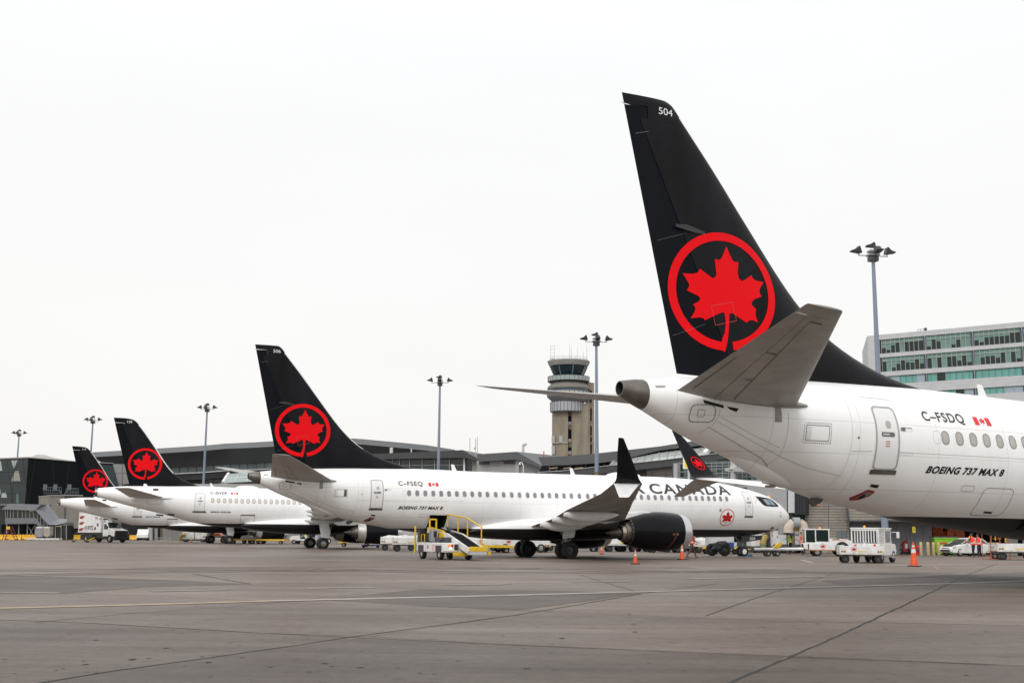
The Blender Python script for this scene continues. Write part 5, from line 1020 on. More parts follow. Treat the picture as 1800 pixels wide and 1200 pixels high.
b = MB(); F.slab(b, [(-45, 806.5), (50, 802.5), (132, 809.5), (200, 813.5), (200, 814.4), (132, 811), (50, 804.2), (-45, 808.2)], -.2, 22); F.add(b, 'parapet', mat('pale_parapet', (.35, .34, .32), .5), smooth=0)
b = MB(); F.slab(b, [(176, 815), (198.5, 817.5), (209, 853), (215, 900), (176, 900)], .2, 20); F.add(b, 'teal_facet', M_tglass, smooth=0)
b = MB(); F.slab(b, [(45, 806), (65, 798.5), (78, 799), (95, 804), (118, 808)], 9, 6); F.add(b, 'skylight_hood', mat('pale_sheet_hood', (.55, .55, .52), .4), smooth=0)
b = MB(); F.slab(b, [(170, 808), (181, 813.5), (170, 813.5)], 8, 5); F.add(b, 'roof_fin', M_strip, smooth=0)
F = Face('panelled_annex', 'light grey panelled annex right of the black glass pavilion', 'building', 197, 216, 262, 224)
b = MB(); F.slab(b, [(198, 815), (262, 817), (262, 955), (214, 955), (209, 853)], 0, 14); F.add(b, 'panel_wall', M_palepanel, smooth=0)
b = MB()
for y in (831, 850, 870): F.slab(b, [(200, y), (262, y + .6), (262, y + 1), (200, y + .4)], -.04, .05)
for x in (215, 235): F.slab(b, [(x, 816), (x + .4, 816), (x + .4, 950), (x, 950)], -.04, .05)
F.add(b, 'panel_joint', M_darkgrey, smooth=0)
F = Face('stair_block', 'beige concrete block with a galvanised roof stair, left of the catering truck', 'building', 86, 192, 148, 195)
b = MB(); F.slab(b, [(88, 870.5), (113.5, 870.5), (113.5, 952), (86, 952)], 0, 9); F.slab(b, [(114.5, 873), (150, 873), (150, 928), (114.5, 928)], .25, 9); F.slab(b, [(114.5, 928), (150, 928), (150, 955), (114.5, 955)], 2, 7, 1); F.add(b, 'wall', [M_beige, M_darkgrey], smooth=0)
b = MB(); F.slab(b, [(87.5, 869.6), (150, 869.6), (150, 871), (87.5, 871)], -.15, 9); F.add(b, 'coping', M_palepanel, smooth=0)
b = MB()
for x0, x1, y0, y1 in ((77, 108, 856, 867), (116, 138, 858, 872)):
    for k in range(9): x = x0 + (x1 - x0) * k / 8; b.cyl(F.v(x, y1, 1), F.v(x, y0, 1), .03, n=5)
    for k in range(3): y = y0 + (y1 - y0) * k / 2; b.cyl(F.v(x0, y, 1), F.v(x1, y, 1), .035, n=5)
for d in (0, 2.5): b.tube([F.v(103, 859 + d, .8), F.v(111, 871, .8), F.v(119, 859 + d, .8)], .04, 5)
for x in (84, 102, 127): b.bx(F.p(x, 860)[0] - .3, F.p(x, 860)[0] + .3, 2.2, 2.35, F.p(x, 860)[1], F.p(x, 850)[1])
F.add(b, 'roof_stair', mat('galvanised_railing', (.13, .16, .165), .5, .2))
F = Face('covered_stair', 'grey covered passenger stair with a window band and steep lean-to roof', 'covered stair', 5, 180, 120, 180)
b = MB(); b.prism([F.p(8.5, 895), F.p(22, 885), F.p(78, 886.5), F.p(66, 897)], 'y', -1.2, 3); b.slab([F.v(62, 896, -1.3), F.v(84, 887, 1), F.v(104, 913, 1), F.v(85, 921.5, -1.3)], (0, .2, .15)); b.slab([F.v(85, 921.5, -1.3), F.v(104, 913, 1), F.v(116.5, 913, 1), F.v(116.5, 918, -1.1), F.v(99, 922, -1.3)], (0, .2, .15)); F.add(b, 'roof', M_roofg, smooth=0)
b = MB(); F.slab(b, [(9, 910), (62, 910), (62, 920), (9, 920)], -1, 3.5); F.slab(b, [(62, 909), (80, 931), (74, 931), (62, 919)], -1, 3.5); F.slab(b, [(9, 895), (62, 896.5), (62, 898), (9, 896.5)], -1, 3.5); F.slab(b, [(99, 921), (116.5, 917.5), (116.5, 923), (99, 923)], -1, 3); F.add(b, 'wall', mat('slate_wall_sheet', (.155, .16, .175), .55, var=.12), smooth=0)
b = MB(); F.slab(b, [(9, 896.5), (62, 897), (62, 911), (9, 911)], -.8, 3); F.slab(b, [(62, 897), (84, 921), (84, 940), (62, 911)], -.8, 3); F.slab(b, [(84, 922), (116.5, 920), (116.5, 948), (84, 948)], -.7, 3); F.add(b, 'glazing', mat('stair_glass', (.025, .028, .03), .12, var=.5, vscale=.5), smooth=0)
b = MB()
for x in (9.5, 13, 18, 23, 31, 39, 45, 52, 59): F.slab(b, [(x, 896.5), (x + .6, 896.5), (x + .6, 910), (x, 910)], -.95, .2)
for x, y0, y1 in ((66, 902, 914), (71, 908, 921), (77, 914, 928), (83, 920, 948), (97, 922, 948), (107, 922, 948), (116, 919, 948)): F.slab(b, [(x, y0), (x + .6, y0), (x + .6, y1), (x, y1)], -.95, .2)
F.slab(b, [(98, 924), (108, 924), (108, 925), (98, 925)], -.96, .1, 1); F.slab(b, [(52, 897.5), (59, 897.5), (59, 898.4), (52, 898.4)], -.96, .1, 1); F.add(b, 'mullion', [mat('pale_frame', (.36, .36, .33), .5), M_warm], smooth=0)
b = MB()
for x in (12, 33, 48, 62): b.cyl(F.v(x, 920, 0), F.v(x, 948, 0), .09, n=8)
for xa, xb in ((48, 62), (62, 48)): b.cyl(F.v(xa, 921, 0), F.v(xb, 947, 0), .05, n=6)
F.add(b, 'support_post', M_grey)
b = MB(); F.slab(b, [(2, 921), (75, 921), (75, 949), (2, 949)], 4, 2); F.add(b, 'back_wall', M_bglass, smooth=0)
# low building behind the short airliners
F = Face('ground_floor_offices', 'low beige ground floor offices with a grey door, seen beneath the farthest airliners', 'building', 222, 196, 480, 206)
b = MB(); F.slab(b, [(222, 850), (262, 850), (262, 955), (222, 955)], 3, 8, 0); F.slab(b, [(286, 850), (326, 850), (326, 955), (286, 955)], 0, 8, 1); F.slab(b, [(326, 850), (331, 850), (331, 955), (326, 955)], -.3, 8, 2); F.slab(b, [(331, 850), (482, 850), (482, 955), (331, 955)], .5, 8, 3); F.slab(b, [(262, 850), (286, 850), (286, 955), (262, 955)], 3, 8, 0); F.add(b, 'wall', [M_dark, M_beige, M_purple, M_palepanel], smooth=0)
b = MB(); b.cyl(F.v(264, 900, -1), F.v(264, 949, -1), .42, n=16); b.cyl(F.v(274, 900, 0), F.v(274, 950, 0), .3, n=12); F.add(b, 'column', M_palepanel)
b = MB(); F.slab(b, [(311, 931), (321, 931), (321, 951), (311, 951)], -.05, .1); F.slab(b, [(296, 925), (303, 925), (303, 951), (296, 951)], -.05, .1); F.add(b, 'door', mat('grey_door_leaf', (.20, .21, .21), .5), smooth=0)
b = MB()
for y in (945, 948.5): b.cyl(F.v(275, y, -2), F.v(300, y, -2), .06)
for x in (275, 283, 291, 300): b.cyl(F.v(x, 943, -2), F.v(x, 951, -2), .06)
F.add(b, 'railing', M_grey)

# ---- floodlight masts
def mast(px, py_base, Y, py_top, label, rot):
    g = at(px, 940, Y); R = thing('floodlight_mast', label, 'floodlight mast', (g.x, g.y, 0), rot, 'floodlight masts along the apron'); H = at(px, py_top, Y).z - 1.1
    b = MB(); b.cyl((0, 0, 0), (0, 0, 3.5), .30, .29, 12, 1); b.cyl((0, 0, 3.5), (0, 0, H * .36), .29, .26, 12, 1 if 1040 < px < 1060 else 0); b.cyl((0, 0, H * .36), (0, 0, H), .26, .15, 12, 0); b.build('pole', [mat('blue_grey_mast_paint', (.20, .245, .31), .45), mat('ochre_mast_paint', (.22, .135, .05), .6, var=.3) if 1040 < px < 1060 else mat('blue_grey_mast_paint', (.2, .245, .31), .45)], R)
    b = MB(); b.box((0, 0, H + .05), (.95, .8, .16)); b.box((0, 0, H + .38), (.8, .7, .16)); b.box((0, 0, H - .3), (.75, .65, .4), 1); b.cyl((-1.35, 0, H - .02), (1.35, 0, H - .02), .045, n=8); b.cyl((0, -.8, H), (0, .8, H), .045, n=8)
    for s_ in (-1.3, 1.3): b.cyl((s_, 0, H - .02), (s_, 0, H + .25), .04, n=6)
    b.build('head_frame', [M_grey, M_darkgrey], R)
    for q in range(4):
        a = [math.pi, 0, -math.pi / 2, math.pi * .9][q]; r = [1.25, 1.25, .8, .1][q]; zz = H + [.42, .42, .3, .85][q]
        b = MB(); b.prism([(u_ * .8, v_ * .8) for u_, v_ in ([(-.22, -.30), (.12, -.30), (.95, -.16), (.98, -.06), (.45, .12), (.12, .46), (-.02, .42)] if q != 3 else [(-.45, -.18), (.6, -.05), (.62, .05), (.1, .2), (-.25, .42), (-.4, .3)])], 'y', -.28, .28); fl = b.build('floodlight', M_blackpaint, R, (r * math.cos(a), r * math.sin(a), zz), a, smooth=0, bev=.03)
mast(1556, 975, 98, 428, 'tallest mast of three floodlight heads, in front of the hotel block', .15)
mast(1049.5, 0, 141, 585, 'floodlight mast with an ochre lower half beside the control tower', .1)
mast(768.5, 0, 180, 660, 'floodlight mast rising behind the middle of the airliner lettered C-FSEQ', .0)
mast(353, 0, 222, 709, 'floodlight mast rising behind the airliner lettered C-GVDP', -.1)
mast(150, 0, 249, 731, 'floodlight mast just right of the leftmost tail fin tip', -.1)
mast(20, 0, 284, 755, 'leftmost floodlight mast, behind the black glass pavilion', -.1)
# ================================================================ people
M_skinl = mat('warm_skin', (.42, .24, .16), .6); M_skind = mat('deep_brown_skin', (.11, .06, .04), .6)
M_hair = mat('dark_hair', (.02, .016, .013), .8); M_navy = mat('navy_cloth', (.02, .022, .035), .9, var=.2); M_khaki = mat('khaki_cloth', (.10, .075, .045), .9)
M_greyshirt = mat('grey_shirt_cloth', (.10, .10, .105), .9); M_vestred = mat('red_orange_vest', (.85, .06, .02), .75); M_vestyel = mat('lime_yellow_vest', (.60, .78, .02), .75)
M_reflect = mat('silver_reflective_tape', (.62, .62, .60), .5); M_boot = mat('tan_boot_leather', (.20, .11, .05), .8); M_paper = mat('white_paper', (.8, .8, .8), .8)
def skinned(name, nodes, edges, m, parent, sub=1):
    """one continuous limb-and-trunk surface grown round a jointed skeleton"""
    me = bpy.data.meshes.new(name); ks = list(nodes); me.from_pydata([nodes[k][0] for k in ks], [(ks.index(a), ks.index(c)) for a, c in edges], [])
    ob = bpy.data.objects.new(name, me); COL.objects.link(ob)
    bm = bmesh.new(); bm.from_mesh(me); ly = bm.verts.layers.skin.verify(); bm.verts.ensure_lookup_table()
    for i, k in enumerate(ks):
        r = nodes[k][1]; bm.verts[i][ly].radius = (r, r) if not isinstance(r, tuple) else r; bm.verts[i][ly].use_root = (i == 0)
    bm.to_mesh(me); bm.free()
    s = ob.modifiers.new('s', 'SKIN'); s.use_smooth_shade = True; s.branch_smoothing = .6
    u = ob.modifiers.new('u', 'SUBSURF'); u.levels = sub; u.render_levels = sub
    dg = bpy.context.evaluated_depsgraph_get(); m2 = bpy.data.meshes.new_from_object(ob.evaluated_get(dg)); ob.modifiers.clear(); ob.data = m2; m2.name = name
    m2.materials.clear(); m2.materials.append(m); ob.parent = parent; m2.polygons.foreach_set('use_smooth', [True] * len(m2.polygons)); return ob
def person(label, loc, rz, h=1.75, legs=((.0, .0), (.0, .0)), arms=None, skin_=None, trousers=None, shirt=None, vest=None, shorts=False, lean=0., hat=None, seated=False, bald=False):
    """x forward, y left. legs: (hip swing, knee bend) per side; arms: (upper swing, elbow bend, outward) per side, radians"""
    R = thing('person', label, 'person', loc, rz); skin_ = skin_ or M_skinl; k = h / 1.75
    V = lambda x, y, z: Vector((x * k + lean * max(0, z - .95) * k, y * k, z * k))
    N = {'pelvis': (V(0, 0, .95), .13 * k), 'waist': (V(0, 0, 1.08), (.15 * k, .11 * k)), 'chest': (V(.0, 0, 1.3), (.17 * k, .12 * k)), 'neckb': (V(-.01, 0, 1.46), .075 * k), 'neck': (V(.01, 0, 1.53), .052 * k),
         'jaw': (V(.035, 0, 1.585), .068 * k), 'head': (V(.015, 0, 1.665), .088 * k), 'crown': (V(.0, 0, 1.72), .068 * k)}
    E = [('pelvis', 'waist'), ('waist', 'chest'), ('chest', 'neckb'), ('neckb', 'neck'), ('neck', 'jaw'), ('jaw', 'head'), ('head', 'crown')]
    J = {}
    arms = arms or ((.15, .35, .12), (-.15, .35, .12))
    for s, (sw, bend, ow), (hp, kn) in ((1, arms[0], legs[0]), (-1, arms[1], legs[1])):
        c = 'l' if s > 0 else 'r'
        hip = V(0, s * .09, .90); d = lambda a: Vector((math.sin(a), 0, -math.cos(a)))
        knee = hip + d(hp) * .43 * k; ank = knee + d(hp - kn) * .41 * k; toe = ank + Vector((math.cos(hp - kn) * .17, s * .03, math.sin(min(0, hp - kn)) * .1 - .05)) * k; heel = ank + Vector((-.05, 0, -.045)) * k
        N |= {c + 'hip': (hip, .098 * k), c + 'knee': (knee, .06 * k), c + 'calf': (knee.lerp(ank, .35), .058 * k), c + 'ank': (ank, .042 * k), c + 'toe': (toe, .036 * k)}
        E += [('pelvis', c + 'hip'), (c + 'hip', c + 'knee'), (c + 'knee', c + 'calf'), (c + 'calf', c + 'ank'), (c + 'ank', c + 'toe')]
        sh = V(-.01, s * .185, 1.40); ua = Vector((math.sin(sw), s * math.sin(ow), -math.cos(sw))).normalized(); el = sh + ua * .29 * k
        fa = Vector((math.sin(sw + bend), s * math.sin(ow) * .3, -math.cos(sw + bend))).normalized(); wr = el + fa * .25 * k; pm = wr + fa * .075 * k
        N |= {c + 'sh': (sh, .062 * k), c + 'el': (el, .043 * k), c + 'fore': (el.lerp(wr, .3), .042 * k), c + 'wr': (wr, .028 * k), c + 'palm': (pm, (.038 * k, .022 * k))}
        E += [('neckb', c + 'sh'), (c + 'sh', c + 'el'), (c + 'el', c + 'fore'), (c + 'fore', c + 'wr'), (c + 'wr', c + 'palm')]
        side = fa.cross(Vector((0, 1, 0))).normalized()
        for q in range(4):
            o_ = side * (q - 1.5) * .019 * k; L_ = (.07, .08, .075, .06)[q] * k; f1 = pm + o_ + fa * .035 * k; f2 = f1 + (fa + Vector((0, -s * .35, 0))).normalized() * L_
            N |= {f'{c}f{q}': (f1, .0095 * k), f'{c}g{q}': (f2, .007 * k)}; E += [(c + 'palm', f'{c}f{q}'), (f'{c}f{q}', f'{c}g{q}')]
        t1 = wr + fa * .03 * k + side * -.035 * k; t2 = t1 + (fa - side * .5).normalized() * .05 * k; N |= {c + 't1': (t1, .012 * k), c + 't2': (t2, .008 * k)}; E += [(c + 'wr', c + 't1'), (c + 't1', c + 't2')]
        J[c] = dict(hip=hip, knee=knee, ank=ank, toe=toe, heel=heel, sh=sh, el=el, wr=wr, palm=pm)
    body = skinned('body', N, E, skin_, R)
    # face
    b = MB(); hx = N['head'][0]
    for s in (-1, 1): b.lathe([(-.012 * k, .002), (-.006 * k, .011 * k), (.006 * k, .009 * k), (.009 * k, .001)], hx + Vector((.082, s * .032, .0)) * k, 'x', 8, 1, True)
    b.prism([(hx.x + .082 * k, hx.z + .01 * k), (hx.x + .115 * k, hx.z - .035 * k), (hx.x + .08 * k, hx.z - .045 * k)], 'y', -.012 * k + hx.y, .012 * k + hx.y, 0); b.box(hx + Vector((.082, 0, -.068)) * k, (.014 * k, .045 * k, .01 * k), 2)
    for s in (-1, 1): b.lathe([(-.008 * k, .012 * k), (0, .026 * k), (.008 * k, .012 * k)], hx + Vector((0, s * .088, -.01)) * k, 'y', 10, 0, True)
    b.build('face', [skin_, M_hair, mat('lip_skin', (.25, .1, .08), .6)], R)
    if not bald: skinned('hair', {'a': (hx + Vector((-.02, 0, .035)) * k, .088 * k), 'b': (hx + Vector((-.005, 0, .075)) * k, .078 * k), 'c': (hx + Vector((-.05, 0, -.03)) * k, .06 * k)}, [('a', 'b'), ('a', 'c')], M_hair, R)
    if hat: b = MB(); b.lathe([(0, .098 * k), (.05 * k, .093 * k), (.085 * k, .06 * k), (.095 * k, .002)], hx + Vector((-.005, 0, .045)) * k, 'z', 18); b.prism([(hx.x + .06 * k, hx.y - .07 * k), (hx.x + .17 * k, hx.y - .05 * k), (hx.x + .17 * k, hx.y + .05 * k), (hx.x + .06 * k, hx.y + .07 * k)], 'z', hx.z + .045 * k, hx.z + .055 * k); b.build('cap', hat, R)
    # clothes grown on the same joints
    n = {'pelvis': (N['pelvis'][0], .145 * k), 'waist': (N['waist'][0], (.155 * k, .125 * k))}; e = [('pelvis', 'waist')]
    for c in 'lr':
        j = J[c]; n |= {c + 'hip': (j['hip'], .108 * k), c + 'mid': (j['hip'].lerp(j['knee'], .6), .085 * k), c + 'knee': (j['knee'] if not shorts else j['hip'].lerp(j['knee'], .85), .075 * k)}; e += [('pelvis', c + 'hip'), (c + 'hip', c + 'mid'), (c + 'mid', c + 'knee')]
        if not shorts: n |= {c + 'ank': (j['ank'], .062 * k)}; e += [(c + 'knee', c + 'ank')]
    skinned('trousers', n, e, trousers or M_navy, R)
    n = {'waist': (V(0, 0, 1.02), (.158 * k, .125 * k)), 'chest': (V(0, 0, 1.3), (.18 * k, .132 * k)), 'neckb': (V(-.01, 0, 1.45), .085 * k)}; e = [('waist', 'chest'), ('chest', 'neckb')]
    for c in 'lr': j = J[c]; n |= {c + 'sh': (j['sh'], .073 * k), c + 'ua': (j['sh'].lerp(j['el'], .75), .057 * k)}; e += [('neckb', c + 'sh'), (c + 'sh', c + 'ua')]
    skinned('shirt', n, e, shirt or M_navy, R)
    if vest:
        b = MB(); rg = []
        for z, rx, ry in ((.92, .185, .225), (1.08, .18, .22), (1.25, .19, .235), (1.38, .175, .225), (1.445, .13, .19), (1.475, .09, .11)):
            rg.append([V(rx * math.cos(q) + .0, ry * math.sin(q), z) for q in [2 * math.pi * i / 24 for i in range(24)]])
        b.loft(rg, 0, False, False)
        for z0, z1, rx, ry in ((1.01, 1.075, .189, .229),): b.loft([[V(rx * math.cos(2 * math.pi * i / 24), ry * math.sin(2 * math.pi * i / 24), z) for i in range(24)] for z in (z0, z1)], 1, False, False)
        for sx in (1, -1):
            for s in (-1, 1):
                y0, y1 = (s * .1, s * .1) if sx > 0 else (s * .13, -s * .09); b.tube([V(sx * .195 * math.sqrt(max(.1, 1 - (yy / .24) ** 2)), yy, zz) for yy, zz in ((y0, 1.06), ((y0 * 2 + y1) / 3, 1.2), ((y0 + y1 * 2) / 3, 1.32))] + [V(sx * .165, y1, 1.41)], .02 * k, 5, 1)
        b.build('vest', [vest, M_reflect], R, smooth=60)
    for c in 'lr':
        j = J[c]; skinned('shoe', {'a': (j['ank'] + Vector((0, 0, .03)) * k, .052 * k), 'b': (j['heel'] + Vector((.03, 0, .0)) * k, .05 * k), 'c': (j['toe'], .043 * k)}, [('a', 'b'), ('b', 'c')], M_boot if shorts else M_black, R)
    R.scale = (1.12, 1.12, 1)
    return R, J
pw, pj = person('person in a red safety vest walking past the engine with a sheet of paper', gp(1216, 980.5), .2, 1.74, ((.42, .12), (-.3, .25)), ((-.15, .5, .1), (.25, .9, .12)), M_skind, M_khaki, M_greyshirt, M_vestred, shorts=True, lean=.04, hat=M_blackpaint)
b = MB(); q = pj['r']['palm'] + Vector((.06, -.04, -.06)); b.box(q, (.24, .012, .3), 0, .5, 0, .1); sh = b.build('paper_sheet', M_paper, None, smooth=0); sh.location = pw.location; sh.rotation_euler = pw.rotation_euler; tag(sh, 'white sheet of paper in the hand of the walking person', 'paper')
person('person in a lime yellow vest and cap standing by the pushback tractor', gp(1390, 973), .2, 1.80, ((.03, 0), (-.03, 0)), ((.55, .35, .1), (.1, .3, .15)), M_skinl, M_navy, M_navy, M_vestyel, hat=M_navy)
person('person in a red vest half hidden by the cab of the pushback tractor', gp(1410, 974), 2.9, 1.80, ((.03, 0), (-.03, 0)), ((.2, 1.6, .1), (.2, 1.5, .1)), M_skinl, M_navy, M_greyshirt, M_vestred)
person('person in a red vest with crossed tape leaning on the white car', gp(1712, 978.5), 2.35, 1.80, ((.0, 0.02), (.1, .02)), ((.7, .5, .15), (1.0, .4, .15)), M_skinl, M_navy, M_navy, M_vestred, lean=.12)
person('person in a red vest and grey sleeves standing right of the other at the car', gp(1722, 978), 2.2, 1.76, ((.05, 0.02), (-.05, .02)), ((.1, .4, .12), (.1, .4, .12)), M_skinl, M_navy, M_greyshirt, M_vestred, lean=.08)

# ================================================================ cones, bollards and small apron things
M_conew = mat('cone_white_collar', (.68, .66, .62), .6)
def cone(loc, h, label):
    R = thing('traffic_cone', label, 'traffic cone', loc, random.uniform(0, 1), 'orange traffic cones'); b = MB(); w_ = h * .23; b.box((0, 0, .025), (w_ * 2.1, w_ * 2.1, .05)); b.build('base', M_black, R, bev=.012)
    b = MB(); pr = [(.05, h * .165), (h * .56, h * .095), (h * .56, h * .1), (h * .72, h * .078), (h * .72, h * .072), (h * .8, h * .058), (h * .8, h * .062), (h * .87, h * .05), (h * .87, h * .046), (h, h * .022), (h, .001)]
    b.lathe(pr[:2], n=18, ax='z'); b.lathe(pr[1:4], n=18, ax='z', m=1); b.lathe(pr[3:6], n=18, ax='z'); b.lathe(pr[5:8], n=18, ax='z', m=1); b.lathe(pr[7:], n=18, ax='z'); b.build('cone_body', [M_orange, M_conew], R, smooth=50); return R
cone(gp(1117, 991), .74, 'scuffed orange cone below the engine, nearest to the middle'); cone(gp(1199, 983), .93, 'orange cone with two white bands beside the walking person'); cone(gp(1607, 995), 1.22, 'tall orange cone in front of the yellow bollards')
cone(gp(1057.5, 973.5), .62, 'orange cone between the wheels and the engine of airliner 506'); cone(gp(336, 953), .75, 'orange cone beneath the farthest airliners, left of the wheels'); cone(gp(430, 953.5), .8, 'dull red cone beside the small white tug under the airliners'); cone(gp(677, 962), .5, 'small orange cone below the engine of the airliner lettered C-GVDP')
M_boll = mat('chipped_yellow_bollard_paint', (.62, .46, .17), .7, col2=(.30, .24, .14), vscale=5)
for px, py, lb in ((1566, 976.5, 'chipped yellow bollard beside the blue mast'), (1619.5, 975.5, 'yellow bollard behind the tall cone'), (1632, 975.5, 'first yellow bollard right of the red hydrant'), (1641.5, 975.5, 'middle yellow bollard of the three right of the hydrant'), (1650.5, 975.5, 'yellow bollard next to the green waste container')):
    R = thing('bollard', lb, 'bollard', gp(px, py), 0, 'yellow bollards in front of the grey doors'); b = MB(); b.lathe([(0, .13), (1.02, .13), (1.08, .1), (1.1, .001)], n=16, ax='z'); b.build('post', M_boll, R); b = MB(); b.lathe([(0, .19), (.05, .18), (.05, .135)], n=16, ax='z'); b.build('footing', M_conc, R)
R = thing('fire_hydrant', 'red hydrant with blue outlet caps between the bollards', 'hydrant', gp(1613.5, 975)); b = MB(); b.lathe([(0, .2), (.06, .2), (.07, .15), (.6, .15), (.62, .19), (.68, .19), (.78, .1), (.8, .03)], n=16, ax='z'); b.build('barrel', M_red, R); b = MB(); b.cyl((-.28, 0, .45), (.28, 0, .45), .075, n=12); b.cyl((0, -.25, .4), (0, 0, .4), .09, n=12); b.build('outlet_cap', mat('blue_cap_paint', (.03, .05, .2), .5), R)
R = thing('wheeled_extinguisher', 'dark red wheeled fire extinguisher with a handle, before the grey doors', 'fire extinguisher', gp(1592, 974)); b = MB(); b.lathe([(.2, .2), (.25, .26), (1.0, .26), (1.15, .12), (1.2, .05)], n=18, ax='z', cap=True); b.build('cylinder', mat('dark_red_cylinder', (.19, .015, .02), .35), R); b = MB(); b.tube([(-.22, .1, .3), (-.24, .15, 1.5), (.24, .15, 1.5), (.22, .1, .3)], .025); b.build('handle', M_darkgrey, R)
b = MB(); b.box((0, -.26, .72), (.22, .02, .4)); b.build('label_plate', M_palepanel, R)
for s in (-1, 1): wheel('wheel', R, (s * .36, .12, .25), .25, .1, ax='x')
b = MB(); b.tube([(-.2, -.1, 1.1), (-.42, -.1, .8), (-.4, -.1, .35), (-.2, -.15, .25)], .03); b.build('hose', M_black, R)
R = thing('arrow_sign', 'yellow sign with a black aircraft mark on a leaning pole', 'sign', gp(1609, 974.5)); b = MB(); b.cyl((.12, 0, 0), (-.02, 0, 2.0), .025); b.build('pole', M_darkgrey, R); b = MB(); b.box((-.03, -.03, 2.12), (.26, .02, .5)); b.build('plate', mat('sign_yellow', (.85, .68, .02), .4), R); b = MB(); b.box((-.03, -.045, 2.12), (.045, .008, .3)); b.box((-.03, -.046, 2.13), (.15, .008, .05)); b.box((-.03, -.046, 1.99), (.09, .008, .035)); b.build('symbol', M_blackpaint, R)
R = thing('waste_container', 'lime green waste container with a dark lid beside the white car', 'waste container', gp(1662, 975), -.1); b = MB(); rg = [[(-1.0 * k, -.6 * k, z), (1.0 * k, -.6 * k, z), (1.0 * k, .6 * k, z), (-1.0 * k, .6 * k, z)] for z, k in ((.15, .86), (1.35, 1.0), (1.36, 1.05), (1.45, 1.05))]; b.loft(rg); b.build('bin', mat('lime_green_paint', (.22, .52, .03), .5, var=.15), R, smooth=0); b = MB(); b.prism([(-.64, 1.46), (.64, 1.46), (.6, 1.56), (-.6, 1.54)], 'x', -1.05, 1.05); b.build('lid', M_darkgrey, R, smooth=0); b = MB(); b.box((-.35, -.585, 1.0), (.7, .02, .12), 0, rx=-.07); b.box((-.35, -.56, .78), (.7, .02, .12), 1, rx=-.07); b.build('sticker', [M_red, M_yellow], R)
for s in (-1, 1):
    for t in (-1, 1): wheel('wheel', R, (s * .7, t * .4, .1), .1, .06)
# yellow barriers at the far left
M_barr = mat('yellow_barrier_plastic', (.78, .42, .01), .5, var=.15)
for i, (pa, pb, lb) in enumerate(((-25, 8, 'yellow barrier block at the left edge'), (8.5, 36, 'yellow barrier block beside the red trestle'), (36.5, 62, 'yellow barrier block left of the galvanised bins'), (88, 112, 'yellow barrier block right of the galvanised bins'), (112.5, 139, 'yellow barrier block just behind the catering truck'), (229, 240, 'short yellow barrier block in front of the truck bonnet'))):
    a, c = gp(pa, 948.3), gp(pb, 948.3); R = thing('barrier_block', lb, 'barrier', (a + c) / 2, 0, 'yellow barrier blocks'); l = (c - a).length / 2; b = MB(); b.prism([(-.3, 0), (.3, 0), (.27, .25), (.12, .42), (.1, .78), (-.1, .78), (-.12, .42), (-.27, .25)], 'x', -l, l - .05); b.build('block', M_barr, R, bev=.02)
    b = MB()
    for k in (-.5, .5): b.box((k * l, -.28, .06), (.3, .1, .1))
    b.build('fork_slot', M_blackpaint, R)
R = thing('storage_bins', 'galvanised wheeled bin cart in front of the yellow barriers', 'bin cart', gp(77, 949.5)); b = MB(); b.prism([(-1.2, .5), (-1.0, 2.0), (.0, 2.0), (.0, .5)], 'y', -.6, .6); b.prism([(.06, .8), (.06, 2.0), (1.0, 2.0), (1.05, .8), (.8, .55), (.3, .55)], 'y', -.6, .6, 1); b.build('bin', [mat('galvanised_sheet', (.33, .33, .33), .4, .6, var=.2), mat('tan_galvanised_sheet', (.40, .36, .32), .4, .4, var=.2)], R, smooth=0); b = MB(); b.box((-.5, -.62, 1.85), (.85, .03, .12)); b.box((.5, -.62, 1.85), (.85, .03, .12)); b.build('lid_strip', M_paper, R); b = MB(); b.box((.2, -.2, .22), (4.6, 1.3, .25)); b.build('platform', M_dirtywhite, R)
for s in (-1.6, 1.8): wheel('wheel', R, (s, -.6, .14), .14, .1)
R = thing('trestle', 'dark red steel trestle ladder in front of the left yellow barrier', 'trestle', gp(17, 949)); b = MB()
for s in (-1, 1): b.cyl((-.9, s * .5, 0), (-.3, s * .45, 2.0), .05); b.cyl((1.0, s * .5, 0), (.0, s * .45, 2.0), .05)
for k in range(6): b.cyl((.95 - .16 * k, -.5, .2 + .3 * k), (.95 - .16 * k, .5, .2 + .3 * k), .03); b.cyl((-.85 + .1 * k, -.5, .2 + .3 * k), (.85 - .15 * k, -.5, .4 + .3 * k), .025)
b.build('frame', mat('dark_red_steel', (.16, .02, .02), .5), R); b = MB(); b.box((-.15, -.5, 1.75), (.5, .05, .4)); b.build('plate', M_yellow, R)
# orange step ladder and the cart behind it, right edge
R = thing('step_ladder', 'orange-brown tubular step ladder on small wheels by the right edge', 'step ladder', gp(1752, 983.5), .25); b = MB(); M_lad = mat('rust_orange_tube', (.36, .09, .03), .5)
for y in (-.45, .45):
    b.tube([(-.75, y, .02), (-.72, y, 2.3)], .022); b.tube([(-.2, y, .02), (.15, y, 2.3)], .022); b.tube([(.75, y, .02), (.7, y, 1.2), (.2, y, 2.3)], .022); b.tube([(-.75, y, .05), (.75, y, .05)], .022); b.tube([(-.72, y, 1.1), (.7, y, 1.1)], .022)
for k in range(5): b.tube([(-.5 + .16 * k, -.45, .3 + .28 * k), (-.5 + .16 * k, .45, .3 + .28 * k)], .02)
for z in (.05, 1.1, 2.2): b.tube([(-.72, -.45, z), (-.72, .45, z)], .02)
b.build('frame', M_lad, R); b = MB(); b.tube([(-.35, -.45, 1.3), (-.3, -.45, 2.35)], .03); b.tube([(.42, -.45, 1.2), (.52, -.45, 2.2)], .03); b.build('handrail', M_yellow, R)
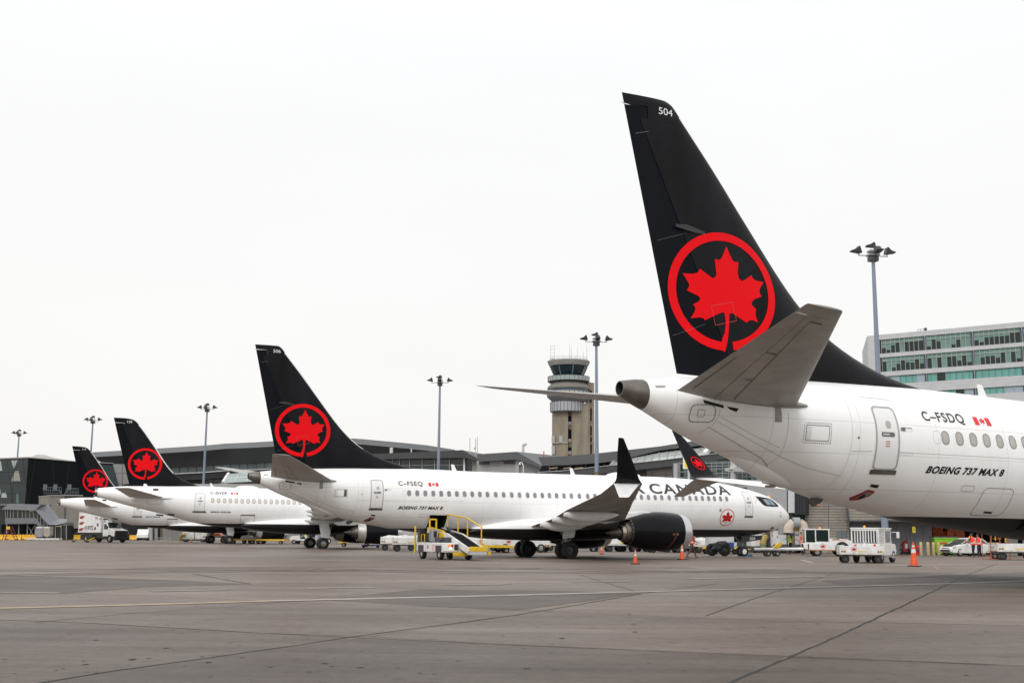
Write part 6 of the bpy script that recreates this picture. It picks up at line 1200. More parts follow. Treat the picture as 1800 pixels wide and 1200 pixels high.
for s in (-.7, .7): wheel('wheel', R, (s * .2 + .1, -.5 if s < 0 else .5, .25), .25, .1, hubm=M_textw)

# ================================================================ vehicles (x forward, y left)
def stripes(b, x0, x1, y, z0, z1, m0, m1, n=4, nx='x'):
    w_ = (x1 - x0) / n
    for i in range(n):
        q = (lambda a, z: (a, y, z)) if nx == 'x' else (lambda a, z: (y, a, z)); b.quad([q(x0 + w_ * i, z0), q(x0 + w_ * (i + 1), z0), q(x0 + w_ * (i + 1), z1), q(x0 + w_ * i, z1)], m0 if i % 2 else m1)
def rsign(r, parent, o, du, m=None): o, du = Vector(o), Vector(du); return flat_roundel(r, parent, lambda u, v: o + du * u + Vector((0, 0, v)), m or mat('deep_red_paint', (.5, .008, .012), .4))
# --- baggage cart prototype
def baggage_cart(label, loc, rz, group='white baggage carts', cover=False):
    R = thing('baggage_cart', label, 'baggage cart', loc, rz, group); b = MB()
    b.bx(-1.5, 1.5, -.75, .75, .55, .66); b.build('deck', M_dirtywhite, R, bev=.015); b = MB()
    b.bx(-1.5, -1.42, -.75, .75, .67, 1.15); b.bx(1.42, 1.5, -.75, .75, .67, 1.15); b.bx(-1.41, 1.41, -.75, -.7, .67, 1.1); b.bx(-1.41, 1.41, .7, .75, .67, 1.1); b.build('side_panel', M_white, R, bev=.012)
    b = MB(); stripes(b, -1.4, -1.05, -.753, .7, .8, 0, 1); stripes(b, 1.05, 1.4, -.753, .7, .8, 0, 1); stripes(b, -.3, .3, -.753, .72, .79, 0, 0, 2); b.build('hazard_stripe', [M_yellow, M_blackpaint], R, smooth=0)
    b = MB(); b.tube([(1.5, 0, .5), (2.1, 0, .42), (2.4, 0, .4)], .04); b.box((1.3, 0, .48), (.5, .7, .1)); b.box((0, 0, .5), (2.9, .14, .09)); b.box((-1.2, 0, .48), (.3, .9, .1)); b.box((1.15, -.3, .36), (.28, .3, .24), 1); b.build('towbar', [M_grey, M_yellow], R)
    for sx in (-1.1, 1.1):
        for sy in (-.58, .58): wheel('wheel', R, (sx, sy, .27), .27, .16, .5, hubm=M_darkgrey)
    if cover:
        b = MB(); b.loft([[(x, -.68, .7), (x, -.68 + .05, 1.0 + s), (x, -.2, 1.25 + s), (x, .3, 1.22 + s), (x, .68, .95 + s), (x, .68, .7)] for x, s in ((-1.4, -.12), (-.8, .05), (-.1, .0), (.6, .08), (1.35, -.1))]); b.build('tarpaulin', M_dirtywhite, R, smooth=70)
    return R
# --- baggage tug (cab at the front)
def baggage_tug(label, loc, rz):
    R = thing('baggage_tug', label, 'baggage tug', loc, rz, 'white baggage tugs'); b = MB(); b.prism([(-1.6, .45), (1.55, .45), (1.6, .75), (1.3, 1.0), (.35, 1.05), (.3, .62), (-.5, .62), (-.55, 1.08), (-1.6, 1.02)], 'y', -.75, .75); b.build('body', M_white, R, bev=.03)
    b = MB()
    for x in (-.52, .32, .5):
        for y in (-.72, .72): b.cyl((x, y, .65), (x - (.05 if x > 0 else 0), y, 1.85), .035)
    b.bx(-.62, .58, -.78, .78, 1.85, 1.93); b.build('cab_frame', M_white, R, bev=.02)
    b = MB(); b.slab([(.5, -.68, 1.08), (.5, .68, 1.08), (.44, .68, 1.8), (.44, -.68, 1.8)], (.015, 0, 0)); b.bx(-.5, .3, -.735, -.725, 1.15, 1.8); b.build('windscreen', M_glassdark, R, smooth=0)
    b = MB(); b.bx(-.45, -.05, -.4, .4, .62, .8); b.bx(-.5, -.38, -.4, .4, .8, 1.3); b.build('seat', M_blackpaint, R, bev=.03); b = MB(); b.lathe([(0, .07), (.1, .06), (.13, .02)], (0, 0, 1.93), 'z', 10, 0, True); b.build('beacon', M_amber, R)
    b = MB(); b.bx(1.61, 1.66, -.6, .6, .4, .58); stripes(b, -.6, .6, 1.665, .6, .7, 1, 0, 8, 'y'); stripes(b, -1.4, -.8, -.755, .6, .7, 1, 2, 4); b.build('bumper', [M_blackpaint, M_yellow, M_orange], R, smooth=0)
    rsign(.16, R, (-1.1, -.757, .86), (1, 0, 0))
    for sx in (-1.05, 1.0):
        for sy in (-.66, .66): wheel('wheel', R, (sx, sy, .3), .3, .2)
    return R
# --- flat dolly
def dolly(label, loc, rz, load=None):
    R = thing('flat_dolly', label, 'dolly', loc, rz, 'flat cargo dollies'); b = MB(); b.bx(-1.7, 1.7, -.8, .8, .48, .56); 
    for k in range(8): b.cyl((-1.5 + .43 * k, -.75, .58), (-1.5 + .43 * k, .75, .58), .035, n=8)
    b.build('roller_deck', M_steel, R); b = MB(); b.bx(-1.72, 1.72, -.86, -.81, .42, .6); b.bx(-1.72, 1.72, .81, .86, .42, .6); b.tube([(1.7, 0, .45), (2.5, 0, .38)], .04); b.build('rail', M_yellow, R)
    if load: b = MB(); b.bx(-1.2, 1.1, -.7, .7, .62, 1.5); b.build('load_frame', M_lightgrey, R, bev=.03)
    for sx in (-1.2, 1.2):
        for sy in (-.62, .62): wheel('wheel', R, (sx, sy, .22), .22, .14)
    return R
# --- the tug and cart at right
R = thing('baggage_tug', 'white baggage tug with a slatted rear guard, right of the pushback tractor', 'baggage tug', at(1535, 940, 69.3).xy.to_3d(), .95, 'white baggage tugs')
b = MB(); b.prism([(-1.5, .4), (1.5, .4), (1.62, .7), (1.5, 1.05), (.7, 1.1), (.6, 1.1), (-1.5, 1.1)], 'y', -.82, .82); b.build('body', M_white, R, bev=.04)
b = MB(); b.bx(-1.52, .75, -.85, .85, 1.92, 2.0); b.bx(-1.5, -1.42, -.82, -.74, 1.1, 1.92); b.bx(-1.5, -1.42, .74, .82, 1.1, 1.92); b.bx(.62, .7, -.82, -.74, 1.1, 1.92); b.bx(.62, .7, .74, .82, 1.1, 1.92); b.bx(-.45, -.37, -.82, -.74, 1.1, 1.92)
for k in range(9): b.bx(-1.49, -1.46, -.72 + .16 * k, -.66 + .16 * k, 1.14, 1.82)
for k in range(6): b.bx(-1.36 + .16 * k, -1.3 + .16 * k, -.8, -.77, 1.14, 1.82)
b.bx(-1.5, -1.43, -.74, .74, 1.82, 1.92); b.bx(-1.42, .6, -.81, -.77, 1.1, 1.16); b.bx(-1.42, .6, -.81, -.77, 1.82, 1.92); b.build('cab_frame', M_white, R, bev=.012)
b = MB(); b.bx(.64, .66, -.72, .72, 1.15, 1.85); b.bx(-.3, .639, -.79, -.73, 1.18, 1.82); b.build('window_glass', mat('pale_cab_glass', (.09, .12, .15), .12), R, smooth=0)
b = MB(); b.bx(-1.54, -1.505, -.75, .75, .42, .62); stripes(b, -.75, -.1, -1.51, .66, .86, 1, 0, 4, 'y'); stripes(b, .1, .75, -1.51, .66, .86, 0, 1, 4, 'y'); b.build('bumper', [M_blackpaint, M_yellow], R, smooth=0)
b = MB(); b.bx(-1.53, -1.505, -.62, -.5, .92, 1.04); b.bx(-1.53, -1.505, .5, .62, .92, 1.04); b.bx(-1.53, -1.505, -.62, -.5, 1.06, 1.1, 1); b.build('tail_light', [M_redlens, M_textw], R); b = MB(); b.lathe([(0, .07), (.1, .06), (.13, .02)], (-.9, .2, 2.0), 'z', 12, 0, True); b.build('beacon', M_amber, R)
b = MB(); b.tube([(.75, -.83, 1.75), (.95, -1.1, 1.75)], .02); b.box((.95, -1.15, 1.6), (.06, .16, .36)); b.build('mirror', M_white, R)
for sx in (-1.0, 1.05):
    for sy in (-.72, .72): wheel('wheel', R, (sx, sy, .36), .36, .22)
CT = baggage_cart('white open baggage cart with a red roundel, coupled to the tug with the slatted guard', at(1511, 940, 67.4).xy.to_3d(), -.12); CT.scale = (.82, .82, .86)
rsign(.2, CT, (-.55, -.76, .9), (1, 0, 0)); b = MB(); b.loft([[(x, -.3, 1.12), (x, -.22, 1.12 + s), (x, .1, 1.15 + s), (x, .3, 1.12)] for x, s in ((.1, .08), (.3, .22), (.5, .1))]); sk = b.build('cloth_bundle', M_dirtywhite, None, smooth=70); sk.parent = None; sk.location = CT.location; sk.rotation_euler = CT.rotation_euler; sk.scale = CT.scale; tag(sk, 'crumpled white cloth bundle lying on the baggage cart by the tug', 'cloth bundle')
# --- pushback tractor
R = thing('pushback_tractor', 'white pushback tractor with a glass cab and red roundel on its door', 'tractor', at(1443, 940, 90).xy.to_3d(), math.pi - .12); R.scale = (.94, .94, .97)
b = MB(); b.prism([(-2.3, .45), (-2.3, 1.15), (-1.9, 1.32), (-.55, 1.36), (-.55, .5), (-.55, .42)], 'y', -1.0, 1.0); b.prism([(-.56, .42), (.9, .42), (1.5, .55), (1.55, 1.0), (-.56, 1.0)], 'y', -1.0, 1.0); b.build('body', M_white, R, bev=.05)
b = MB()
for x, y in ((-.5, -.9), (-.5, .9), (.55, -.9), (.55, .9), (1.35, -.9), (1.35, .9)): b.box((x, y, 1.5), (.09, .09, 1.05))
b.bx(-.58, 1.42, -.96, .96, 2.02, 2.12); b.bx(-.5, .55, .86, .95, .5, 1.12); b.bx(-.5, 1.4, .9, .95, 1.0, 1.06); b.build('cab_frame', M_white, R, bev=.025)
b = MB(); b.bx(-.45, .5, .9, .915, 1.14, 2.0); b.bx(.6, 1.3, .9, .915, 1.06, 2.0); b.bx(1.36, 1.375, -.85, .85, 1.03, 2.0); b.bx(-.5, -.49, -.85, .85, 1.36, 2.0); b.bx(.6, 1.3, -.915, -.9, 1.06, 2.0); b.build('cab_glass', mat('dark_cab_glass', (.012, .022, .02), .1, spec=.3), R, smooth=0)
rsign(.23, R, (.02, 1.012, .76), (-1, 0, 0)); b = MB(); b.lathe([(0, .08), (.1, .07), (.14, .02)], (.1, .2, 2.12), 'z', 12, 0, True); b.build('beacon', M_amber, R)
b = MB(); b.bx(1.5, 1.7, -.5, .2, .5, .7, 0); b.bx(1.4, 1.62, .3, .8, .45, .95, 1); b.bx(1.1, 1.2, .96, 1.01, .45, .95, 1); b.bx(-2.2, 1.2, 1.0, 1.02, .47, .52, 0); b.build('bumper', [mat('amber_paint', (.7, .27, .02), .5), M_blackpaint], R, bev=.01)
b = MB(); b.bx(-1.9, -.7, 1.0, 1.006, 1.22, 1.26); b.bx(-1.3, -.75, 1.0, 1.007, 1.28, 1.33, 1); b.build('lettering_stripe', [mat('salmon_stripe', (.7, .2, .14), .5), M_blackpaint], R)
wheel('wheel', R, (-1.5, .85, .58), .58, .38); wheel('wheel', R, (-1.5, -.85, .58), .58, .38); wheel('wheel', R, (.45, .82, .36), .36, .3); wheel('wheel', R, (.45, -.82, .36), .36, .3)
# tow bar from the nose wheel to the tractor
a, c = gp(1319, 977), gp(1412, 977.5); R = thing('tow_bar', 'long white tow bar on small wheels between the nose wheel and tractor', 'tow bar', a, math.atan2(c.y - a.y, c.x - a.x)); l = (c - a).length; b = MB(); b.cyl((.3, 0, .5), (l, 0, .55), .11); b.build('tube', M_white, R); b = MB(); b.tube([(-.2, 0, .4), (.3, 0, .5)], .06); b.box((0, 0, .38), (.35, .5, .12)); b.build('nose_hook', M_darkgrey, R); b = MB(); b.prism([(1.75, .62), (2.2, 1.0), (2.45, 1.0), (2.4, .75), (2.0, .55)], 'y', -.12, .12); b.build('wheel_lift', M_yellow, R, bev=.02)
for x in (1.3, 2.0):
    for y in (-.28, .28): wheel('wheel', R, (x, y, .2), .2, .12)
# air-conditioning trailer with hoses
g = at(1372, 940, 106); R = thing('air_conditioning_trailer', 'white air conditioning trailer with a yellow hose, behind the vested workers', 'air unit', (g.x, g.y, 0), .05)
b = MB(); b.bx(-2.9, 2.6, -.9, .9, .55, 2.0); b.build('housing', M_white, R, bev=.05); b = MB(); b.bx(-3.0, 2.7, -.95, .95, .38, .54); b.bx(-3.0, 2.7, -.93, .93, 2.01, 2.1, 0); b.build('chassis', M_darkgrey, R)
b = MB()
for x in (-1.05, .35, 1.4): b.bx(x, x + .02, -.915, -.9, .6, 1.95)
b.bx(-.6, -.5, -.92, -.9, 1.3, 1.5); b.bx(.0, .4, -.92, -.9, 1.2, 1.26, 1); b.build('panel_seam', [M_grey, mat('blue_print', (.2, .3, .6), .5)], R)
M_hose = wave_mat('yellow_ribbed_hose', (.46, .33, .10), (.28, .2, .06), 2, .16, .35, .7, 0, .8); M_hose2 = mat('pale_duct_cloth', (.56, .49, .40), .8, var=.2, vscale=3, bump=.5, bscale=6); M_hose3 = mat('olive_duct_cloth', (.22, .23, .11), .8, var=.25, vscale=3)
b = MB(); b.lathe([(-.02, .46), (.05, .46), (.05, .34), (-.02, .34)], (-1.62, -.92, 1.35), 'y', 24); b.build('outlet_ring', M_darkgrey, R); b = MB(); b.lathe([(.0, .36), (.02, .001)], (-1.62, -.93, 1.35), 'y', 20); b.build('outlet_opening', M_dark, R)
b = MB(); b.tube([(-1.62, -.95, 1.35), (-1.75, -1.3, 1.35), (-1.95, -1.4, 1.1), (-1.98, -1.4, .75)], [.28, .3, .31, .3], 14); b.build('hose', M_hose, R); b = MB(); b.tube([(-1.98, -1.4, .76), (-1.98, -1.4, .45), (-1.9, -1.5, .3)], [.3, .27, .25], 12); b.build('hose', M_hose3, R)
for x in (-2.2, 1.8):
    for y in (-.8, .8): wheel('wheel', R, (x, y, .32), .32, .2)
g = at(1397, 940, 99); R = thing('cabin_air_duct', 'arched pale air duct with a grey middle collar over the white trailer', 'air duct', (g.x, g.y, 0)); q = lambda px, py: at(px, py, 99) - R.location
b = MB(); b.tube([q(1386, 936), q(1386, 930), q(1388, 923), q(1394, 918.5)], [.42, .42, .42, .4], 16); b.build('duct', M_hose2, R); b = MB(); b.tube([q(1405, 918.5), q(1411, 923), q(1413, 930), q(1412, 944)], [.4, .42, .42, .4], 16); b.build('duct', M_hose2, R); b = MB(); b.tube([q(1393.5, 918.5), q(1405.5, 918.5)], .46, 16); b.build('collar', M_grey, R); b = MB(); b.bx(-1.2, -.1, .3, .9, 1.6, 2.35); b.bx(.2, .7, .2, .8, 1.9, 2.6, 1); b.build('blower', [M_grey, M_yellow], R, bev=.03); b = MB(); b.bx(-.7, -.6, -.05, .05, 0, 2.0); b.bx(.75, .85, -.05, .05, 0, 2.0); b.bx(-.7, .85, -.05, .05, 1.55, 1.65); b.build('stand', M_darkgrey, R)
# --- belt loader
g = at(783, 940, 68.2); R = thing('belt_loader', 'white belt loader with a black belt and yellow handrail raised to the open hold', 'belt loader', (g.x, g.y, 0), math.atan2(.9005, -.4348))
b = MB(); b.bx(-2.0, 2.0, .02, 1.0, .42, .95); b.bx(-2.0, 2.0, -.95, .0, .35, .55); b.build('body', M_white, R, bev=.03)
b = MB(); b.bx(.9, 1.9, .35, .9, .96, 1.05, 0); b.bx(1.4, 1.9, .15, .55, .95, 1.5, 1); b.bx(.6, 1.1, .2, .6, 1.0, 1.7, 2); b.bx(.58, .6, .3, .5, 1.25, 1.6, 0); b.bx(1.5, 1.9, .7, 1.0, .96, 1.7, 0); b.build('cab', [M_blackpaint, M_darkgrey, mat('aluminium_console', (.38, .38, .37), .4, .4)], R, bev=.03)
def beltz(x): return .72 + (2.15 - .72) * smoothstep(-3.4, 2.2, x) if False else (.66 if x < -3.2 else .66 + (x + 3.2) * .26 if x < -.3 else 1.414 + (x + .3) * .115)
def rail(b, y0, y1, z0, z1, m=0):
    xs = [-3.5, -3.2, -1.8, -.6, -.3, 0, 1.4, 2.9]; b.loft([[(x, y0, beltz(x) + z0), (x, y1, beltz(x) + z0), (x, y1, beltz(x) + z1), (x, y0, beltz(x) + z1)] for x in xs], m)
b = MB(); rail(b, -.92, -.10, -.05, .0); b.build('belt', mat('black_conveyor_belt', (.012, .0125, .014), .95, var=.2, spec=.05), R, smooth=0)
b = MB(); rail(b, -1.02, -.925, -.30, .05); rail(b, -.095, .0, -.30, .05); b.build('boom_side', M_white, R, smooth=0, bev=.01)
b = MB(); rail(b, -.09, .005, .052, .1) if False else b.loft([[(x, -.1, beltz(x) + .055), (x, .01, beltz(x) + .055), (x, .01, beltz(x) + .13), (x, -.1, beltz(x) + .13)] for x in (.3, 1.4, 2.6)]); b.bx(.2, .9, .0, .12, 1.0, 1.5); b.build('boom_guard', M_yellow, R, smooth=0)
b = MB(); b.bx(-.9, 1.2, -.5, .4, .62, 1.25); b.cyl((-1.2, -.2, .75), (-1.2, .5, .75), .2); b.cyl((-.4, .1, 1.1), (-.4, .6, 1.1), .14); b.build('hydraulic_gear', M_darkgrey, R)
b = MB(); b.bx(-3.62, -3.45, -1.05, .02, .5, .76); b.bx(-3.5, -3.3, -1.3, -1.06, .3, .5); b.build('belt_end', M_yellow, R, bev=.02)
b = MB(); b.bx(-3.6, -3.2, -1.0, 0, .32, .5); b.build('end_bracket', M_lightgrey, R)
b = MB(); yh = -1.0; hp = [(-2.75, yh, beltz(-2.75) + .9), (-1.0, yh, beltz(-1) + 1.35), (.2, yh, beltz(.2) + 1.15), (1.9, yh, beltz(1.9) + .9)]; hp = [(-2.85, yh, 1.84), (-.8, yh, 2.36), (2.2, yh, 2.6)]; b.tube(hp, .045)
for x, z in ((-2.85, 1.84), (-.9, 2.36), (.5, 2.5), (2.1, 2.65)): b.cyl((x, yh, beltz(x)), (x, yh, z), .038)
b.build('handrail', M_yellow, R); b = MB(); b.bx(.95, 1.05, .14, .22, 1.5, 2.32); b.bx(.95, 1.05, .55, .63, 1.5, 2.32); b.bx(.95, 1.05, .14, .63, 2.23, 2.32); b.bx(.9, 1.0, .16, .6, 1.5, 1.7); b.build('guard_frame', M_yellow, R, bev=.02)
b = MB(); b.cyl((2.3, .98, .3), (2.3, .98, 1.9), .06); b.cyl((1.95, .9, .95), (1.95, .9, 1.35), .03); b.tube([(1.0, .9, .95), (1.0, .9, 1.4), (1.5, .9, 1.4), (1.5, .9, .95)], .025); b.build('grab_rail', M_yellow, R)
b = MB(); b.tube([(-1.2, -.5, .65), (.2, -.5, 1.45), (.9, -.5, 1.8)], .08); b.tube([(.6, -.5, .65), (.1, -.5, 1.5)], .1); b.build('lift_ram', M_blackpaint, R)
b = MB(); b.bx(-2.03, -2.0, .1, .95, .5, .9, 0); b.build('rear_plate', M_textw, R); b = MB()
for y, m_ in ((.62, 0), (.42, 1)): b.cyl((-2.06, y, .8), (-2.03, y, .8), .075, n=14, m=m_)
b.cyl((-2.06, .52, .65), (-2.03, .52, .65), .06, n=12, m=2); b.build('tail_light', [M_amber, M_redlens, mat('lit_reverse_lamp', (.8, .8, .8), .3, emit=((1, 1, 1), .8))], R)
b = MB(); b.bx(-1.85, -.95, .97, 1.006, .42, .8); b.build('wheel_well_shade', M_blackpaint, R); b = MB(); b.bx(.86, 1.74, .97, 1.006, .42, .8); b.build('wheel_well_shade', M_blackpaint, R); b = MB(); b.bx(-2.05, -2.03, .08, .3, .55, .88); b.build('vent', M_blackpaint, R); b = MB(); b.bx(-2.35, -2.04, -.35, .4, .22, .42); b.build('rear_step', M_yellow, R, bev=.02); b = MB(); stripes(b, -.9, -.3, 1.004, .5, .85, 0, 1, 5); b.build('hazard_panel', [mat('salmon_hazard', (.62, .25, .18), .6), M_paper], R, smooth=0); b = MB(); b.bx(.1, .3, 1.0, 1.006, .6, .8); b.build('extinguisher_label', M_redlens, R)  # black boxes beside the wheels put the shade of the wells into colour
for sx in (-1.4, 1.3):
    for sy in (-.85, .86): wheel('wheel', R, (sx, sy, .36), .36, .26, .6, hubm=mat('cream_hub', (.5, .48, .4), .5))
# --- catering truck
g = at(181, 940, 151.5); R = thing('catering_truck', 'white catering box truck with maroon flashes and newrest lettering', 'truck', (g.x, g.y, 0), -.60)
b = MB(); b.bx(-3.5, 1.15, -1.25, 1.25, 1.3, 3.75); b.build('box_body', M_white, R, bev=.04); b = MB(); b.bx(-3.55, 1.2, -1.28, 1.28, 1.22, 1.3); b.bx(-3.55, 1.2, -1.28, 1.28, 3.75, 3.82); b.build('box_edge', M_dirtywhite, R)
b = MB(); b.prism([(1.3, .75), (1.3, 2.3), (1.42, 2.5), (2.0, 2.5), (2.45, 1.78), (3.6, 1.55), (3.7, .75)], 'y', -1.05, 1.05); b.build('cab', M_white, R, bev=.07); b = MB(); b.slab([(2.07, -.92, 2.42), (2.07, .92, 2.42), (2.44, .95, 1.83), (2.44, -.95, 1.83)], (.05, 0, .05)); b.prism([(1.55, 1.65), (1.55, 2.3), (1.97, 2.35), (2.3, 1.85), (2.28, 1.65)], 'y', -1.075, -1.045); b.prism([(1.55, 1.65), (1.55, 2.3), (1.97, 2.35), (2.3, 1.85), (2.28, 1.65)], 'y', 1.045, 1.075); b.build('cab_window', M_glassdark, R, smooth=0)
b = MB(); b.bx(3.66, 3.8, -.95, .95, .75, 1.5); b.bx(3.5, 3.9, -1.15, 1.15, .3, .74); b.build('grille', M_blackpaint, R, bev=.04); b = MB(); b.bx(3.56, 3.72, -1.07, -.97, 1.05, 1.35); b.bx(3.56, 3.72, .97, 1.07, 1.05, 1.35); b.build('headlight', mat('warm_headlight', (.7, .62, .5), .2), R, bev=.03)
b = MB(); b.bx(-3.4, 3.6, -.9, .9, .55, .9); b.bx(-3.4, 1.3, -1.0, 1.0, .92, 1.2); b.bx(-1.9, -.6, -1.15, -.7, .5, .9); b.build('chassis', M_blackpaint, R); b = MB(); b.prism([(1.25, 2.55), (2.6, 2.55), (2.2, 3.45), (1.25, 3.7)], 'y', -.7, .7); b.bx(1.9, 4.0, -.8, .8, 2.75, 2.9, 1)
for k in range(7): b.bx(2.0 + .3 * k, 2.05 + .3 * k, -.8, -.75, 2.9, 3.4, 1)
b.bx(1.9, 4.0, -.8, -.75, 3.38, 3.44, 1); b.build('bridge_platform', [M_white, M_grey], R, bev=.02)
b = MB(); b.tube([(1.0, -1.3, 3.1), (1.0, -1.45, 2.9), (1.1, -1.45, 2.8), (1.2, -1.3, 3.2)], .03); b.tube([(2.6, -1.1, 1.9), (2.7, -1.4, 1.9)], .03); b.box((2.72, -1.42, 1.85), (.08, .14, .4)); b.build('mirror', M_blackpaint, R)
M_maroon = mat('maroon_flash', (.26, .045, .025), .5); b = MB()
for z in (3.15, 2.38, 1.6): n_ = [(-3.32, z - .02), (-3.15, z + .16), (-2.5, z + .2), (-2.3, z + .2), (-2.4, z + .02), (-2.65, z - .16), (-3.28, z - .2)]; b.slab([(x, -1.262, zz) for x, zz in n_], (0, .008, 0))
b.build('maroon_flash', M_maroon, R, smooth=0)
M_grtext = mat('grey_lettering', (.07, .07, .08), .5)
bm, ar = text_bm('n', offset=.0); lettering('n', 'lettering', M_grtext, R, lambda u, v: Vector((-2.15 + u, -1.266, 1.5 + v)), .26, .52); lettering('E', 'lettering', M_maroon, R, lambda u, v: Vector((-1.87 + u, -1.266, 1.5 + v)), .28, .54); lettering('wrest', 'lettering', M_grtext, R, lambda u, v: Vector((-1.57 + u, -1.266, 1.5 + v)), 1.25, .72); bm.free()
b = MB(); M_plum = mat('dull_plum_print', (.12, .06, .10), .6)
for cx_, cz_ in ((.0, 1.75), (.5, 2.2)):
    for k in range(9): q = 2 * math.pi * k / 9; r_ = .1 if k % 2 else .17; b.quad([(cx_ + r_ * math.cos(q) + .07 * math.cos(t), -1.262 - .002 * (k % 3), cz_ + r_ * math.sin(q) + .09 * math.sin(t)) for t in [2 * math.pi * j / 7 for j in range(7)]])
b.build('fruit_print', M_plum, R, smooth=0)
lettering('my', 'lettering', M_grtext, R, lambda u, v: Vector((-.1 + u, -1.266, 2.75 + v)), .6, .45)
b = MB(); b.tube([(-3.3, -1.1, .8), (-3.9, -1.5, .25)], .06); b.tube([(-.3, -1.0, .6), (-.9, -1.6, .2)], .06); b.build('outrigger', M_yellow, R); b = MB(); b.box((-3.95, -1.5, .08), (.35, .3, .16)); b.box((-.95, -1.65, .08), (.35, .3, .16)); b.build('outrigger_foot', M_blackpaint, R)
for sx in (-2.0, 2.75):
    for sy in (-.95, .95): wheel('wheel', R, (sx, sy, .5), .5, .34, .58, hubm=mat('tan_truck_hub', (.36, .33, .27), .5))
# --- hatchback car with a dark bonnet
g = at(1694, 940, 95.6); R = thing('car', 'white hatchback car with a dark bonnet parked before the garage', 'car', (g.x, g.y, 0), math.pi + .42)
b = MB(); prof = {0: .0}
def carsec(x, zb, zh, zt, w0, w1): return [(x, -w0, zb), (x, -w0 - .02, zb + .2), (x, -w0 + .02, zh), (x, -w1, zt), (x, w1, zt), (x, w0 - .02, zh), (x, w0 + .02, zb + .2), (x, w0, zb)]
b.loft([carsec(*q) for q in ((-2.0, .4, .75, .8, .72, .5), (-1.9, .28, .9, 1.0, .8, .62), (-1.2, .24, .95, 1.05, .84, .7), (0, .24, .93, 1.02, .85, .72), (.9, .24, .9, .98, .84, .72), (1.6, .26, .78, .86, .8, .64), (1.95, .3, .62, .7, .72, .5), (2.05, .36, .5, .55, .6, .42))]); b.build('body', M_white, R, smooth=40, bev=.03)
b = MB(); b.loft([[(x, -w_, .95), (x, -w_ + k * .22, 1.42 * k + .95 * (1 - k)), (x, w_ - k * .22, 1.42 * k + .95 * (1 - k)), (x, w_, .95)] for x, w_, k in ((-1.92, .72, .02), (-1.45, .74, .9), (-.8, .75, 1.03), (-.1, .75, 1.0), (.35, .75, .78), (1.05, .74, .03))]); b.build('cabin_glass', M_glassdark, R, smooth=50)
b = MB(); b.loft([[(x, -w_, z), (x, -w_, z + .05), (x, w_, z + .05), (x, w_, z)] for x, w_, z in ((-1.5, .53, 1.34), (-.8, .55, 1.42), (-.1, .53, 1.40), (.15, .5, 1.33))])
for s in (-1, 1): b.tube([(1.0, s * .72, .98), (.2, s * .56, 1.33)], .035); b.tube([(-.45, s * .75, .97), (-.4, s * .56, 1.38)], .035); b.tube([(-1.85, s * .7, 1.0), (-1.4, s * .55, 1.36)], .05)
b.build('roof', M_white, R, smooth=50); b = MB(); b.loft([[(x, -w_, z), (x, 0, z + .05), (x, w_, z)] for x, w_, z in ((.98, .66, 1.0), (1.5, .62, .92), (1.86, .5, .77))]); b.build('bonnet', mat('dark_bonnet_film', (.03, .03, .033), .35), R, smooth=60)
b = MB(); b.bx(2.0, 2.09, -.5, .5, .38, .52); b.bx(2.0, 2.05, -.4, .4, .6, .66); b.bx(1.88, 1.98, -.72, -.58, .4, .5); b.bx(1.88, 1.98, .58, .72, .4, .5); b.build('grille', M_blackpaint, R, bev=.02); b = MB()
for s in (-1, 1): b.prism([(1.55, .74), (1.95, .62), (1.97, .7), (1.6, .84)], 'y', s * .74 - .05, s * .74 + .04)
b.build('headlight', mat('clear_headlight', (.45, .47, .5), .15), R, bev=.02); b = MB(); b.lathe([(0, .06), (.1, .05), (.13, .01)], (-.4, .2, 1.46), 'z', 10, 0, True); b.build('beacon', M_amber, R)
for s in (-1, 1): b = MB(); b.box((.6, s * .93, .98), (.1, .18, .14)); b.build('mirror', M_white, R, bev=.03)
for sx in (-1.28, 1.25):
    for sy in (-.74, .74): wheel('wheel', R, (sx, sy, .31), .31, .2, .66, hubm=M_steel)
# --- copies and singles behind the bellies
baggage_cart('white baggage cart at the right edge behind the orange step ladder', at(1782, 940, 80.5).xy.to_3d(), .03)
b0 = baggage_cart('white covered baggage cart left of the belt loader', at(722, 940, 96).xy.to_3d(), .15, cover=True)
proto = baggage_cart('first white baggage cart seen right of the engine tail cone', at(1066, 940, 106).xy.to_3d(), .1, cover=True)
for px, Y, rz, lb in ((1091, 104, .12, 'white baggage cart between the two engines of airliner 506'), (1115, 106, .1, 'white baggage cart half hidden behind the black engine cowl'), (1141, 107, .1, 'white baggage cart under the middle of the black engine'), (1247, 101, .08, 'white baggage cart behind the far wheels near the nose of airliner 506'), (978, 98, -.3, 'white baggage cart between the two main wheel sets of airliner 506'), (1193, 104, .05, 'white baggage cart behind the walking person'), (1167, 101, .15, 'white baggage cart under the front half of the black engine'), (1222, 109, .05, 'white baggage cart just right of the walking person, farther back'), (945, 108, .2, 'white baggage cart seen just right of the left main wheels'), (900, 112, .1, 'white baggage cart in the back row behind the service pickup'), (846, 104, .1, 'white baggage cart in the back row above the flat dolly'), (700, 101, .1, 'white baggage cart nearest the engine of the airliner lettered C-GVDP')):
    c = copy_tree(proto); c.location = at(px, 940, Y).xy.to_3d(); c.rotation_euler[2] = rz; c['label'] = lb
baggage_tug('white baggage tug with amber stripes seen left of the wheels of airliner 506', at(866, 940, 97).xy.to_3d(), .2)
baggage_tug('white baggage tug driven by a person in a lime vest under the airliner lettered C-GVDP', at(534, 940, 148).xy.to_3d(), math.pi - .2)
baggage_tug('small white baggage tug under the farthest airliner beside the red cone', at(447, 940, 150).xy.to_3d(), math.pi - .35)
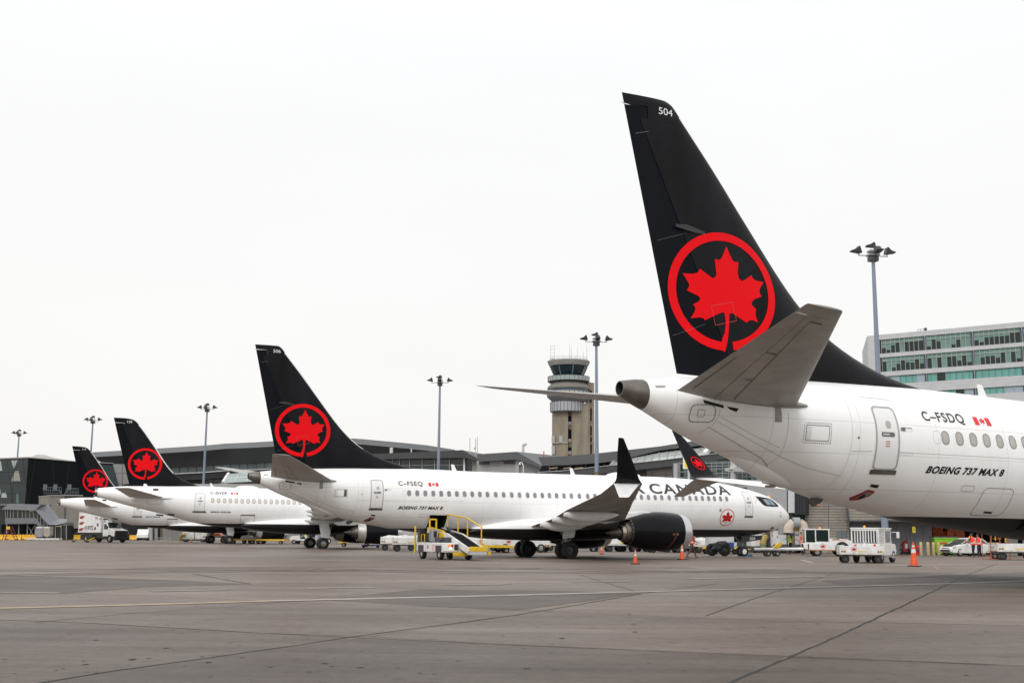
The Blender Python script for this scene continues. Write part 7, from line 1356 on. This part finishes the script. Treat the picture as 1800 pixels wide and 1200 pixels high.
dolly('flat dolly with a yellow rail in front of the white tug', at(862, 940, 92).xy.to_3d(), .12); dolly('flat dolly behind the main wheels of airliner 506', at(1018, 940, 104).xy.to_3d(), .05); dolly('flat dolly carrying a grey frame behind the nose wheel', at(1268, 940, 96).xy.to_3d(), .05, True); dolly('flat dolly under the belly of the farthest airliner', at(477, 940, 146).xy.to_3d(), .1); dolly('flat dolly left of the small tug', at(428, 940, 149).xy.to_3d(), .1); dolly('flat dolly with its yellow rail under the engine of the airliner lettered C-GVDP', at(625, 940, 126).xy.to_3d(), .05)
person('person in a lime vest driving the white tug beneath the airliners', at(537, 940, 148).xy.to_3d() + Vector((0, 0, .1)), math.pi - .2, 1.5, ((1.4, 1.4), (1.4, 1.4)), ((.6, .8, .1), (.6, .8, .1)), M_skinl, M_navy, M_navy, M_vestyel)
# pickup with a roundel on its tailgate
g = at(912, 940, 96); R = thing('pickup', 'white service pickup with a red roundel left of the main wheels', 'pickup', (g.x, g.y, 0), .35); b = MB(); b.prism([(-2.5, .45), (-2.5, 1.1), (-.3, 1.12), (-.1, 1.75), (1.0, 1.75), (1.4, 1.15), (2.4, 1.0), (2.5, .45)], 'y', -.9, .9); b.build('body', M_white, R, bev=.06); b = MB(); b.prism([(-.05, 1.2), (.05, 1.68), (.95, 1.68), (1.25, 1.2)], 'y', -.915, -.89); b.slab([(1.06, -.8, 1.7), (1.06, .8, 1.7), (1.42, .82, 1.18), (1.42, -.82, 1.18)], (.03, 0, .02)); b.build('window', M_glassdark, R, smooth=0); rsign(.22, R, (-1.2, -.908, .85), (1, 0, 0)); b = MB(); stripes(b, -2.4, -1.9, -.906, .5, .62, 0, 1); stripes(b, 1.9, 2.4, -.906, .5, .62, 0, 1); b.build('hazard_stripe', [M_yellow, M_blackpaint], R, smooth=0); b = MB(); b.bx(-2.6, -2.5, -.85, .85, .4, .55); b.build('bumper', M_blackpaint, R)
for sx in (-1.5, 1.6):
    for sy in (-.8, .8): wheel('wheel', R, (sx, sy, .36), .36, .24)
# container loader with a raised platform between the wheel sets
g = at(968, 940, 103); R = thing('cargo_loader', 'white cargo loader with yellow rails between the main wheels of airliner 506', 'cargo loader', (g.x, g.y, 0), .1); b = MB(); b.bx(-2.0, 2.0, -.9, .9, .5, .8); b.prism([(-1.9, .8), (-1.9, 1.6), (-.6, 1.9), (1.6, 1.0), (1.9, .8)], 'y', -.7, .7); b.build('body', M_white, R, bev=.04); b = MB(); b.bx(-2.0, 2.0, -.95, -.9, .6, .7); b.bx(-.9, -.3, -.8, -.72, 1.5, 1.9); b.tube([(-1.8, -.8, 1.6), (-1.8, -.8, 2.2), (-.6, -.8, 2.3), (1.2, -.8, 1.4)], .04); b.build('rail', M_yellow, R)
for sx in (-1.3, 1.3):
    for sy in (-.75, .75): wheel('wheel', R, (sx, sy, .3), .3, .2)
# cable spools truck and hose unit under the far left airliners
g = at(340, 940, 165); R = thing('ground_power_unit', 'beige ground power unit with a yellow hose under the farthest airliner', 'power unit', (g.x, g.y, 0)); b = MB(); b.bx(-1.4, .3, -.7, .7, .4, 1.4); b.bx(.4, 2.0, -.7, .7, .4, 1.45); b.build('housing', M_dirtywhite, R, bev=.04); b = MB(); b.bx(-1.6, 2.1, -.75, .75, .2, .38); b.build('chassis', M_darkgrey, R); b = MB(); b.tube([(-.9, -.8, 1.0), (-1.4, -.9, 1.0), (-1.6, -.9, .6), (-1.6, -.9, .1)], .2, 12); b.build('hose', M_hose, R)
for sx in (-1.0, 1.4): wheel('wheel', R, (sx, -.6, .25), .25, .15); wheel('wheel', R, (sx, .6, .25), .25, .15)
g = at(380, 940, 158); R = thing('flatbed_cart', 'dark flatbed cart with orange and lime gear between the far wheels', 'cart', (g.x, g.y, 0)); b = MB(); b.bx(-1.6, 1.6, -.6, .6, .7, .85); b.build('deck', M_darkgrey, R); b = MB(); b.bx(-1.2, -.5, -.5, .5, .87, 1.3, 1); b.bx(-.4, .5, -.5, .5, .87, 1.25, 0); b.bx(.6, 1.5, -.5, .5, .87, 1.0, 0); b.build('gear_crate', [mat('orange_red_canvas', (.7, .12, .03), .6), M_vestyel], R, bev=.08)
for sx in (-1.0, 1.1): wheel('wheel', R, (sx, -.55, .38), .38, .25); wheel('wheel', R, (sx, .55, .38), .38, .25)
g = at(252, 940, 186); R = thing('van', 'white service van with an orange flash parked in the shade beyond the truck', 'van', (g.x, g.y, 0), -1.35); b = MB(); b.prism([(-1.9, .4), (-1.9, 1.5), (-1.6, 1.75), (.6, 1.75), (1.2, 1.15), (2.0, .95), (2.05, .4)], 'y', -.85, .85); b.build('body', M_white, R, bev=.06); b = MB(); b.prism([(-1.6, 1.15), (-1.5, 1.62), (.55, 1.62), (1.0, 1.15)], 'y', -.865, -.84); b.build('window', M_glassdark, R, smooth=0); b = MB(); b.bx(-1.0, .4, -.866, -.85, .75, .95); b.build('flash', M_orange, R)
for sx in (-1.2, 1.3): wheel('wheel', R, (sx, -.75, .33), .33, .2); wheel('wheel', R, (sx, .75, .33), .33, .2)
# chocks at the nose and a coil of blue hose
for px, lb in ((1303, 'blue chock behind the nose wheel of airliner 506'), (1316, 'blue chock ahead of the nose wheel of airliner 506')):
    R = thing('wheel_chock', lb, 'chock', gp(px, 977.5), .45, 'blue wheel chocks'); b = MB(); b.prism([(-.16, 0), (.16, 0), (.05, .17), (-.05, .17)], 'y', -.3, .3); b.build('wedge', mat('blue_rubber', (.03, .16, .30), .6), R, bev=.015)
tag(MB().tube([gp(1236, 971.5) + Vector((0, 0, .25)), gp(1262, 972) + Vector((0, 0, .26)), gp(1292, 971.5) + Vector((0, 0, .25))], .05).build('tow_strap', M_yellow, None), 'yellow bar lying level behind the nose wheel', 'bar')
R = thing('drag_frame', 'blue and yellow low frame on the ground below the far engine', 'frame', gp(664, 962.5)); b = MB(); b.bx(-1.6, .2, -.3, .3, .18, .3); b.build('frame', mat('blue_frame_paint', (.03, .10, .35), .5), R); b = MB(); b.tube([(.3, 0, .05), (.5, 0, .4), (1.0, 0, .4), (1.2, 0, .05)], .05); b.tube([(1.5, 0, .05), (1.7, 0, .4), (2.0, 0, .4)], .05); b.build('handle', M_yellow, R)
for sx in (-1.4, 0): wheel('wheel', R, (sx, 0, .14), .14, .4)

R = thing('axle_cart', 'dark low cart with two large black wheels left of the nose wheel', 'cart', at(1262, 940, 87).xy.to_3d(), .05); b = MB(); b.cyl((-.5, 0, .5), (.9, 0, .5), .16); b.cyl((-.15, -.5, .48), (-.15, .5, .48), .1); b.box((-.2, -.45, .75), (.5, .3, .4)); b.tube([(-.5, -.5, .5), (-.2, -.55, 1.0), (.4, -.5, 1.05), (.8, -.4, .8)], .06); b.build('axle', M_darkgrey, R); b = MB(); b.box((.35, -.3, .95), (.5, .3, .2)); b.box((1.0, .2, .75), (.4, .3, .5), 1); b.build('gear_box', [M_lightgrey, mat('blue_frame_paint', (.03, .10, .35), .5)], R, bev=.02)
for sx in (-.45, .38): wheel('wheel', R, (sx, -.35 if sx > 0 else .1, .46), .46, .34, .55, hubm=M_darkgrey)
bpy.context.view_layer.update()
